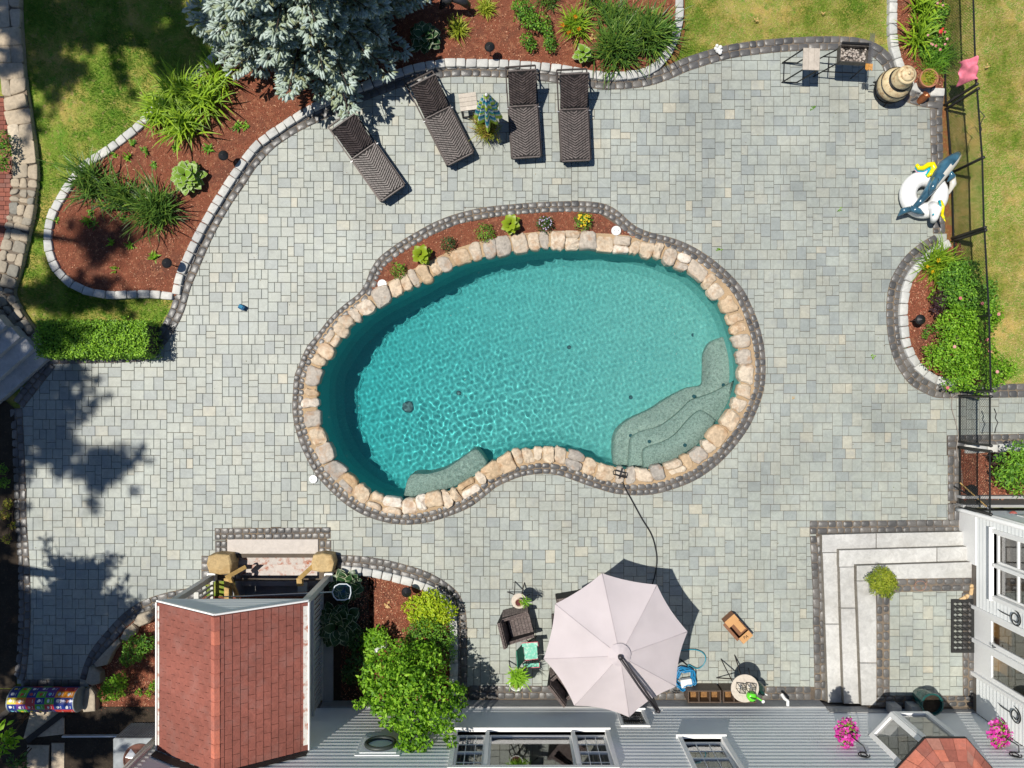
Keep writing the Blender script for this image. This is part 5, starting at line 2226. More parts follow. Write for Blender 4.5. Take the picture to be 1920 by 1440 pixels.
# ------------------------------------------------------------------ round tables
def round_table(px, py, z, r_, label, rz):
    c = G(px, py, z)
    t = thing('round_table', label, 'side table', (c.x, c.y, 0), rz, 'round side tables')
    mb = MB(R.random())
    mb.lathe([(r_ * .96, z - .03), (r_, z - .02), (r_, z - .004), (r_ * .98, z), (.001, z)], n=32, cap=False)
    mb.build('tabletop', M_greyw, t, world=False)
    k = r_ * .95 + .1
    for a in (0, 1, 2):
        p = a * 2 * PI / 3
        q = p + 2 * PI / 3 * 1.25
        mb = MB()
        mb.bar((r_ * .7 * math.cos(p), r_ * .7 * math.sin(p), z - .03), (k * math.cos(q), k * math.sin(q), 0), .02)
        mb.bar((r_ * .7 * math.cos(p), r_ * .7 * math.sin(p), z - .03), (k * math.cos(p - .7), k * math.sin(p - .7), 0), .02)
        mb.build('leg', M_frame, t, world=False)
    return t


round_table(973, 1127, .70, .172, 'small round table carrying the little pot with a trailing sprig', .5)
round_table(971, 1275, .74, .16, 'small round table carrying the white pot with the bright fern', 1.1)
round_table(1397, 1291, .95, .31, 'tall round wooden table with two lanterns in front of the house wall', .9)
c = G(973, 1127, .70)
q = thing('plant_pot', 'little brown pot with a trailing sprig on a round table', 'plant pot', c)
mb = MB()
mb.lathe([(.06, .002), (.085, .12), (.095, .13), (.08, .13), (.07, .09), (.001, .08)], n=18, cap=False)
mb.build('pot', mat('beige_pot', (0.42, 0.30, 0.22), .6), q, world=False)
mb = MB()
mb.lathe([(.072, .095), (.001, .1)], n=14, cap=False)
mb.build('soil', mat('wine_soil', (0.10, 0.02, 0.02), .9), q, world=False)
c = G(968, 1278, .74)
q = thing('plant_pot', 'white round pot holding the bright fern on a round table', 'plant pot', c)
mb = MB()
mb.lathe([(.08, .002), (.13, .13), (.155, .15), (.14, .15), (.11, .1), (.001, .09)], n=22, cap=False)
mb.build('pot', M_skim, q, world=False)
mb = MB()
mb.lathe([(.115, .105), (.001, .115)], n=14, cap=False)
mb.build('soil', mat('wine_soil', (0.10, 0.02, 0.02), .9), q, world=False)
M_lglass = glass_mat('lantern_glass', clear=.85)
M_dkbr = mat('dark_brown_metal', (0.03, 0.026, 0.022), .45)
for i, (px, py, lab) in enumerate(((1386, 1285, 'left one of two black framed glass lanterns on the tall round table'), (1404, 1285, 'right one of two black framed glass lanterns on the tall round table'))):
    c = G(px, py, .95)
    ln = thing('lantern', lab, 'lantern', c, -.1, 'lanterns on the round table')
    w_ = .065
    mb = MB()
    for x in (-w_, w_):
        for y in (-w_, w_):
            mb.bar((x, y, 0), (x, y, .26), .012)
    for zz in (.006, .26):
        for s_ in (-1, 1):
            mb.bar((-w_, s_ * w_, zz), (w_, s_ * w_, zz), .012)
            mb.bar((s_ * w_, -w_, zz), (s_ * w_, w_, zz), .012)
    mb.build('frame', M_dkbr, ln, world=False)
    mb = MB()
    mb.box((0, 0, .012), (2 * w_, 2 * w_, .01))
    mb.build('floor', M_greyw, ln, world=False)
    mb = MB()
    mb.box((0, 0, .262), (2 * w_ - .01, 2 * w_ - .01, .004))
    mb.build('pane', M_lglass, ln, world=False)
    mb = MB()
    mb.lathe([(.03, .018), (.03, .1), (.001, .1)], n=12)
    mb.build('candle', M_skim, ln, world=False)
c = G(1407, 1303, .95)
wc = thing('watering_can', 'bright green plastic watering can with dark rim on the round table edge', 'watering can', c, -.2)
M_lime = mat('lime_plastic', (0.12, 0.62, 0.03), .3, var=.05)
mb = MB()
mb.lathe([(.085, .0), (.105, .03), (.1, .12), (.06, .15)], n=20)
mb.build('body', M_lime, wc, smooth=True, world=False)
mb = MB()
mb.tube([(.09, 0, .05), (.16, -.01, .1), (.23, -.03, .16)], [.03, .02, .014], 8)
mb.build('spout', M_lime, wc, smooth=True, world=False)
mb = MB()
mb.lathe([(.03, 0), (.035, .02), (.001, .022)], (.235, -.03, .15), 12)
mb.build('rose', M_skim, wc, world=False)
mb = MB()
mb.tube([(-.05, 0, .14), (-.02, 0, .22), (.05, 0, .2), (.07, 0, .14)], .012, 6)
mb.build('handle', mat('dark_green_plastic', (0.03, 0.16, 0.02), .4), wc, smooth=True, world=False)
c = G(1428, 1298, .62)
bd = thing('glass_demijohn', 'dark green glass bottle standing behind the round table', 'bottle', (c.x, c.y, 0))
mb = MB()
mb.lathe([(.10, 0), (.13, .05), (.13, .42), (.1, .55), (.045, .62), (.04, .72), (.035, .72)], n=22)
mb.build('body', mat('bottle_green', (0.01, 0.045, 0.035), .08), bd, smooth=True, world=False)
mb = MB()
mb.tube([(.03, 0, .68), (.1, -.03, .7)], .014, 6)
mb.build('tap', M_skim, bd, world=False)

# planter boxes along the wall
M_brwn = mat('brown_resin', (0.085, 0.055, 0.038), .55, var=.15)
M_tansoil = ground_mat('tan_soil', [(0.30, 0.16, 0.06), (20, .4, .6, (0.2, 0.1, 0.04))], fine=(60, .4))
for (px0, px1, n_, lab) in ((1290, 1352, 3, 'brown planter box with three square cells below the blue hose'), (1356, 1418, 3, 'brown planter box with three square cells beneath the tall round table')):
    z = .42
    a, b = G(px0, 1296, z), G(px1, 1317, z)
    w_, d_ = b.x - a.x, a.y - b.y
    pb_ = thing('planter_box', lab, 'planter', ((a.x + b.x) / 2, (a.y + b.y) / 2, 0), 0, 'planter boxes by the wall')
    mb = MB()
    mb.box((0, d_ / 2, z / 2), (w_, .025, z))
    mb.box((0, -d_ / 2, z / 2), (w_, .025, z))
    mb.box((-w_ / 2 + .012, 0, z / 2), (.024, d_ - .03, z - .004))
    mb.box((w_ / 2 - .012, 0, z / 2), (.024, d_ - .03, z - .004))
    mb.build('wall', M_brwn, pb_, world=False)
    for i in range(1, n_):
        mb = MB()
        mb.box((-w_ / 2 + w_ * i / n_, 0, z / 2), (.022, d_ - .03, z - .008))
        mb.build('divider', M_brwn, pb_, world=False)
    mb = MB()
    mb.box((0, 0, .17), (w_ - .05, d_ - .03, .02))
    mb.build('soil', M_tansoil, pb_, world=False)

# hoses
M_blue = mat('blue_hose', (0.015, 0.20, 0.42), .35, var=.1)
hs = thing('garden_hose', 'blue garden hose coiled on the paving right of the big parasol', 'hose', G(1283, 1275))
mb = MB()
pts = []
for i in range(200):
    a = i / 200 * 2 * PI * 8.3
    r_ = 17.5 + 3 * math.sin(i * .37) + 2 * math.sin(i * 1.3)
    x, y = 1284 + r_ * math.cos(a) + 2 * math.sin(i * .21), 1273 + r_ * math.sin(a) * 1.05 + 2 * math.cos(i * .17)
    pts.append(G(x, y, .06 + .13 * i / 200 + .01 * math.sin(i)))
mb.tube(pts, .013, 6)
mb.build('coil', M_blue, hs, smooth=True)
mb = MB()
mb.tube([Vector((*p, .05)) for p in smooth_px([(1292, 1256), (1290, 1245), (1306, 1252), (1318, 1245), (1322, 1232), (1316, 1222), (1303, 1217), (1285, 1217), (1270, 1219)], False, 6)], .012, 6)
mb.build('loop', mat('teal_hose', (0.03, 0.24, 0.32), .35), hs, smooth=True)
mb = MB()
mb.tube([Vector((*p, .16)) for p in smooth_px([(1272, 1292), (1264, 1294), (1258, 1291)], False, 4)], .012, 6)
mb.tube([Vector((*p, .03)) for p in smooth_px([(1296, 1252), (1285, 1244), (1275, 1235)], False, 4)], .014, 6)
mb.build('end', M_black, hs, smooth=True)
wb = thing('white_box', 'white plastic box lying inside the coiled blue hose', 'box', G(1284, 1276), .15)
mb = MB()
mb.bbox((0, 0, .12), (.26, .19, .12), .015)
mb.build('body', M_skim, wb, world=False)
vc = thing('vacuum_hose', 'thin black hose curving from the pool edge to under the big parasol', 'hose', G(1165, 890))
mb = MB()
mb.tube([Vector((*p, .035)) for p in smooth_px([(1163, 893), (1172, 915), (1186, 941), (1203, 972), (1220, 1000), (1228, 1025), (1231, 1050), (1227, 1080), (1218, 1105), (1205, 1130)], False, 8)], .015, 7)
mb.build('hose', M_black, vc, smooth=True)
ph = thing('pool_vacuum_handle', 'black pool cleaner bracket lying on the fieldstone edge', 'pool tool', G(1160, 887, .1), -.3)
mb = MB()
mb.tube([(-.13, .05, .12), (.13, .05, .13), (.15, 0, .13), (.13, -.05, .13), (-.13, -.05, .12), (-.15, 0, .12)], .014, 6, closed=True)
mb.build('loop', M_black, ph, smooth=True, world=False)
mb = MB()
mb.tube([(.06, -.02, .12), (.16, -.05, .1)], .025, 8)
mb.tube([(.02, .15, .1), (.02, -.12, .12)], .012, 6)
mb.build('clamp', M_frame, ph, world=False)

# cardboard box
cbx = G(1384, 1178, .2)
d_ = G(1403, 1200, 0) - G(1365, 1157, 0)
bx = thing('cardboard_box', 'open tan cardboard box marked PA lying on the paving', 'box', (cbx.x, cbx.y, 0), math.atan2(d_.y, d_.x))
M_card = mat('cardboard', (0.50, 0.27, 0.11), .75, var=.06, scale=6)
M_cardd = mat('cardboard_inside', (0.20, 0.09, 0.045), .8, var=.08)
ln, wd, h_ = .66, .30, .24
mb = MB()
mb.box((0, wd / 2, h_ / 2), (ln, .008, h_))
mb.box((0, -wd / 2, h_ / 2), (ln, .008, h_))
mb.box((-ln / 2, 0, h_ / 2), (.008, wd - .01, h_))
mb.box((ln / 2, 0, h_ / 2), (.008, wd - .01, h_))
mb.box((0, 0, .01), (ln - .01, wd - .01, .01))
mb.build('body', M_cardd, bx, world=False)
for (x0, x1, nm) in ((-.33, -.16, 'flap'), (.17, .335, 'flap')):
    mb = MB()
    mb.box(((x0 + x1) / 2, 0, h_ + .004), (x1 - x0, wd - .004, .006))
    mb.build(nm, M_card, bx, world=False)
mb = MB()
mb.box((-.01, .06, h_ - .05), (.26, .15, .02))
mb.build('insert', M_card, bx, world=False)
mb = MB()
mb.box((-.05, -.185, h_ - .02), (.5, .06, .006))
mb.build('side_flap', M_cardd, bx, world=False)
tc = bpy.data.curves.new('marking', 'FONT')
tc.body = 'PA'
tc.size = .10
tc.align_x = 'CENTER'
tc.align_y = 'CENTER'
tc.materials.append(M_black)
to = bpy.data.objects.new('marking', tc)
COL.objects.link(to)
to.parent = bx
to.location = (.25, 0, h_ + .0085)
to.rotation_euler = (0, 0, math.radians(75))
dg_ = bpy.context.evaluated_depsgraph_get()
tm = bpy.data.meshes.new_from_object(to.evaluated_get(dg_))
bpy.data.objects.remove(to)
to = bpy.data.objects.new('marking', tm)
COL.objects.link(to)
to.parent = bx
to.location = (.25, 0, h_ + .0085)
to.rotation_euler = (0, 0, math.radians(75))

# ------------------------------------------------------------------ landing things
M_mat = mat('rubber_mat', (0.012, 0.012, 0.012), .7)
a, b = G(1782, 1123, .46), G(1825, 1223, .46)
dm = thing('door_mat', 'black openwork rubber doormat on the landing', 'doormat', ((a.x + b.x) / 2, (a.y + b.y) / 2, .482), 0)
w_, h_ = b.x - a.x, a.y - b.y
mb = MB()
mb.box((0, h_ / 2 - .03, .008), (w_, .06, .014))
mb.box((0, -h_ / 2 + .03, .008), (w_, .06, .014))
mb.box((w_ / 2 - .03, 0, .008), (.06, h_ - .12, .013))
mb.box((-w_ / 2 + .03, 0, .008), (.06, h_ - .12, .013))
mb.build('rim', M_mat, dm, world=False)
mb = MB()
for i in range(4):
    for j in range(9):
        cx, cy = -w_ / 2 + .1 + (w_ - .2) * i / 3, -h_ / 2 + .11 + (h_ - .22) * j / 8
        mb.tube([(cx + .055 * math.cos(t_), cy + .055 * math.sin(t_), .008) for t_ in np.linspace(0, 2 * PI, 11)[:-1]], .009, 4, closed=True)
        for t_ in range(4):
            an = t_ * PI / 2 + PI / 4
            mb.bar((cx + .075 * math.cos(an), cy + .075 * math.sin(an), .008), (cx + .015 * math.cos(an), cy + .03 * math.sin(an), .008), .016, .012)
mb.build('lattice', M_mat, dm, world=False)
for i, (px, py, rz, lab) in enumerate(((1821, 1106, 1.45, 'tan sandal standing against the white house wall'), (1807, 1121, .55, 'tan sandal lying at the corner of the black doormat'))):
    c = G(px, py, .47)
    sh = thing('sandal', lab, 'shoe', (c.x, c.y, .46), rz, 'pair of tan sandals')
    mb = MB()
    pl = [(-.12, -.03), (-.08, -.042), (0, -.036), (.08, -.05), (.125, -.03), (.135, 0), (.125, .03), (.08, .05), (0, .036), (-.08, .042), (-.12, .03)]
    mb.stone(pl, 0.0, .035, .012, .0)
    mb.build('sole', mat('tan_leather', (0.55, 0.38, 0.20), .6), sh, world=False)
    mb = MB()
    mb.tube([(.04, -.045, .02), (.05, -.02, .055), (.05, .02, .055), (.04, .045, .02)], .016, 6)
    mb.build('strap', mat('tan_strap', (0.48, 0.31, 0.15), .6), sh, smooth=True, world=False)
c = G(1744, 1318, .9)
tp = thing('teal_planter', 'tall dark teal planter with bare soil beside the bay window', 'planter', (c.x, c.y, .455))
mb = MB()
mb.lathe([(.15, 0), (.2, .2), (.225, .48), (.25, .5), (.25, .54), (.215, .54), (.205, .46), (.001, .45)], n=28, cap=False)
mb.build('pot', mat('teal_glaze', (0.008, 0.07, 0.065), .25, coat=.3), tp, smooth=False, world=False)
mb = MB()
mb.lathe([(.207, .47), (.1, .475), (.001, .48)], n=20, cap=False)
mb.build('soil', M_soil, tp, world=False)
rgc = G(1725, 1098, .47)
rg_ = thing('hose_ring', 'thin looped wire ring lying on the landing cobbles', 'wire ring', (rgc.x, rgc.y, .475))
mb = MB()
mb.tube([(.13 * math.cos(a), .11 * math.sin(a), .01) for a in np.linspace(0, 2 * PI, 25)[:-1]], .007, 5, closed=True)
mb.tube([(.1, .04, .01), (.17, .1, .012)], .006, 5)
mb.build('loop', mat('red_wire', (0.30, 0.16, 0.12), .5), rg_, world=False)

# scroll brackets and hanging baskets
def scroll(wf, u, z, r_, parent, name='scroll'):
    mb = MB()
    pts = []
    for i in range(40):
        a = i / 39 * 2 * PI * 1.6
        k = r_ * (1 - .62 * i / 39)
        pts.append(wf.p(u + k * math.cos(a), .04, z + k * math.sin(a)))
    mb.tube(pts, .012, 5)
    return mb.build(name, M_black, parent, smooth=True)


for (px, py, lab) in ((1904, 1160, 'black wrought iron scroll ornament on the white wall above the door'), (1906, 1342, 'black wrought iron scroll ornament on the white wall near the corner')):
    u = -(py - 720) / SX * 15.07 / 17
    t = thing('wall_scroll', lab, 'wall ornament', (10.46, u, 1.93))
    scroll(WR, u, 1.93, .17, t)
    mb = MB()
    mb.tube([WR.p(u, .04, 1.76), WR.p(u + .02, .08, 1.6), WR.p(u + .02, .05, 1.45)], .012, 5)
    mb.build('hook', M_black, t)
baskets = []
for (px, py, hx, lab) in ((1586, 1369, 1612, 'pink flower basket hanging left of the bay window'), (1871, 1372, 1893, 'pink flower basket hanging right of the bay window by the corner')):
    z = 2.1
    c = G(px, py, z)
    t = thing('hanging_basket', lab, 'flower basket', (c.x, -7.43, 2.45), 0, 'pink hanging flower baskets')
    hu = (hx - 960) / SX * .862
    scroll(WB, hu, 2.5, .12, t, 'bracket')
    mb = MB()
    mb.tube([WB.p(hu, .02, 2.35), WB.p(hu, .15, 2.62), WB.p((hu + c.x) / 2, .3, 2.66), (c.x, c.y, 2.45), (c.x, c.y, 2.3)], .012, 5)
    mb.build('hook', M_black, t, smooth=True)
    mb = MB()
    mb.lathe([(.06, -.14), (.14, -.04), (.16, 0), (.001, -.01)], (c.x, c.y, z), 16, cap=False)
    mb.build('basket', M_dkbr, t)
    baskets.append((t, c))

# round wreath plaque on the shaded wall
t = thing('wall_plaque', 'dark round wreath on a square panel fixed to the grey wall', 'wall ornament', (-2.7, -7.4, 2.05))
mb = MB()
WB.box(mb, -3.15, -2.25, 0.005, .03, 1.72, 2.5)
WB.box(mb, -3.07, -2.33, .03, .042, 1.80, 2.42)
mb.build('panel', M_siding, t)
mb = MB()
mb.tube([WB.p(-2.7 + .29 * math.cos(a), .07, 2.1 + .24 * math.sin(a)) for a in np.linspace(0, 2 * PI, 33)[:-1]], .045, 8, closed=True)
mb.build('wreath', mat('dark_green_ring', (0.03, 0.04, 0.035), .5), t, smooth=True)
t = thing('wind_chime', 'small bronze wind chime hanging on the grey wall under the climbing shrub', 'wind chime', WB.p(-1.83, .1, 2.2))
mb = MB()
mb.lathe([(.03, 0), (.045, .06), (.02, .1), (.001, .11)], WB.p(-1.86, .12, 2.12), 12)
mb.build('bell', mat('bronze', (0.12, 0.07, 0.03), .3, metal=.8), t)
mb = MB()
for s_ in (-.02, 0, .02):
    mb.bar(WB.p(-1.86 + s_, .12, 2.2), WB.p(-1.84 + s_ * .3, .12, 1.9), .006)
mb.build('rod', M_alu, t)

# ------------------------------------------------------------------ path lamps
for (px, py, lab) in ((418, 291, 'black dome path lamp in the left bed beside the patio kerb'), (312, 493, 'black dome path lamp low in the left bed, half in shade'), (918, 87, 'black dome path lamp in the upper bed above the loungers'), (762, 1111, 'black dome path lamp beside the golden shrub'), (1727, 599, 'black dome path lamp in the rose bed'), (1873, 858, 'black dome path lamp beside the gate post')):
    z = .5 if px != 1873 else .62
    c = G(px, py, z)
    t = thing('path_lamp', lab, 'path lamp', (c.x, c.y, .03), 0, 'black dome path lamps')
    mb = MB()
    mb.lathe([(.115, z - .06), (.118, z - .05), (.09, z - .015), (.03, z), (.015, z + .02), (.001, z + .022)], n=24, cap=False)
    mb.build('lamp_shade', M_blackp, t, smooth=True, world=False)
    mb = MB()
    mb.tube([(0, 0, 0), (0, 0, z - .02)], .013, 6)
    mb.build('stem', M_blackp, t, world=False)

# ------------------------------------------------------------------ chain link fence
M_wire = mat('black_vinyl_wire', (0.012, 0.013, 0.012), .4)


def fence_run(pts, h, label, gate=False):
    P = [Vector((*G2(x, y), 0)) for x, y in pts]
    t = thing('chain_link_gate' if gate else 'chain_link_fence', label, 'gate' if gate else 'fence', P[0])
    for i, p in enumerate(P):
        mb = MB()
        mb.tube([(p.x, p.y, -.03), (p.x, p.y, h + .03)], .026 if gate else .034, 8)
        mb.lathe([(.04, h + .03), (.03, h + .06), (.001, h + .07)], (p.x, p.y, 0), 8)
        mb.build('post', M_wire, t)
    for a, b in zip(P[:-1], P[1:]):
        for z_ in (h, .06):
            mb = MB()
            mb.tube([a + Vector((0, 0, z_)), b + Vector((0, 0, z_))], .021, 6)
            mb.build('rail', M_wire, t)
        d = b - a
        ln = d.length
        d.normalize()
        n_ = Vector((-d.y, d.x, 0)) * .004
        mb = MB()
        pitch = .066
        k = int((ln + h) / pitch)
        for i in range(k + 1):
            for s_ in (1, -1):
                u0 = i * pitch - (h if s_ > 0 else 0)
                # wire from (u0, 0) to (u0+h, h), clipped to the panel
                ua, ub = (u0, u0 + h) if s_ > 0 else (u0, u0 - h)
                za, zb = .06, h
                def clip(u, z_, u2, z2):
                    if u < 0:
                        k_ = (0 - u) / (u2 - u) if u2 != u else 0
                        return (0, z_ + (z2 - z_) * k_)
                    if u > ln:
                        k_ = (ln - u) / (u2 - u) if u2 != u else 0
                        return (ln, z_ + (z2 - z_) * k_)
                    return (u, z_)
                if max(ua, ub) <= 0 or min(ua, ub) >= ln:
                    continue
                A_ = clip(ua, za, ub, zb)
                B_ = clip(ub, zb, ua, za)
                pa = a + d * A_[0] + n_ * s_ + Vector((0, 0, A_[1]))
                pb_ = a + d * B_[0] + n_ * s_ + Vector((0, 0, B_[1]))
                mb.tube([pa, pb_], .0030, 3, caps=False)
        mb.build('wire_mesh', M_wire, t, kind='stuff')
    return t


fence_run([(1763, -60), (1771, 197)], 1.15, 'black chain-link fence panel at the upper corner bed')
fence_run([(1773, 205), (1782, 325), (1785, 447)], 1.15, 'black chain-link fence along the patio behind the pool floats')
fence_run([(1786, 452), (1794, 600), (1797, 732)], 1.15, 'black chain-link fence grown through by the rose bushes')
fence_run([(1797, 742), (1797, 828)], 1.12, 'black chain-link gate closed across the paved path', True)
fence_run([(1797, 838), (1797, 948)], 1.12, 'black chain-link fence between the gate and the white house')
c = G(1863, 790, 1.1)
t = thing('latch_chain', 'black chain hanging from the gate rail', 'chain', c)
mb = MB()
mb.tube([Vector((*G2(x, y, 1.06), 1.06)) for x, y in ((1864, 766), (1868, 776), (1866, 784), (1871, 792), (1867, 802), (1865, 812))], .012, 6)
mb.build('chain', M_wire, t, smooth=True)
t = thing('wire_tangle', 'loops of black wire hanging on the fence rail by the lawn', 'wire', G(1836, 225, 1.1))
mb = MB()
mb.tube([Vector((*p, 1.08)) for p in [G2(x, y, 1.08) for x, y in ((1834, 205), (1841, 212), (1846, 218), (1841, 226), (1838, 235), (1841, 243), (1836, 250))]], .01, 5)
mb.tube([Vector((*G2(x, y, 1.08), 1.08)) for x, y in ((1836, 250), (1828, 238), (1818, 243))], .006, 5)
mb.build('loop', M_wire, t, smooth=True)
# pink towel over the fence
tw = thing('towel', 'pink towel draped over the black fence rail', 'towel', G(1812, 135, 1.1))
M_towel = mat('pink_towel', (0.62, 0.16, 0.22), .85, var=.45, scale=5, bump=.3)
mb = MB()
n_ = 14
cor = [(1797, 118, .95), (1829, 107, 1.18), (1834, 152, 1.2), (1796, 160, .8)]
A_, B_, C_, D_ = [G(*p) for p in cor]
vs = []
for i in range(n_ + 1):
    for j in range(n_ + 1):
        u, v = i / n_, j / n_
        p = A_.lerp(B_, u).lerp(D_.lerp(C_, u), v)
        p.z += .06 * math.sin(7 * u + 4 * v) + .05 * math.sin(11 * v - 5 * u) + .10 * math.sin(PI * u)
        p.x += .02 * math.sin(8 * v)
        vs.append(p)
mb.add(vs, [(i * (n_ + 1) + j, (i + 1) * (n_ + 1) + j, (i + 1) * (n_ + 1) + j + 1, i * (n_ + 1) + j + 1) for i in range(n_) for j in range(n_)])
o = mb.build('cloth', M_towel, tw, smooth=True)
sol = o.modifiers.new('thickness', 'SOLIDIFY')
sol.thickness = .012

# ------------------------------------------------------------------ small stray things
t = thing('chlorine_floater', 'small blue plastic box standing on the patio left of the pool', 'box', G(456, 577), -.5)
mb = MB()
mb.bbox((0, 0, .06), (.15, .11, .12), .015)
mb.build('body', mat('dark_blue_plastic', (0.01, 0.07, 0.16), .65, spec=.2), t, world=False)
mb = MB()
mb.bbox((-.02, .01, .125), (.10, .07, .014), .004)
mb.build('lid', mat('blue_plastic', (0.02, 0.16, 0.28), .65, spec=.2), t, world=False)
t = thing('garden_ornament', 'small white crumpled ornament on the lawn edge above the patio', 'ornament', G(1345, 97), .3)
mb = MB()
for (x, y, r_, z_) in ((0, 0, .07, .06), (.05, .04, .05, .1), (-.05, .05, .045, .08), (.02, -.07, .05, .07), (-.02, .09, .04, .12), (.07, -.02, .035, .05)):
    mb.lathe([(.001, z_ - r_ * .8), (r_ * .8, z_ - r_ * .4), (r_, z_), (r_ * .7, z_ + r_ * .5), (.001, z_ + r_ * .7)], (x, y, .02), 8, cap=False)
mb.build('body', M_skim, t, world=False)
t = thing('metal_sculpture', 'dark metal arched garden sculpture in the upper bed', 'sculpture', G(853, 8))
M_gun = mat('gunmetal', (0.05, 0.05, 0.055), .4, metal=.5)
mb = MB()
mb.tube([G(827, 14, .1), G(832, 4, .45), G(842, -2, .6), G(852, -2, .5)], [.05, .09, .1, .04], 10)
mb.build('arch', M_gun, t, smooth=True)
mb = MB()
mb.tube([G(846, 0, .5), G(858, -1, .55), G(868, 2, .5), G(877, 10, .3), G(880, 16, .05)], [.04, .09, .1, .08, .02], 10)
mb.build('arch', M_gun, t, smooth=True)
mb = MB()
mb.bar(G(845, 4, .4), G(846, 16, 0.05), .03)
mb.build('foot', M_gun, t)
# leaf skimmer net leaning on the railing
t = thing('pool_net', 'pool skimmer net with pale hoop lying across the porch railing', 'pool net', G(640, 1110, 1.0))
mb = MB()
mb.tube([G(418, 1119, 1.02), G(520, 1115, 1.01), G(622, 1110, 1.0)], .014, 8)
mb.build('pole', M_alu, t, smooth=True)
hp = [(623, 1110), (628, 1099), (636, 1095), (650, 1095), (657, 1100), (658, 1112), (655, 1122), (646, 1125), (632, 1125), (626, 1119)]
mb = MB()
mb.tube([G(x, y, 1.0) for x, y in hp], .013, 6, closed=True)
mb.build('hoop', mat('pale_blue_plastic', (0.55, 0.60, 0.66), .4), t, smooth=True)
mb = MB()
k = 24
cx, cy = 641, 1110
ring = [G(x, y, 1.0) for x, y in hp]
cen = sum(ring, Vector()) / len(ring) - Vector((0, 0, .12))
for i in range(len(ring)):
    a, b = ring[i], ring[(i + 1) % len(ring)]
    for q in range(3):
        p = a.lerp(b, q / 3)
        mb.tube([p, p.lerp(cen, .5) - Vector((0, 0, .04)), cen], .0022, 3, caps=False)
for f_ in (.25, .5, .75, .9):
    mb.tube([p.lerp(cen, f_) - Vector((0, 0, .04 * math.sin(PI * f_))) for p in ring], .0022, 3, closed=True)
mb.build('netting', mat('blue_net', (0.03, 0.10, 0.2), .6), t, kind='stuff')
# white garden goose in the stairwell bed
t = thing('white_jug', 'white two-lobed ceramic ornament among the shrubs by the stairwell', 'ornament', G(713, 1216))
mb = MB()
p = G(708, 1221, .5)
mb.lathe([(.05, .1), (.085, .2), (.1, .35), (.075, .48), (.03, .55), (.001, .56)], (p.x, p.y, 0), 16)
p = G(718, 1212, .45)
mb.lathe([(.05, .1), (.08, .2), (.095, .32), (.07, .44), (.001, .48)], (p.x, p.y, 0), 16)
mb.build('body', M_skim, t, smooth=True)
# air conditioner
t = thing('air_conditioner', 'pale grey air conditioning unit with round fan grille beside the house corner', 'air conditioner', (-8.45, -8.35, 0))
mb = MB()
mb.bbox((-8.42, -8.4, .78), (.98, .98, .06), .03)
mb.build('top', mat('grey_enamel', (0.27, 0.29, 0.30), .4, var=.2, scale=6), t)
mb = MB()
for z_ in np.linspace(.08, .72, 12):
    mb.box((-8.42, -7.93, z_), (.94, .03, .018))
for x in np.linspace(-8.88, -7.96, 16):
    mb.box((x, -7.925, .4), (.014, .03, .7))
mb.build('side_grille', mat('grey_enamel', (0.42, 0.45, 0.47), .4), t, kind='stuff')
mb = MB()
mb.box((-8.42, -8.42, .4), (.9, .9, .72))
mb.build('core', M_dark, t)
mb = MB()
fc_ = G(262, 1425, .82)
mb.lathe([(.36, .815), (.37, .83), (.34, .83), (.335, .812), (.001, .811)], (fc_.x, fc_.y, 0), 32, cap=False)
mb.build('fan_well', mat('rust_brown', (0.10, 0.035, 0.02), .7, var=.5, scale=6), t)
mb = MB()
mb.lathe([(.07, .815), (.08, .84), (.05, .85), (.001, .852)], (fc_.x, fc_.y, 0), 16, cap=False)
mb.build('hub', M_alu, t)
for i in range(3):
    mb = MB()
    a = i * 2 * PI / 3 + .5
    mb.add([(fc_.x + r_ * math.cos(a + s_), fc_.y + r_ * math.sin(a + s_), .818 + .01 * (s_ > 0)) for r_, s_ in ((.07, -.4), (.32, -.35), (.33, .35), (.07, .4))], [(0, 1, 2, 3)])
    mb.build('blade', M_alu, t)
# colourful play roller
t = thing('play_roller', 'colourful inflatable learning roller lying across the lower left path', 'toy', G(85, 1312))
zc = .28
x0, x1 = G(27, 1311, zc).x, G(149, 1311, zc).x
yc = G(85, 1311, zc).y
rc = .27
cols = [mat('toy_blue', (0.012, 0.03, 0.20), .3, var=.03), mat('toy_red', (0.50, 0.03, 0.03), .3, var=.03), mat('toy_green', (0.10, 0.36, 0.03), .3, var=.03), mat('toy_orange', (0.62, 0.22, 0.01), .3, var=.03), mat('toy_yellow', (0.65, 0.50, 0.02), .3, var=.03), mat('toy_purple', (0.10, 0.03, 0.22), .3, var=.03)]
rows = [[0, 5, 1, 2, 1, 0, 0], [0, 2, 0, 5, 5, 1, 1], [0, 2, 0, 2, 5, 3, 3], [4, 3, 1, 0, 2, 0, 0]]
mb = MB()
for j in range(12):
    for i in range(7):
        mb.mi = rows[(j + 1) % 4][i]
        xa, xb = x0 + (x1 - x0) * i / 7, x0 + (x1 - x0) * (i + 1) / 7
        vs, fs = [], []
        for q in range(4):
            a = 2 * PI * (j + q / 3) / 12
            vs += [(xa, yc + rc * math.cos(a), zc + rc * math.sin(a)), (xb, yc + rc * math.cos(a), zc + rc * math.sin(a))]
        mb.add(vs, [(2 * q, 2 * q + 1, 2 * q + 3, 2 * q + 2) for q in range(3)])
mb.mi = 0
mb.build('skin', cols, t)
ic = MB()
rg = random.Random(9)
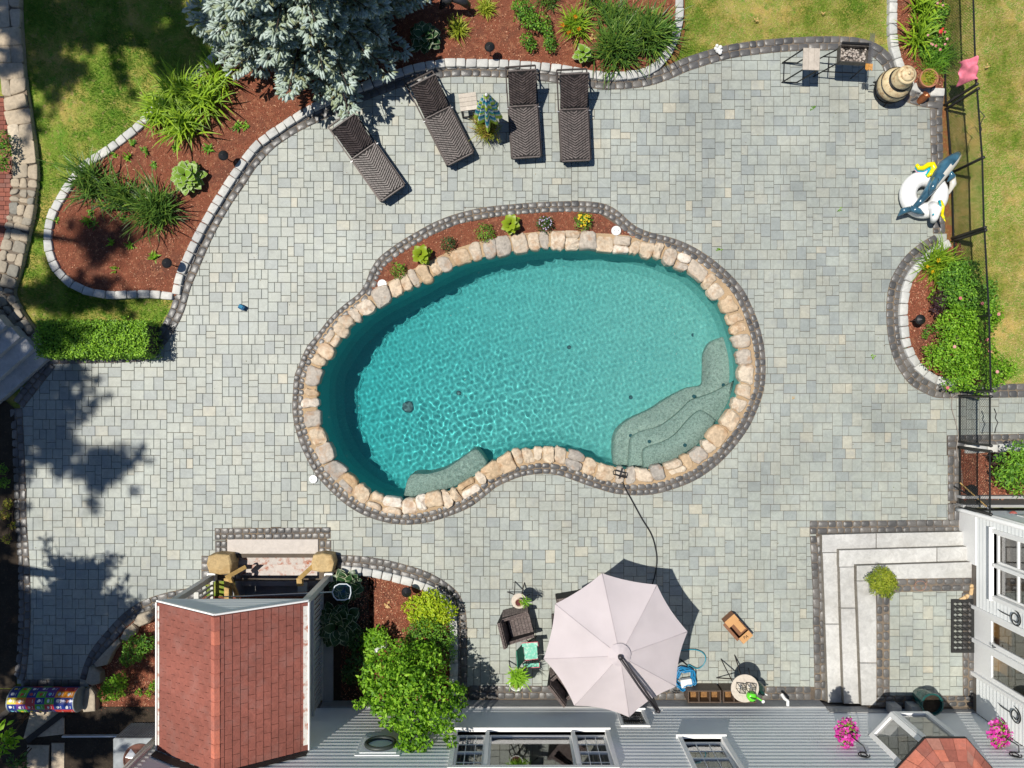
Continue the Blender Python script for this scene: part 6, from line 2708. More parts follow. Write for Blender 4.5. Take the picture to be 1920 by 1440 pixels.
for j in range(0, 7):
    for i in range(7):
        a = 2 * PI * (j + .5) / 12
        cxp = x0 + (x1 - x0) * (i + .42) / 7
        nrm = Vector((0, math.cos(a), math.sin(a)))
        tan = Vector((0, -math.sin(a), math.cos(a)))
        c = Vector((cxp, yc, zc)) + nrm * (rc + .004)
        ic.mi = rg.choice((0, 0, 1, 2, 3))
        n_ = 8
        rr2 = [rg.uniform(.025, .05) for _ in range(n_)]
        ic.add([c + Vector((1, 0, 0)) * (rr2[q] * math.cos(2 * PI * q / n_)) + tan * (rr2[q] * math.sin(2 * PI * q / n_)) for q in range(n_)], [tuple(range(n_))])
        ic.mi = 0
        for q in range(3):
            c2 = c + Vector((.072, 0, 0)) + tan * (.025 * (q - 1))
            ic.add([c2 + Vector((1, 0, 0)) * x + tan * y for x, y in ((-.008, -.008), (.008, -.008), (.008, .008), (-.008, .008))], [(0, 1, 2, 3)])
ic.mi = 0
ic.build('print', [M_skim, mat('icon_cyan', (0.2, 0.5, 0.6), .4), mat('icon_yellow', (0.65, 0.5, 0.05), .4), mat('icon_red', (0.5, 0.06, 0.04), .4)], t)
for xx, s_ in ((x0, -1), (x1, 1)):
    mb = MB()
    M_ = Matrix.Rotation(s_ * PI / 2, 3, 'Y')
    mb.lathe([(rc, -.01), (rc + .01, .01), (rc * .92, .02), (rc * .85, -.01), (.001, -.02)], (xx, yc, zc), 28, mtx=M_, cap=False)
    mb.build('end_cap', mat('grey_vinyl', (0.30, 0.34, 0.34), .3), t, smooth=True)
# landscape timbers and slabs in the dark corner yard
for i, (a, b, w_, lab) in enumerate((((138, 1322), (52, 1388), .14, 'dark weathered timber lying diagonally below the play roller'), ((118, 1380), (300, 1379), .03, 'thin pale pipe lying across the dark yard'), ((-10, 1352), (30, 1322), .12, 'short dark timber at the far left end of the play roller'))):
    mb = MB()
    p, q = G(*a, .05), G(*b, .05)
    mb.bar(p, q, w_, .09)
    tag(mb.build('timber' if i != 1 else 'pipe', mat('dark_timber', (0.03, 0.024, 0.02), .8) if i != 1 else M_skim), lab, 'timber' if i != 1 else 'pipe')
sl = thing('stepping_slabs', 'grey concrete slabs sunk in the dark corner yard', 'paving', G(90, 1380))
for px in ([(60, 1330), (120, 1330), (118, 1376), (45, 1384)], [(52, 1396), (94, 1396), (92, 1450), (52, 1450)], [(98, 1392), (122, 1392), (122, 1450), (98, 1450)], [(100, 1345), (122, 1345), (122, 1376), (102, 1376)]):
    mb = MB(R.random())
    mb.stone([G2(x, y) for x, y in px], -.02, .035, .01, 0, R, .01)
    mb.build('slab', M_flag, sl)
t = thing('red_valve', 'red and white round float hung outside the house corner', 'float', G(1900, 966, .9))
mb = MB()
mb.lathe([(.001, -.1), (.07, -.06), (.1, 0), (.07, .06), (.001, .1)], G(1900, 966, .9), 14)
mb.build('ball', mat('faded_red', (0.45, 0.12, 0.10), .4, var=.5, scale=14), t, smooth=True)
t = thing('window_well', 'grey framed dark basement window well beside the house corner', 'window well', G(1890, 960))
mb = MB()
mb.box((11.6, -2.62, .1), (2.4, .06, .3))
mb.box((11.6, -2.82, .12), (2.4, .06, .3))
mb.build('rim', M_found, t)
mb = MB()
mb.box((11.6, -2.72, .02), (2.36, .15, .04))
mb.build('cover', M_dark, t)
t = thing('garden_tools', 'bundle of garden tool handles lying at the foot of the fence by the house', 'garden tools', G(1830, 945))
for (a, b, m_) in (((1790, 912), (1862, 955), M_black), ((1800, 905), (1850, 950), M_lum), ((1815, 920), (1858, 958), M_alu), ((1786, 945), (1830, 955), M_black)):
    mb = MB()
    mb.tube([G(*a, .12), G(*b, .3)], .016, 6)
    mb.build('handle', m_, t)
mb = MB()
p = G(1822, 920, .15)
mb.lathe([(.13, -.02), (.14, .02), (.001, .03)], p, 14)
mb.build('rake_head', M_black, t)
t = thing('cable', 'thin grey cable winding from the gate along the cobbles', 'cable', G(1790, 800))
mb = MB()
mb.tube([Vector((*p, .035)) for p in smooth_px([(1797, 738), (1785, 745), (1783, 765), (1790, 790), (1795, 815), (1792, 840), (1795, 860), (1801, 880), (1803, 930)], False, 6)], .008, 5)
mb.build('cable', mat('grey_cable', (0.30, 0.26, 0.22), .6), t, smooth=True)
# gutter hook on the wall base and wall drain
t = thing('wall_spigot', 'white bent downspout elbow on the grey wall below the steps', 'downspout', G(1475, 1320))
mb = MB()
mb.tube([G(1466, 1302, .25), G(1471, 1310, .35), G(1477, 1314, .3), G(1477, 1324, .3)], .035, 6)
mb.build('elbow', M_trim, t)
# red brick walk at the far left edge
mbx = MB()
mbx.sheet([G2(x, y) for x, y in ((-40, 180), (16, 180), (24, 330), (20, 440), (-5, 520), (-40, 520))], .0)
bk = struct(mbx.build('brick_path', ground_mat('brick_joint', [(0.10, 0.06, 0.05), (4, .4, .6, (0.07, 0.05, 0.04))])))
M_brick = stone_mat('red_brick', [(0.16, 0.05, 0.035), (0.26, 0.08, 0.05), (0.20, 0.09, 0.07)], rough=.85, grain=.3, gscale=40, bump=.6)
bpl = [G2(x, y) for x, y in ((-40, 182), (14, 182), (22, 330), (18, 438), (-7, 516), (-40, 516))]
for i in range(12):
    for j in range(40):
        x = -12.5 + i * .205 * .707 - j * .1 * .0 + (j % 2) * .1
        y = 6.75 - j * .105
        if bool(inside(bpl, np.array([x]), np.array([y]))[0]) and x > -12.35:
            mb = MB(R.random())
            mb.bbox((x, y, .012), (.14, .097, .03), .006, .0)
            mb.build('brick', M_brick, bk)
# ------------------------------------------------------------------ foliage
M_lily = leaf_mat('daylily_leaf', [(0.10, 0.20, 0.014), (0.24, 0.40, 0.024), (0.42, 0.60, 0.04)], trans=.35)
M_iris = leaf_mat('iris_leaf', [(0.042, 0.102, 0.022), (0.090, 0.186, 0.029), (0.204, 0.312, 0.042)], rough=.4, trans=.2)
M_shrub = leaf_mat('shrub_leaf', [(0.051, 0.151, 0.020), (0.132, 0.304, 0.028), (0.263, 0.486, 0.041)])
M_bright = leaf_mat('bright_leaf', [(0.085, 0.22, 0.014), (0.20, 0.42, 0.022), (0.36, 0.62, 0.05)], trans=.4)
M_gold = leaf_mat('golden_leaf', [(0.22, 0.34, 0.010), (0.38, 0.52, 0.014), (0.56, 0.66, 0.04)], trans=.35)
M_dark = M_dark
M_deep = leaf_mat('deep_leaf', [(0.023, 0.070, 0.022), (0.055, 0.133, 0.031), (0.094, 0.203, 0.047)])
M_hedge = leaf_mat('hedge_leaf', [(0.079, 0.192, 0.019), (0.192, 0.384, 0.026), (0.362, 0.612, 0.046)], trans=.15)
M_hosta = leaf_mat('hosta_leaf', [(0.22, 0.38, 0.035), (0.32, 0.50, 0.055)], rough=.4)
M_hostad = leaf_mat('hosta_dark_leaf', [(0.030, 0.084, 0.026), (0.048, 0.120, 0.036)], rough=.35)
M_hostay = leaf_mat('hosta_lime_leaf', [(0.264, 0.360, 0.018), (0.432, 0.504, 0.036)], rough=.4)
M_cream = leaf_mat('cream_margin', [(0.550, 0.600, 0.380), (0.660, 0.680, 0.500)], rough=.5)
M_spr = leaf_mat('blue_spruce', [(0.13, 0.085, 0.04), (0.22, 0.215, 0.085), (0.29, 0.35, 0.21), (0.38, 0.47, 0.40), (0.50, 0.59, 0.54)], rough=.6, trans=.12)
M_bark = mat('bark', (0.075, 0.05, 0.035), .9, var=.4, scale=12, bump=.8)
M_mossy = leaf_mat('heath', [(0.169, 0.075, 0.034), (0.220, 0.237, 0.025), (0.338, 0.406, 0.034), (0.507, 0.270, 0.101)], trans=.3)
M_yg = leaf_mat('yellow_green_grass', [(0.138, 0.221, 0.016), (0.331, 0.400, 0.028), (0.552, 0.580, 0.083)], trans=.35)
M_purple = leaf_mat('purple_leaf', [(0.030, 0.015, 0.020), (0.070, 0.030, 0.040)], trans=.2)
M_ypetal = leaf_mat('yellow_petal', [(0.750, 0.500, 0.010), (0.850, 0.620, 0.030)])
M_opetal = leaf_mat('orange_petal', [(0.750, 0.300, 0.020), (0.800, 0.420, 0.040)])
M_ppetal = leaf_mat('pink_petal', [(0.500, 0.015, 0.260), (0.720, 0.050, 0.420), (0.780, 0.160, 0.550)], trans=.3)
M_rpetal = leaf_mat('rose_petal', [(0.650, 0.180, 0.200), (0.800, 0.420, 0.400)])
M_redp = leaf_mat('red_petal', [(0.650, 0.030, 0.030), (0.750, 0.080, 0.060)])
M_lpetal = leaf_mat('lilac_petal', [(0.420, 0.360, 0.550), (0.550, 0.500, 0.650)])


def leaves_arr(P, D, N, Ln, Wd, T, droop=.15, fold=.18):
    """kite-shaped folded leaves: base P, direction D, up N"""
    n = len(P)
    D = D / (np.linalg.norm(D, axis=1)[:, None] + 1e-9)
    S = np.cross(D, N)
    S /= (np.linalg.norm(S, axis=1)[:, None] + 1e-9)
    N2 = np.cross(S, D)
    Ln, Wd = np.asarray(Ln)[:, None], np.asarray(Wd)[:, None]
    m = P + D * Ln * .48
    v = np.empty((n, 4, 3))
    v[:, 0] = P
    v[:, 1] = m + S * Wd * .5 + N2 * Wd * fold
    v[:, 2] = P + D * Ln - N2 * Ln * droop
    v[:, 3] = m - S * Wd * .5 + N2 * Wd * fold
    b = np.arange(n)[:, None] * 4
    F = np.concatenate([b + np.array([[0, 1, 2]]), b + np.array([[0, 2, 3]])])
    return v.reshape(-1, 3), F, np.repeat(T, 4)


def rand_dirs(n, rng):
    v = rng.normal(size=(n, 3))
    return v / np.linalg.norm(v, axis=1)[:, None]


def shrub_points(blobs, n, rng, inner=.35):
    """leaf places spread through several unequal lobes; returns points, outward normals and depth"""
    vol = np.array([b[3] * b[4] for b in blobs])
    pick = rng.choice(len(blobs), n, p=vol / vol.sum())
    B = np.array(blobs)[pick]
    d = rand_dirs(n, rng)
    d[:, 2] = np.abs(d[:, 2]) * .95 - .12
    lump = 1 + .16 * np.sin(d[:, 0] * 5 + B[:, 0] * 9) * np.sin(d[:, 1] * 6 + B[:, 1] * 7) + .10 * np.sin(d[:, 0] * 13 + d[:, 1] * 11)
    r = (1 - inner * rng.random(n) ** 2.2) * lump
    P = B[:, :3] + d * r[:, None] * B[:, 3:6]
    return P, d, r / lump


def plant(name, label, cat, base, blobs, n, L, W, m, seed, group=None, tone0=.5, tvar=.3, droop=.2, stems=True, up=.3, extra=None):
    rng = np.random.default_rng(seed)
    t = thing(name, label, cat, (base[0], base[1], 0), 0, group)
    P, d, r = shrub_points(blobs, n, rng)
    N = d * .6 + rng.normal(size=(n, 3)) * .35 + np.array([0, 0, up])
    N /= np.linalg.norm(N, axis=1)[:, None]
    D = rng.normal(size=(n, 3)) * .8 + d * .7
    D -= N * (D * N).sum(1)[:, None] * .7
    l = L * (.65 + .7 * rng.random(n))
    lump = np.sin(P[:, 0] * 7 + seed) * np.sin(P[:, 1] * 8 + 2 * seed) * .16
    T = np.clip(tone0 + tvar * rng.normal(size=n) + lump, 0, 1)
    V, F, T = leaves_arr(P, D, N, l, l * W, T, droop)
    np_mesh('foliage', V, F, T, m, t, kind='stuff')
    if stems:
        mb = MB()
        for b in blobs:
            mb.tube([(base[0] + rng.normal() * .03, base[1] + rng.normal() * .03, 0), ((base[0] + b[0]) / 2, (base[1] + b[1]) / 2, b[2] * .6), (b[0], b[1], b[2])], [.016, .012, .006], 5)
        mb.build('stem', M_bark, t, kind='stuff')
    return t


def blades_arr(P, az, el, Ln, W, bend, T, seg=5, vee=.25):
    """arching strap leaves"""
    n = len(P)
    vs = np.empty((n, seg + 1, 2, 3))
    pos = P.copy()
    e = el.copy()
    st = Ln / seg
    side = np.stack([-np.sin(az), np.cos(az), np.zeros(n)], -1)
    for i in range(seg + 1):
        w = W * (1 - (i / seg) ** 2.2) * (.75 + .5 * min(1, i / 2)) * .5 + .0008
        vs[:, i, 0] = pos + side * w[:, None]
        vs[:, i, 1] = pos - side * w[:, None]
        d = np.stack([np.cos(az) * np.cos(e), np.sin(az) * np.cos(e), np.sin(e)], -1)
        pos = pos + d * st[:, None]
        e = e - bend / seg * (.5 + i / seg)
    b = np.arange(n)[:, None] * (seg + 1) * 2
    F = np.concatenate([b + np.array([[2 * i, 2 * i + 1, 2 * i + 3, 2 * i + 2]]) for i in range(seg)])
    return vs.reshape(-1, 3), F, np.repeat(T, (seg + 1) * 2)


def clump(name, label, cat, px, py, n, L, W, m, seed, group=None, el=(60, 88), bend=1.6, spread=.08, tone0=.5, tvar=.25, z=.03, flowers=None, fz=.5, az0=None, azs=None):
    rng = np.random.default_rng(seed)
    c = G(px, py, z)
    t = thing(name, label, cat, (c.x, c.y, z), 0, group)
    P = np.stack([c.x + rng.normal(size=n) * spread, c.y + rng.normal(size=n) * spread, np.full(n, z)], -1)
    az = rng.random(n) * 2 * PI if az0 is None else az0 + rng.normal(size=n) * azs
    e = np.radians(el[0] + (el[1] - el[0]) * rng.random(n))
    l = L * (.6 + .55 * rng.random(n))
    T = np.clip(tone0 + tvar * rng.normal(size=n), 0, 1)
    V, F, T = blades_arr(P, az, e, l, W * (.7 + .6 * rng.random(n)), bend * (.6 + .7 * rng.random(n)), T)
    np_mesh('foliage', V, F, T, m, t, kind='stuff')
    if flowers:
        for (fx, fy, fm, r_) in flowers:
            p = G(fx, fy, fz)
            mb = MB(rng.random())
            for q in range(6):
                a = q * PI / 3 + rng.random()
                mb.tone = rng.random()
                mb.add([(p.x, p.y, p.z - .03), (p.x + r_ * .6 * math.cos(a - .4), p.y + r_ * .6 * math.sin(a - .4), p.z + .01), (p.x + r_ * math.cos(a), p.y + r_ * math.sin(a), p.z - .01), (p.x + r_ * .6 * math.cos(a + .4), p.y + r_ * .6 * math.sin(a + .4), p.z + .01)], [(0, 1, 2), (0, 2, 3)])
            mb.tube([(p.x, p.y, p.z - .03), (c.x, c.y, .05)], .006, 4)
            mb.build('flower', fm, t)
    return t


# ---- hostas: every leaf its own piece
HLEAF = {}


def hosta_leaf_mesh(key, m, margin):
    if key in HLEAF:
        return HLEAF[key]
    mb = MB(0)
    k = 6
    prof = [(0, .02), (.18, .30), (.40, .44), (.62, .40), (.82, .24), (1.0, .01)]
    L, Rr, C_ = [], [], []
    for (t_, w_) in prof:
        zz = .22 * t_ - .42 * t_ * t_
        C_.append((t_, 0, zz))
        L.append((t_, w_, zz + .12 * w_))
        Rr.append((t_, -w_, zz + .12 * w_))
    n_ = len(prof)
    mb.add(C_ + [(a[0], a[1] * (.86 if margin else 1), a[2]) for a in L] + [(a[0], a[1] * (.86 if margin else 1), a[2]) for a in Rr],
           [(i, i + 1, n_ + i + 1, n_ + i) for i in range(n_ - 1)] + [(i + 1, i, 2 * n_ + i, 2 * n_ + i + 1) for i in range(n_ - 1)])
    if margin:
        mb.mi = 1
        for side in (L, Rr):
            inn = [(a[0], a[1] * .86, a[2]) for a in side]
            mb.add(inn + side, [(i, i + 1, n_ + i + 1, n_ + i) for i in range(n_ - 1)])
    o = mb.build('leaf', [m, M_cream] if margin else [m], smooth=True)
    HLEAF[key] = o.data
    bpy.data.objects.remove(o)
    return HLEAF[key]


def hosta(label, px, py, n, size, r_, key, m, margin, seed, el=(10, 60), z=.03, group='hostas in the beds'):
    rg = random.Random(seed)
    c = G(px, py, .2)
    t = thing('hosta', label, 'hosta', (c.x, c.y, z), 0, group)
    me = hosta_leaf_mesh(key, m, margin)
    for i in range(n):
        f_ = (i + .5) / n
        a = i * 2.39996 + rg.uniform(-.3, .3)
        o = bpy.data.objects.new('leaf', me)
        COL.objects.link(o)
        o.parent = t
        rr = r_ * (f_ ** .6) * rg.uniform(.55, .85)
        hgt = .12 + .22 * (1 - f_) + rg.uniform(-.03, .03)
        o.location = (rr * .75 * math.cos(a), rr * .75 * math.sin(a), hgt)
        pitch = -math.radians(el[1] - (el[1] - el[0]) * f_)
        s_ = size * rg.uniform(.8, 1.15)
        o.rotation_euler = (rg.uniform(-.25, .25), pitch * .7, a)
        o.scale = (s_, s_, s_)
        o['tone'] = rg.random()
    return t


# ---- left bed
for i, (px, py, n, L) in enumerate(((308, 222, 100, .74), (345, 172, 105, .80), (392, 192, 110, .82), (352, 240, 120, .82), (412, 150, 90, .74), (330, 200, 80, .7))):
    clump('daylily', ['bright daylily clump spilling over the white kerb', 'bright daylily clump behind the others near the lawn', 'bright daylily clump nearest the spruce', 'bright daylily clump arching over the red mulch', 'bright daylily clump half under the spruce', 'bright daylily clump in the middle of its group'][i], 'daylily', px, py, n, L, .036, M_lily, 100 + i, 'bright daylilies in the left bed', el=(45, 85), bend=1.9, spread=.12, tone0=.6)
for i, (px, py, n, L, az) in enumerate(((178, 345, 210, .78, None), (235, 372, 170, .72, None), (298, 398, 330, .85, None))):
    clump('iris', ['dark spiky iris clump at the left end of the bed', 'dark spiky iris clump between two larger ones', 'large dark spiky iris clump beside the patio kerb'][i], 'iris', px, py, n, L, .024, M_iris, 120 + i, 'dark iris clumps in the left bed', el=(30, 86), bend=.9, spread=.16, tone0=.5, tvar=.3)
hosta('pale green cream-edged hosta mound beside the patio kerb', 353, 332, 70, .20, .42, 'pale', M_hosta, True, 5)
hosta('dark green cream-edged hosta right of the spruce', 797, 72, 46, .22, .36, 'dark', M_hostad, True, 6)
hosta('large dark green white-edged hosta under the pool net', 636, 1172, 70, .27, .55, 'dark', M_hostad, True, 7)
hosta('dark green white-edged hosta nearest the stairwell', 650, 1098, 40, .24, .34, 'dark', M_hostad, True, 8)
hosta('lime yellow hosta in the pool planting strip left of the ferny plants', 791, 478, 20, .17, .17, 'lime', M_hostay, False, 9, z=.012)
hosta('lime yellow hosta in the middle of the pool planting strip', 958, 421, 18, .17, .17, 'lime', M_hostay, False, 10, z=.012)
hosta('small cream striped plantain lily beside the upper kerb', 1093, 103, 20, .16, .17, 'pale', M_hosta, True, 11)

# ---- upper bed
for i, (px, py, n, L, lab) in enumerate(((912, 18, 150, .30, 'yellow-green grass tuft at the top of the upper bed'), (860, 57, 170, .34, 'yellow-green grass tuft near the spruce shadow'))):
    clump('grass_tuft', lab, 'ornamental grass', px, py, n, L, .016, M_yg, 140 + i, 'yellow-green grass tufts', el=(25, 85), bend=1.3, spread=.05, tone0=.55)


def px_blob(px, py, r, z, rz=None):
    c = G(px, py, z)
    k = (HC - z) / HC / SX
    return (c.x, c.y, z, r * k, r * k, rz or r * k * .8)


for i, (bl, n, lab) in enumerate((([(982, 20, 22, .35), (992, 38, 18, .3), (975, 10, 14, .35)], 900, 'tall dense green shrub in the upper bed'),
                                  ([(1015, 42, 17, .25), (1022, 52, 12, .2)], 420, 'rounded green shrub beside the tall one in the upper bed'),
                                  ([(988, 74, 12, .22), (995, 84, 11, .18)], 330, 'small green shrub nearest the loungers in the upper bed'),
                                  ([(1030, 72, 11, .22), (1032, 86, 13, .18)], 340, 'small green shrub beside the yellow daylily'))):
    B = [px_blob(*b) for b in bl]
    plant('green_shrub', lab, 'shrub', B[0], B, n, .055, .5, M_shrub, 150 + i, 'green shrubs in the upper bed')
clump('daylily', 'yellow flowering daylily in the upper bed', 'daylily', 1078, 50, 190, .50, .022, M_lily, 160, None, el=(25, 85), bend=1.2, spread=.10, tone0=.5,
      flowers=[(1079, 31, M_opetal, .06), (1055, 47, M_opetal, .06), (1086, 54, M_opetal, .06), (1066, 61, M_opetal, .06)], fz=.45)
for i, (px, py, n, L, w_, lab) in enumerate(((1028, 4, 90, .36, .016, 'dark grassy tuft at the very top of the upper bed'), (1112, 10, 90, .36, .02, 'grey-green spiky tuft at the top of the upper bed'), (1148, 36, 170, .52, .02, 'spiky iris with pale spent flowers in the upper bed'),
                                             (1152, 98, 330, .78, .024, 'big dark spiky iris leaning over the white kerb'), (1215, 72, 340, .82, .026, 'big dark spiky iris at the right end of the upper bed'), (1180, 50, 120, .6, .022, 'dark spiky iris between two big ones'))):
    clump('iris', lab, 'iris', px, py, n, L, w_, M_iris, 165 + i, 'dark irises in the upper bed', el=(25, 86), bend=.9, spread=.05 + L * .14, tone0=.5, tvar=.3)
B = [px_blob(1255, 48, 12, .25), px_blob(1260, 58, 10, .2)]
plant('green_shrub', 'small leafy shrub against the right end kerb', 'shrub', B[0], B, 300, .05, .5, M_shrub, 175)

# ---- pool planting strip
for i, (px, py, r_, n, m_, lab) in enumerate(((747, 508, 15, 260, M_shrub, 'small green plant at the left of the pool planting strip'), (841, 458, 13, 230, M_deep, 'small dark green plant left of centre in the pool strip'), (910, 437, 18, 330, M_shrub, 'round green plant beside the lime hosta'),
                                               (1022, 421, 15, 330, M_deep, 'grey-green lavender mound with lilac flowers'), (1094, 415, 16, 330, M_shrub, 'yellow flowering mound by the skimmer lid'))):
    B = [px_blob(px, py, r_, .12), px_blob(px + 3, py - 4, r_ * .6, .2)]
    t = plant('bedding_plant', lab, 'plant', B[0], B, n, .055, .34, m_, 180 + i, 'bedding plants in the pool strip', stems=False)
    if i >= 3:
        rg = random.Random(i)
        for q in range(20 if i == 4 else 26):
            a, k = rg.uniform(0, 6.28), math.sqrt(rg.random()) * r_ * .85
            p = G(px + k * math.cos(a), py - 3 + k * math.sin(a), .26)
            mb = MB(rg.random())
            rr = .028 if i == 4 else .016
            mb.add([(p.x + rr * math.cos(b), p.y + rr * math.sin(b), p.z + .006 * (j % 2)) for j, b in enumerate(np.linspace(0, 6.28, 7)[:-1])], [(0, 1, 2, 3, 4, 5)])
            mb.build('flower', M_ypetal if i == 4 else M_lpetal, t)

# ---- corner bed at the upper right
for i, (px, py, n, L, lab) in enumerate(((1722, 18, 60, .55, 'daylily clump at the top of the corner bed'), (1738, 8, 40, .5, 'daylily clump at the top edge next to the red flowers'), (1722, 48, 55, .55, 'daylily clump beside the white kerb in the corner bed'), (1716, 78, 60, .6, 'daylily clump nearest the clay stove'))):
    clump('daylily', lab, 'daylily', px, py, n, L, .036, M_lily, 190 + i, 'daylilies in the corner bed', el=(35, 82), bend=1.5, spread=.08, tone0=.55)
B = [px_blob(1755, 40, 16, .2), px_blob(1765, 70, 15, .22), px_blob(1752, 92, 17, .18), px_blob(1735, 96, 12, .15), px_blob(1768, 20, 12, .2)]
t = plant('rose_bush', 'low rose bush with coral and pink flowers beside the fence', 'rose bush', B[1], B, 1500, .055, .5, M_shrub, 195)
for (x, y, m_, r_) in ((1764, 59, M_redp, .05), (1768, 54, M_redp, .03), (1740, 66, M_rpetal, .03), (1772, 60, M_rpetal, .03), (1776, 73, M_rpetal, .032), (1772, 83, M_rpetal, .03), (1755, 86, M_rpetal, .032), (1749, 84, M_rpetal, .028), (1763, 93, M_rpetal, .035), (1758, 6, M_rpetal, .03), (1768, 10, M_rpetal, .03), (1746, 82, M_rpetal, .026)):
    p = G(x, y, .42)
    mb = MB(R.random())
    for k in range(2):
        mb.add([(p.x + r_ * (1 - .4 * k) * math.cos(b), p.y + r_ * (1 - .4 * k) * math.sin(b), p.z + .015 * k + .008 * (j % 2)) for j, b in enumerate(np.linspace(0, 6.28, 8)[:-1])], [tuple(range(7))])
    mb.build('flower', m_, t)
clump('grass_tuft', 'feathery green grass tuft behind the terracotta pot', 'ornamental grass', 1748, 118, 260, .42, .010, M_shrub, 197, None, el=(20, 85), bend=1.0, spread=.14, tone0=.5)
clump('grass_tuft', 'feathery green grass tuft against the fence in the corner bed', 'ornamental grass', 1770, 104, 200, .38, .010, M_shrub, 198, None, el=(20, 85), bend=1.0, spread=.12, tone0=.6)
clump('grass_tuft', 'mossy sprouting grass inside the terracotta pot', 'ornamental grass', 1742, 143, 70, .12, .012, M_yg, 199, None, el=(30, 85), bend=1.0, spread=.06, tone0=.5, z=.36)

# ---- rose bed on the right
clump('daylily', 'yellow flowering daylily at the top of the rose bed', 'daylily', 1757, 498, 300, .56, .020, M_lily, 200, None, el=(20, 85), bend=1.1, spread=.14, tone0=.4,
      flowers=[(1760, 488, M_ypetal, .06), (1739, 500, M_ypetal, .05), (1749, 510, M_ypetal, .05)], fz=.45)
roses = [([(1795, 520, 28, .45), (1812, 508, 22, .4), (1775, 530, 18, .3)], 1900, 'leafy rose bush beside the yellow daylily'),
         ([(1812, 555, 36, .55), (1840, 545, 26, .5), (1782, 560, 20, .35), (1845, 570, 24, .5)], 2800, 'leafy rose bush grown through the chain-link fence'),
         ([(1800, 605, 36, .55), (1835, 605, 34, .55), (1775, 612, 22, .4), (1862, 590, 18, .4)], 2800, 'leafy rose bush behind the path lamp'),
         ([(1790, 660, 40, .55), (1825, 655, 38, .55), (1758, 668, 26, .4)], 3000, 'leafy rose bush bulging toward the lower white kerb'),
         ([(1830, 700, 40, .5), (1866, 695, 28, .45), (1795, 705, 30, .4), (1890, 690, 16, .3)], 2800, 'leafy rose bush above the gate')]
fl_px = [[], [(1801, 559), (1842, 569)], [(1873, 589)], [(1852, 637), (1856, 659), (1790, 650)], [(1870, 697), (1777, 727)]]
for i, (bl, n, lab) in enumerate(roses):
    B = [px_blob(*b) for b in bl]
    t = plant('rose_bush', lab, 'rose bush', B[0], B, n, .06, .55, M_bright if i in (3, 4, 2) else M_shrub, 205 + i, 'rose bushes in the bed by the gate', tone0=.5, tvar=.3)
    for (x, y) in fl_px[i]:
        p = G(x, y, .85)
        mb = MB(R.random())
        for k in range(2):
            mb.add([(p.x + .04 * (1 - .4 * k) * math.cos(b), p.y + .04 * (1 - .4 * k) * math.sin(b), p.z + .015 * k) for b in np.linspace(0, 6.28, 8)[:-1]], [tuple(range(7))])
        mb.build('flower', M_rpetal, t)
B = [px_blob(1768, 562, 20, .3), px_blob(1762, 582, 16, .25), px_blob(1795, 640, 8, .75)]
plant('purple_shrub', 'dark purple leaved shrub among the rose bushes', 'shrub', B[0], B, 800, .05, .5, M_purple, 215)
B = [px_blob(1752, 560, 10, .2), px_blob(1748, 545, 7, .15)]
plant('green_shrub', 'small sparse green plant left of the purple shrub', 'plant', B[0], B, 160, .05, .45, M_bright, 216)
B = [px_blob(1742, 618, 9, .15), px_blob(1735, 628, 6, .1)]
plant('green_shrub', 'small sparse green plant below the path lamp', 'plant', B[0], B, 140, .05, .45, M_shrub, 217)
# lower right shrub
B = [px_blob(1895, 868, 26, .7), px_blob(1915, 850, 22, .7), px_blob(1885, 895, 20, .55), px_blob(1912, 905, 24, .6), px_blob(1918, 880, 24, .75), px_blob(1872, 885, 12, .45)]
plant('green_shrub', 'glossy green shrub in the bed below the gate', 'shrub', B[0], B, 1500, .085, .42, M_shrub, 218, None, tone0=.55)

# ---- bed by the stairwell
B = [px_blob(785, 1140, 27, .4), px_blob(812, 1135, 28, .42), px_blob(800, 1156, 26, .38), px_blob(832, 1147, 22, .4)]
plant('golden_shrub', 'bright golden-yellow clipped shrub beside the curved kerb', 'shrub', B[0], B, 1900, .075, .5, M_gold, 220, None, tone0=.6)
B = [px_blob(800, 1185, 34, .5), px_blob(830, 1195, 26, .5), px_blob(780, 1200, 26, .55), px_blob(835, 1225, 22, .5)]
plant('green_shrub', 'fine leaved green shrub behind the golden shrub', 'shrub', B[0], B, 2600, .05, .5, M_shrub, 221, None, tone0=.45)
B = [px_blob(700, 1198, 18, .4), px_blob(712, 1190, 14, .45), px_blob(690, 1215, 15, .35), px_blob(718, 1200, 12, .45)]
plant('green_shrub', 'leafy shrub around the white ornament', 'shrub', B[0], B, 650, .085, .55, M_bright, 222, None, tone0=.5)
B = [px_blob(668, 1200, 18, .3), px_blob(672, 1250, 24, .35), px_blob(655, 1265, 14, .3)]
plant('green_shrub', 'shaded dark shrub beside the porch railing', 'shrub', B[0], B, 700, .085, .5, M_deep, 223, None, tone0=.5)
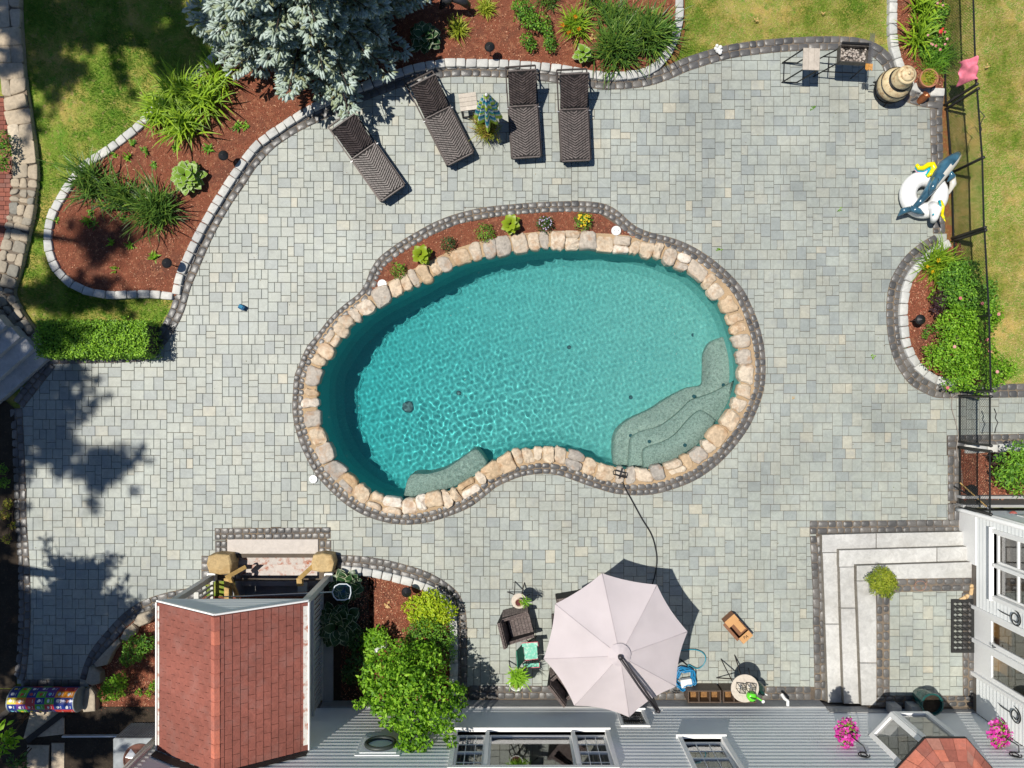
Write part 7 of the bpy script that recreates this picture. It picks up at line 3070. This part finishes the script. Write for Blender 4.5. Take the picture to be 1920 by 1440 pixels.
# the big climbing shrub reaches well above the window sill
B = [px_blob(705, 1330, 9, 1.7), px_blob(868, 1318, 8, 1.5), px_blob(862, 1345, 8, 1.7), px_blob(846, 1392, 8, 2.2), px_blob(800, 1392, 10, 2.3), px_blob(712, 1318, 9, 1.6), px_blob(790, 1410, 7, 2.3), px_blob(862, 1288, 9, 1.3), px_blob(745, 1232, 30, 1.1), px_blob(782, 1228, 26, 1.0), px_blob(716, 1262, 32, 1.2), px_blob(752, 1265, 36, 1.4), px_blob(800, 1258, 36, 1.3), px_blob(768, 1298, 46, 1.7), px_blob(822, 1300, 32, 1.6), px_blob(722, 1304, 30, 1.5),
     px_blob(775, 1340, 40, 2.0), px_blob(818, 1345, 28, 2.0), px_blob(738, 1342, 24, 1.8), px_blob(778, 1378, 24, 2.2), px_blob(755, 1398, 12, 2.2), px_blob(768, 1408, 9, 2.3), px_blob(852, 1300, 17, 1.5), px_blob(690, 1308, 13, 1.5), px_blob(672, 1320, 8, 1.5),
     px_blob(835, 1368, 14, 2.1), px_blob(848, 1330, 14, 1.9), px_blob(690, 1276, 16, 1.1), px_blob(700, 1240, 12, .8), px_blob(806, 1222, 16, .9)]
cb_ = G(765, 1240, 0)
plant('climbing_shrub', 'large bright green shrub climbing in front of the grey house wall', 'shrub', (cb_.x, cb_.y, 0), B, 7000, .092, .6, M_bright, 224, None, tone0=.46, tvar=.4, up=.05)

# ---- bed left of the porch
for i, (bl, n, lab) in enumerate((([(255, 1215, 24, .3), (275, 1205, 16, .3), (240, 1235, 14, .25)], 950, 'green shrub in the bed beside the red porch roof'), ([(215, 1290, 22, .3), (200, 1300, 14, .25), (225, 1275, 14, .25)], 850, 'green shrub by the rocks near the play roller'), ([(290, 1285, 9, .15), (280, 1300, 6, .1), (262, 1298, 6, .1)], 180, 'sparse bright seedlings in the mulch beside the porch'))):
    B = [px_blob(*b) for b in bl]
    plant('green_shrub', lab, 'shrub', B[0], B, n, .06, .5, M_bright if i else M_shrub, 230 + i, 'shrubs beside the porch')
for i, (px, lab) in enumerate((([(285, 1142), (262, 1150), (252, 1168), (262, 1174), (284, 1166), (292, 1150)], 'buff edging boulder nearest the porch roof'), ([(250, 1168), (232, 1182), (224, 1198), (238, 1203), (254, 1190), (258, 1178)], 'grey edging boulder second from the porch roof'),
                               ([(222, 1195), (200, 1218), (176, 1244), (180, 1250), (204, 1246), (214, 1222), (226, 1204)], 'long grey edging boulder in the middle of the row'), ([(170, 1250), (164, 1278), (176, 1284), (194, 1278), (192, 1258), (180, 1250)], 'rounded edging boulder above the play roller end'),
                               ([(160, 1290), (154, 1320), (160, 1334), (182, 1330), (182, 1300), (172, 1288)], 'edging boulder at the end of the play roller'))):
    mb = MB(R.uniform(.2, .9))
    mb.stone([G2(x + R.uniform(-1, 1), y + R.uniform(-1, 1), .1) for x, y in px], -.05, .16 + R.uniform(-.03, .05), .05, .02, R, .12)
    tag(mb.build('boulder', M_flag), lab, 'boulder', 'edging boulders by the porch')
# bottom left corner leaves
B = [px_blob(5, 1372, 14, .9), px_blob(18, 1390, 12, .9), px_blob(10, 1400, 12, .9)]
plant('broadleaf_plant', 'pale broad leaved branch in the bottom left corner', 'plant', B[0], B, 70, .17, .5, M_bright, 240, None, tone0=.8)
B = [px_blob(26, 1425, 9, .6), px_blob(40, 1432, 12, .5)]
plant('broadleaf_plant', 'dark seedling in the bottom left corner', 'plant', B[0], B, 60, .12, .5, M_deep, 241, None, tone0=.8)
# left edge strip planting
for i, (bl, n, lab) in enumerate((([(6, 880, 9, .2), (8, 905, 9, .2)], 260, 'ragged green plant in the dark strip at the left edge'), ([(14, 945, 9, .15), (8, 965, 10, .2), (14, 1010, 8, .15), (24, 985, 6, .1)], 420, 'rusty orange ground cover in the strip at the left edge'))):
    B = [px_blob(*b) for b in bl]
    plant('edge_plant', lab, 'plant', B[0], B, n, .05, .4, M_shrub if not i else M_mossy, 245 + i, None)
B = [px_blob(5, 262, 14, .4), px_blob(8, 285, 14, .4), px_blob(4, 310, 12, .35)]
plant('green_shrub', 'green shrub behind the flagstone wall at the left edge', 'shrub', B[0], B, 420, .07, .5, M_shrub, 248, None)

# ---- clipped hedge
t = thing('hedge', 'bright clipped box hedge in front of the corner stairs', 'hedge', G(170, 640))
rng = np.random.default_rng(260)
n = 11000
a, b = G(68, 603, .75), G(273, 667, .75)
u, v, w_ = rng.random(n), rng.random(n), rng.random(n)
face = rng.random(n)
face = np.where((face > .62) & (face < .70), rng.random(n) * .62, face)
x = a.x + (b.x - a.x) * u
y = b.y + (a.y - b.y) * v
z = np.full(n, .75)
s1 = face > .62
x = np.where(s1 & (face < .72), b.x, x)
y = np.where(s1 & (face >= .72) & (face < .88), b.y, y)
y = np.where(face >= .88, a.y, y)
z = np.where(s1, .75 * w_, z)
bump_ = .045 * np.sin(x * 9) * np.sin(y * 11) + .03 * np.sin(x * 23 + 1) * np.sin(y * 19)
z = z + bump_ + rng.normal(size=n) * .022
x += rng.normal(size=n) * .035
y += rng.normal(size=n) * .035
P = np.stack([x, y, z], -1)
N = np.stack([rng.normal(size=n) * .5 + (s1 & (face < .72)), rng.normal(size=n) * .5 - (s1 & (face >= .72) & (face < .88)), np.where(s1, .4, 1.0)], -1)
D = rng.normal(size=(n, 3))
V, F, T = leaves_arr(P, D, N, .05 * (.7 + .6 * rng.random(n)), .032 * np.ones(n), np.clip(.5 + .28 * rng.normal(size=n), 0, 1))
np_mesh('foliage', V, F, T, M_hedge, t, kind='stuff')
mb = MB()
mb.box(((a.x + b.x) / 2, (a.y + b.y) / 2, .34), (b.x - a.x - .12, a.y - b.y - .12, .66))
mb.build('shaded_twig_core', mat('shaded_twigs', (0.02, 0.025, 0.012), .9), t)  # solid core coloured near black, so the thinned right face reads as shaded

# ---- heath in the parasol pot and the tuft on the steps
clump('heath_tuft', 'bushy green and rust heath around the closed striped parasol', 'plant', 911, 241, 700, .30, .010, M_mossy, 262, None, el=(5, 85), bend=.5, spread=.09, tone0=.55, tvar=.3, z=.24)
c = G(1655, 1092, .72)
plant('box_ball', 'round clipped yellow-green ball plant in a pot on the top granite step', 'shrub', (c.x, c.y, 0), [(c.x, c.y, .70, .32, .33, .28), (c.x - .03, c.y + .05, .74, .26, .26, .26)], 2600, .055, .3, M_yg, 263, None, tone0=.42, tvar=.25, stems=False)
c = G(1655, 1092, .5)
pp = thing('plant_pot', 'dark pot under the clipped ball plant on the granite step', 'plant pot', (c.x, c.y, .455))
mb = MB()
mb.lathe([(.10, 0), (.13, .2), (.001, .19)], n=16, cap=False)
mb.build('pot', M_blackp, pp, world=False)
clump('fern', 'bright fern in the white pot on the round table', 'fern', 971, 1268, 240, .27, .020, M_bright, 264, None, el=(10, 85), bend=1.2, spread=.06, tone0=.85, tvar=.15, z=.86)
clump('trailing_sprig', 'short green sprig trailing out of the little brown pot', 'plant', 984, 1128, 40, .14, .016, M_bright, 265, None, el=(10, 80), bend=1.0, spread=.04, tone0=.6, z=.82)

# ---- petunias
for i, (t, c) in enumerate(baskets):
    B = [(c.x, c.y, c.z + .02, .20, .22, .20), (c.x - .05, c.y - .12, c.z + .08, .14, .15, .14), (c.x + .03, c.y + .12, c.z - .02, .12, .12, .12)]
    rng = np.random.default_rng(270 + i)
    for (nm, m_, n, L, W) in (('foliage', M_bright, 420, .06, .5), ('blossom', M_ppetal, 300, .075, .95)):
        P, d, r = shrub_points(B, n, rng, .25)
        if nm == 'blossom':
            q = rng.random(n) < .85
            P = P + d * .02
        D = rng.normal(size=(n, 3))
        V, F, T = leaves_arr(P, D, d + np.array([0, 0, .6]), L * (.7 + .5 * rng.random(n)), L * W * np.ones(n), rng.random(n), .05)
        np_mesh(nm, V, F, T, m_, t, kind='stuff')

# ---- small weeds and fallen leaves
rg = random.Random(77)
wd = [(250, 270, 'left bed'), (275, 285, 'left bed'), (240, 295, 'left bed'), (215, 290, 'left bed'), (290, 310, 'left bed'), (392, 280, 'left bed'), (330, 278, 'left bed'), (172, 400, 'left bed'), (178, 420, 'left bed'), (235, 412, 'left bed'), (210, 455, 'left bed'), (245, 460, 'left bed'), (215, 505, 'left bed'), (290, 482, 'left bed'), (105, 412, 'left bed'), (460, 235, 'left bed'), (446, 240, 'left bed'), (165, 415, 'left bed'),
      (1524, 203, 'patio'), (1347, 468, 'patio'), (1572, 395, 'patio'), (1637, 668, 'patio')]
for i, (px, py, w_) in enumerate(wd):
    t = clump('weed', 'tiny green weed in the left bed ' + ['below the daylilies, leftmost but two', 'just above the cream-edged hosta row of weeds', 'touching the white kerb side of the weeds', 'nearest the white kerb below the daylilies', 'just left of the cream-edged hosta top', 'below the right end of the daylilies', 'directly under the middle daylily', 'at the foot of the left iris clump', 'below the left iris, the lower of two', 'under the middle iris clump', 'in the shaded middle mulch, left one', 'in the shaded middle mulch, right one', 'low in the bed, lowest of all', 'beside the lower path lamp', 'at the far left kerb', 'under the spruce tips, right one', 'under the spruce tips, left one', 'close under the left iris clump'][i] if w_ == 'left bed' else ['tiny weed in the paver joints below the charcoal grill', 'tiny weed in the paver joints above the right end of the pool', 'tiny weed in the paver joints left of the pool floats', 'tiny weed in the paver joints beside the rose bed'][i - 18], 'weed', px, py, rg.randint(12, 26) if w_ != 'patio' else 9, rg.uniform(.10, .17) if w_ != 'patio' else .07, .03 if w_ != 'patio' else .018, M_shrub if rg.random() < .5 else M_bright, 300 + i, 'weeds in the left bed' if w_ == 'left bed' else 'weeds in the patio joints', el=(10, 70), bend=.8, spread=.03, tone0=.55, z=.03 if w_ != 'patio' else .0)

# ---- blue spruce: whorls of boughs with finger-like new growth
sp = thing('blue_spruce', 'large blue spruce overhanging the bed and the patio at the top', 'tree', G(590, 40))
rng = np.random.default_rng(400)
tb_ = G(606, 20)
mb = MB()
mb.tube([(tb_.x, tb_.y, -.05), (tb_.x, tb_.y, 3), (tb_.x, tb_.y, 7.5)], [.16, .11, .02], 10)
mb.build('trunk', M_bark, sp, smooth=True)
Pk, Dk, Lk, Rk, Tk = [], [], [], [], []
br = MB()
lev = np.arange(.5, 5.0, .27)
for li, z in enumerate(lev):
    reach = 2.9 * (1 - z / 6.4) ** .8
    nb_ = int(8 + 4 * (1 - z / 7.5))
    a_off = rng.random() * 6.28
    for b_ in range(nb_):
        a = a_off + b_ * 2 * PI / nb_ + rng.normal() * .12
        ln = reach * (.72 + .38 * rng.random())
        dz = -.10 - .12 * rng.random()
        d = np.array([math.cos(a), math.sin(a), 0])
        s_ = np.array([-d[1], d[0], 0])
        p0 = np.array([tb_.x, tb_.y, z])

        def bp_(t_):
            return p0 + d * ln * t_ + np.array([0, 0, dz * ln * t_ + .16 * ln * t_ ** 3])
        br.tube([bp_(0), bp_(.5), bp_(1)], [.028, .018, .006], 4, caps=False)
        nt2 = int(5 + ln * 7)
        for q in range(nt2):
            t_ = .25 + .75 * (q + rng.random() * .5) / nt2
            sl_ = (.50 * ln * (1 - t_) * .7 + .12) * (.7 + .5 * rng.random())
            for sd_ in (-1, 1):
                base = bp_(t_)
                dd = d * .75 + s_ * sd_ * .75
                dd /= np.linalg.norm(dd)
                kk = max(1, int(sl_ / .10))
                for j in range(kk):
                    f_ = (j + .6) / kk
                    pp_ = base + dd * sl_ * f_ + np.array([0, 0, .02 * rng.normal()])
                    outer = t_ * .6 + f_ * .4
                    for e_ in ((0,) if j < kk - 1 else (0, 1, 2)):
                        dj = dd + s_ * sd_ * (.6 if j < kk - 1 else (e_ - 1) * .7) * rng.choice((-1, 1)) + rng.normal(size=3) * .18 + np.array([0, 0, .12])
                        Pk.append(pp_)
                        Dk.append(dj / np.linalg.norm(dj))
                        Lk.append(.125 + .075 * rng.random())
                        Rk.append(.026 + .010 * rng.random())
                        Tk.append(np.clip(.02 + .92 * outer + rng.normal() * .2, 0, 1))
        Pk.append(bp_(1))
        Dk.append(d + np.array([0, 0, .1]))
        Lk.append(.2)
        Rk.append(.03)
        Tk.append(.95)
br.build('bough', M_bark, sp, kind='stuff')
Pk, Dk, Lk, Rk, Tk = map(np.array, (Pk, Dk, Lk, Rk, Tk))
# keep what can be seen or throws shade into the picture
vis = np.abs(Pk[:, 1]) < 9 * (HC - Pk[:, 2]) / HC + 1.6
Pk, Dk, Lk, Rk, Tk = Pk[vis], Dk[vis], Lk[vis], Rk[vis], Tk[vis]
n = len(Pk)
Dk /= np.linalg.norm(Dk, axis=1)[:, None]
S1 = np.cross(Dk, np.array([0.1, .2, 1.0]))
S1 /= np.linalg.norm(S1, axis=1)[:, None]
S2 = np.cross(S1, Dk)
prof = ((0, .35), (.35, 1.0), (.75, .85), (1.0, .08))
vs = np.empty((n, 4, 5, 3))
for i, (t_, r_) in enumerate(prof):
    for q in range(5):
        a = 2 * PI * q / 5 + i * .6
        jit = 1 + .25 * rng.normal(size=n)
        vs[:, i, q] = Pk + Dk * (Lk * t_)[:, None] + (S1 * math.cos(a) + S2 * math.sin(a)) * (Rk * r_ * jit)[:, None]
b = np.arange(n)[:, None] * 20
F = np.concatenate([b + np.array([[i * 5 + q, i * 5 + (q + 1) % 5, (i + 1) * 5 + (q + 1) % 5, (i + 1) * 5 + q]]) for i in range(3) for q in range(5)])
T = np.repeat(Tk, 20)
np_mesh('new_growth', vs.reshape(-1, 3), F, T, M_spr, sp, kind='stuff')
# needles standing off the fingers
k = 7
Pn = np.repeat(Pk, k, 0)
Dn = np.repeat(Dk, k, 0)
t_ = rng.random(n * k)
a = rng.random(n * k) * 2 * PI
nd = np.repeat(S1, k, 0) * np.cos(a)[:, None] + np.repeat(S2, k, 0) * np.sin(a)[:, None]
base = Pn + Dn * (np.repeat(Lk, k) * t_)[:, None]
tip = base + nd * (np.repeat(Rk, k) * 1.9)[:, None] + Dn * .025
w_ = np.cross(nd, Dn) * .004
V = np.stack([base - w_, base + w_, tip], 1).reshape(-1, 3)
F = np.arange(len(base) * 3).reshape(-1, 3)
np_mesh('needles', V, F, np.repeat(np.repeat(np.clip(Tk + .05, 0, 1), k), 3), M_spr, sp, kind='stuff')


# ---- tall trees outside the picture on the left: their crowns shade the lawn and the patio
def shade_tree(name, label, sx_, sy_, z, rr, n, seed, leaf=.16, lumps=9, flat=.6, m=None):
    """(sx_, sy_): pixel where the shade of the crown's middle falls; z: height of the crown"""
    rng = np.random.default_rng(seed)
    g = G(sx_, sy_, 0)
    cx, cy = g.x - SUN_A * z, g.y + SUN_B * z
    lumps = int(lumps * 1.6)
    t = thing(name, label, 'tree', (cx - 1.5, cy, 0), 0, 'tall trees west of the garden')
    mb = MB()
    mb.tube([(cx - 1.5, cy, -.05), (cx - 1.2, cy, z * .5), (cx, cy, z)], [.28, .2, .05], 8)
    mb.build('trunk', M_bark, t, smooth=True)
    bl = []
    bo = MB()
    for i in range(lumps):
        a = rng.random() * 6.28
        k = .4 + 1.15 * rng.random()
        ex, ey, ez_ = cx + rr[0] * k * math.cos(a), cy + rr[1] * k * math.sin(a), z + rng.normal() * .6
        bo.tube([(cx, cy, z - .5), ((cx + ex) / 2, (cy + ey) / 2, z), (ex, ey, ez_)], [.05, .035, .012], 4)
        for q in range(7):
            f_ = .12 + .15 * q
            w_ = .20 * (1.3 - .7 * f_) * rng.uniform(.55, 1.3)
            bl.append((cx + (ex - cx) * f_ + rng.normal() * .12, cy + (ey - cy) * f_ + rng.normal() * .12, z + (ez_ - z) * f_, w_, w_, .3))
    bo.build('bough', M_bark, t, kind='stuff')
    P, d, r = shrub_points(bl, n, rng, .8)
    D = rng.normal(size=(n, 3))
    leaf *= .75
    V, F, T = leaves_arr(P, D, d + rng.normal(size=(n, 3)) * .5, leaf * (.6 + .8 * rng.random(n)), leaf * .6 * np.ones(n), np.clip(.5 + .25 * rng.normal(size=n), 0, 1))
    np_mesh('crown', V, F, T, m or M_deep, t, kind='stuff')
    return t


shade_tree('oak_tree', 'tall oak beyond the upper left lawn', 190, 30, 15, (2.7, 1.4), 17000, 500, lumps=16)
shade_tree('oak_tree', 'tall oak whose shade dapples the lawn beside the spruce', 330, 95, 15, (1.6, 1.2), 9000, 501, lumps=8)
shade_tree('oak_tree', 'tall oak shading the flagstone wall', 85, 110, 16, (.9, 1.5), 5760, 502, lumps=8)
shade_tree('oak_tree', 'tall oak shading the foot of the left bed', 120, 560, 16, (1.4, .6), 6720, 503, lumps=8)
shade_tree('oak_tree', 'tall oak shading the corner stairs', 30, 680, 14, (.9, 1.2), 8000, 504, lumps=9)
shade_tree('oak_tree', 'tall oak dappling the western patio edge', 90, 810, 17, (1.3, 1.3), 6400, 505, lumps=9)
shade_tree('oak_tree', 'tall slender oak throwing the long soft shade on the patio', 190, 880, 18, (1.2, .6), 3600, 506, lumps=6)
shade_tree('oak_tree', 'tall oak spotting the mulch of the left bed', 190, 460, 17, (.8, .6), 2400, 507, lumps=5)
shade_tree('pine_tree', 'pine shading the lower left corner of the patio', 125, 1190, 9, (1.7, 1.4), 22000, 508, leaf=.17, lumps=26)
shade_tree('pine_tree', 'pine dappling the patio above the play roller', 165, 1085, 9, (.9, .5), 4160, 509, leaf=.15, lumps=8)
shade_tree('oak_tree', 'oak shading the play roller and yard', 130, 1385, 10, (2.0, .7), 14400, 510, lumps=15)
shade_tree('oak_tree', 'oak shading the dark strip at the left edge', 5, 830, 13, (.5, 2.2), 6720, 511, lumps=10)
shade_tree('oak_tree', 'oak shading the strip beside the lower patio', 5, 1130, 12, (.5, 1.6), 6720, 512, lumps=9)
shade_tree('oak_tree', 'tall oak over the top left corner of the lawn', 60, 20, 15, (.9, .9), 6400, 513, lumps=8)


shade_tree('oak_tree', 'oak filling the shade at the lower left patio edge', 130, 1150, 11, (1.1, .8), 11000, 522, lumps=14)
shade_tree('oak_tree', 'tall oak filling the shade beside the corner stairs', 60, 715, 15, (1.1, .8), 8000, 523, lumps=12)
shade_tree('oak_tree', 'tall oak shading the left end of the clipped hedge', 120, 635, 15, (1.0, .4), 4500, 524, lumps=8)
shade_tree('pine_tree', 'pine throwing broad shade over the paving above the play roller', 105, 1225, 10, (1.7, 1.0), 18000, 520, leaf=.18, lumps=20)
shade_tree('oak_tree', 'tall oak shading the paving below the corner stairs', 75, 760, 16, (1.0, 1.1), 7000, 521, lumps=9)


# ---- grass on the lawns
def lawn_grass(name, poly_px, n, seed, dry=.5, lo=.018, hi=.042, excl=None):
    rng = np.random.default_rng(seed)
    poly = [G2(x, y) for x, y in poly_px]
    a = np.array(poly)
    x = rng.uniform(a[:, 0].min(), a[:, 0].max(), n)
    y = rng.uniform(a[:, 1].min(), a[:, 1].max(), n)
    ok = inside(poly, x, y)
    x, y = x[ok], y[ok]
    f_ = np.zeros(len(x))
    for (fx, fy, ph, am) in ((.9, 1.3, .3, .5), (2.1, -1.7, 1.1, .4), (3.9, 2.7, 2.2, .35), (-5.1, 6.3, .7, .3), (9.7, 7.9, 4.1, .25), (13.1, -11.7, 1.9, .2)):
        f_ += am * np.sin(fx * x + fy * y + ph + 1.3 * np.sin(fy * x * .7 - fx * y * .6))
    keep = rng.random(len(x)) < np.clip(.80 + .35 * f_, .25, 1)
    x, y, f_ = x[keep], y[keep], f_[keep]
    k = len(x)
    az = rng.random(k) * 2 * PI
    h = (lo + (hi - lo) * rng.random(k)) * (1 + .25 * np.clip(f_, -1, 1.2))
    lean = h * (.4 + .9 * rng.random(k))
    w_ = .0035 + .003 * rng.random(k)
    bx, by = -np.sin(az) * w_, np.cos(az) * w_
    V = np.stack([np.stack([x - bx, y - by, np.full(k, -.036)], -1), np.stack([x + bx, y + by, np.full(k, -.036)], -1), np.stack([x + np.cos(az) * lean, y + np.sin(az) * lean, -.036 + h], -1)], 1).reshape(-1, 3)
    T = np.clip(dry - .30 * f_ + .17 * rng.normal(size=k), 0, 1)
    o = np_mesh(name, V, np.arange(3 * k).reshape(-1, 3), np.repeat(T, 3), M_grass, kind='stuff')
    return o


M_grass = leaf_mat('grass_blade', [(0.075, 0.20, 0.012), (0.17, 0.31, 0.022), (0.33, 0.36, 0.06), (0.56, 0.43, 0.17), (0.72, 0.56, 0.28)], trans=.3)
tag(lawn_grass('grass', [(50, -20), (460, -20), (420, 90), (360, 150), (300, 195), (235, 250), (150, 315), (100, 390), (90, 450), (120, 525), (170, 560), (322, 560), (300, 610), (60, 605), (20, 545), (45, 430), (64, 330), (50, 200)], 120000, 600, dry=.17, hi=.055), 'green and straw coloured lawn grass at the upper left', 'grass')
tag(lawn_grass('grass', [(1282, -20), (1662, -20), (1662, 70), (1668, 100), (1640, 88), (1560, 76), (1460, 80), (1380, 92), (1300, 115), (1255, 135), (1275, 90)], 62000, 601, dry=.6), 'patchy drying lawn grass between the two upper beds', 'grass')
tag(lawn_grass('grass', [(1772, -20), (1935, -20), (1935, 722), (1860, 722), (1800, 700), (1790, 450), (1786, 300), (1775, 190)], 110000, 602, dry=.78), 'dry straw coloured lawn grass beyond the fence', 'grass')

# ---- mulch chips
def chips(name, poly_px, n, seed, z, m, label):
    rng = np.random.default_rng(seed)
    poly = [G2(x, y) for x, y in poly_px]
    a = np.array(poly)
    x = rng.uniform(a[:, 0].min(), a[:, 0].max(), n)
    y = rng.uniform(a[:, 1].min(), a[:, 1].max(), n)
    ok = inside(poly, x, y)
    x, y = x[ok], y[ok]
    k = len(x)
    P = np.stack([x, y, np.full(k, z) + rng.random(k) * .012], -1)
    D = np.stack([rng.normal(size=k), rng.normal(size=k), rng.normal(size=k) * .35], -1)
    N = np.stack([rng.normal(size=k) * .4, rng.normal(size=k) * .4, np.ones(k)], -1)
    L = .018 + .04 * rng.random(k)
    T = rng.random(k) ** 1.1
    V, F, T = leaves_arr(P, D, N, L, L * .35, T, 0, 0)
    return tag(np_mesh(name, V, F, T, m, kind='stuff'), label, 'mulch')


M_chip = leaf_mat('mulch_chip', [(0.154, 0.046, 0.028), (0.293, 0.085, 0.049), (0.400, 0.132, 0.077), (0.616, 0.370, 0.231)], rough=.85, trans=0.0, spec=.2)
chips('mulch_chips', K1 + [(475, -15)] + K2[::-1][1:], 42000, 610, .038, M_chip, 'red bark mulch of the long bed from the left end to the upper kerb')
chips('mulch_chips', K3 + [(1767, -15)], 4000, 611, .038, M_chip, 'red bark mulch of the corner bed')
chips('mulch_chips', K4 + [(1800, 722), (1830, 722), (1830, 540), (1800, 456)], 6000, 612, .038, M_chip, 'red bark mulch of the rose bed')
chips('mulch_chips', [(640, 1066)] + K5[2:] + [(640, 1318)], 9000, 613, .038, M_chip, 'red bark mulch of the bed beside the stairwell')
chips('mulch_chips', strip, 4500, 614, .016, M_chip, 'red bark mulch of the pool planting strip')
chips('mulch_chips', [(1800, 842), (1920, 842), (1920, 934), (1800, 938)], 3500, 615, .036, M_chip, 'red bark mulch of the bed below the gate')
chips('mulch_chips', [(300, 1130), (262, 1152), (226, 1184), (192, 1234), (165, 1290), (165, 1330), (300, 1335)], 4500, 616, -.005, M_chip, 'bark mulch of the bed left of the porch')
# fallen leaves
lf = [(1110, 72, .09, 'dry oak leaf cluster beside the daylily in the upper bed'), (727, 1135, .10, 'dry oak leaf in the sunlit mulch by the stairwell'), (1543, 25, .05, 'brown fallen leaf on the upper lawn'), (1850, 125, .06, 'brown fallen leaf on the lawn beyond the fence'), (1418, 38, .06, 'brown fallen leaves on the middle of the upper lawn'), (1487, 746, .04, 'tiny dry leaf on the patio right of the pool')]
M_dry = leaf_mat('dry_leaf', [(0.450, 0.260, 0.090), (0.620, 0.420, 0.180)], trans=.2)
for i, (px, py, s_, lab) in enumerate(lf):
    c = G(px, py, .05)
    mb = MB()
    for k in range(5):
        a = k * 1.25 + i
        mb.tone = R.random()
        q = Vector((c.x + .3 * s_ * math.cos(a * 1.7), c.y + .3 * s_ * math.sin(a * 1.7), .055 + .004 * k))
        d_ = Vector((math.cos(a), math.sin(a), .1)) * s_
        n_ = Vector((-d_.y, d_.x, 0)) * .3
        mb.add([q, q + d_ * .5 + n_, q + d_, q + d_ * .5 - n_], [(0, 1, 2), (0, 2, 3)])
    tag(mb.build('fallen_leaf', M_dry), lab, 'leaf')

# ---- litter on the paving and specks on the water
rng = np.random.default_rng(700)
n = 420
x, y = rng.uniform(-11.2, 9.8, n), rng.uniform(-7.2, 7.0, n)
ok = inside(patio_w, x, y) & ~inside(pool_out_w, x, y)
x, y = x[ok], y[ok]
k = len(x)
D = np.stack([rng.normal(size=k), rng.normal(size=k), .05 * rng.normal(size=k)], -1)
N = np.stack([.2 * rng.normal(size=k), .2 * rng.normal(size=k), np.ones(k)], -1)
L = .012 + .03 * rng.random(k) ** 2
V, F, T = leaves_arr(np.stack([x, y, np.full(k, .006)], -1), D, N, L, L * .45, rng.random(k), 0, .05)
tag(np_mesh('leaf_litter', V, F, T, leaf_mat('litter', [(0.06, 0.03, 0.015), (0.16, 0.10, 0.04), (0.10, 0.14, 0.03), (0.34, 0.24, 0.12)], trans=0.0), kind='stuff'), 'tiny leaf crumbs scattered over the paving', 'litter')
n = 60
x, y = rng.uniform(-4.6, 4.6, n), rng.uniform(-2.6, 3.0, n)
ok = inside(offset_line(water_w, -OUT * .1, True), x, y)
x, y = x[ok], y[ok]
k = len(x)
D = np.stack([rng.normal(size=k), rng.normal(size=k), np.zeros(k)], -1)
L = .012 + .022 * rng.random(k)
V, F, T = leaves_arr(np.stack([x, y, np.full(k, WZ + .008)], -1), D, np.tile(np.array([0., 0, 1]), (k, 1)), L, L * .4, rng.random(k), 0, 0)
tag(np_mesh('floating_specks', V, F, T, leaf_mat('pale_speck', [(0.5, 0.52, 0.5), (0.3, 0.28, 0.2)], trans=.0), kind='stuff'), 'pale specks floating on the pool water', 'litter')
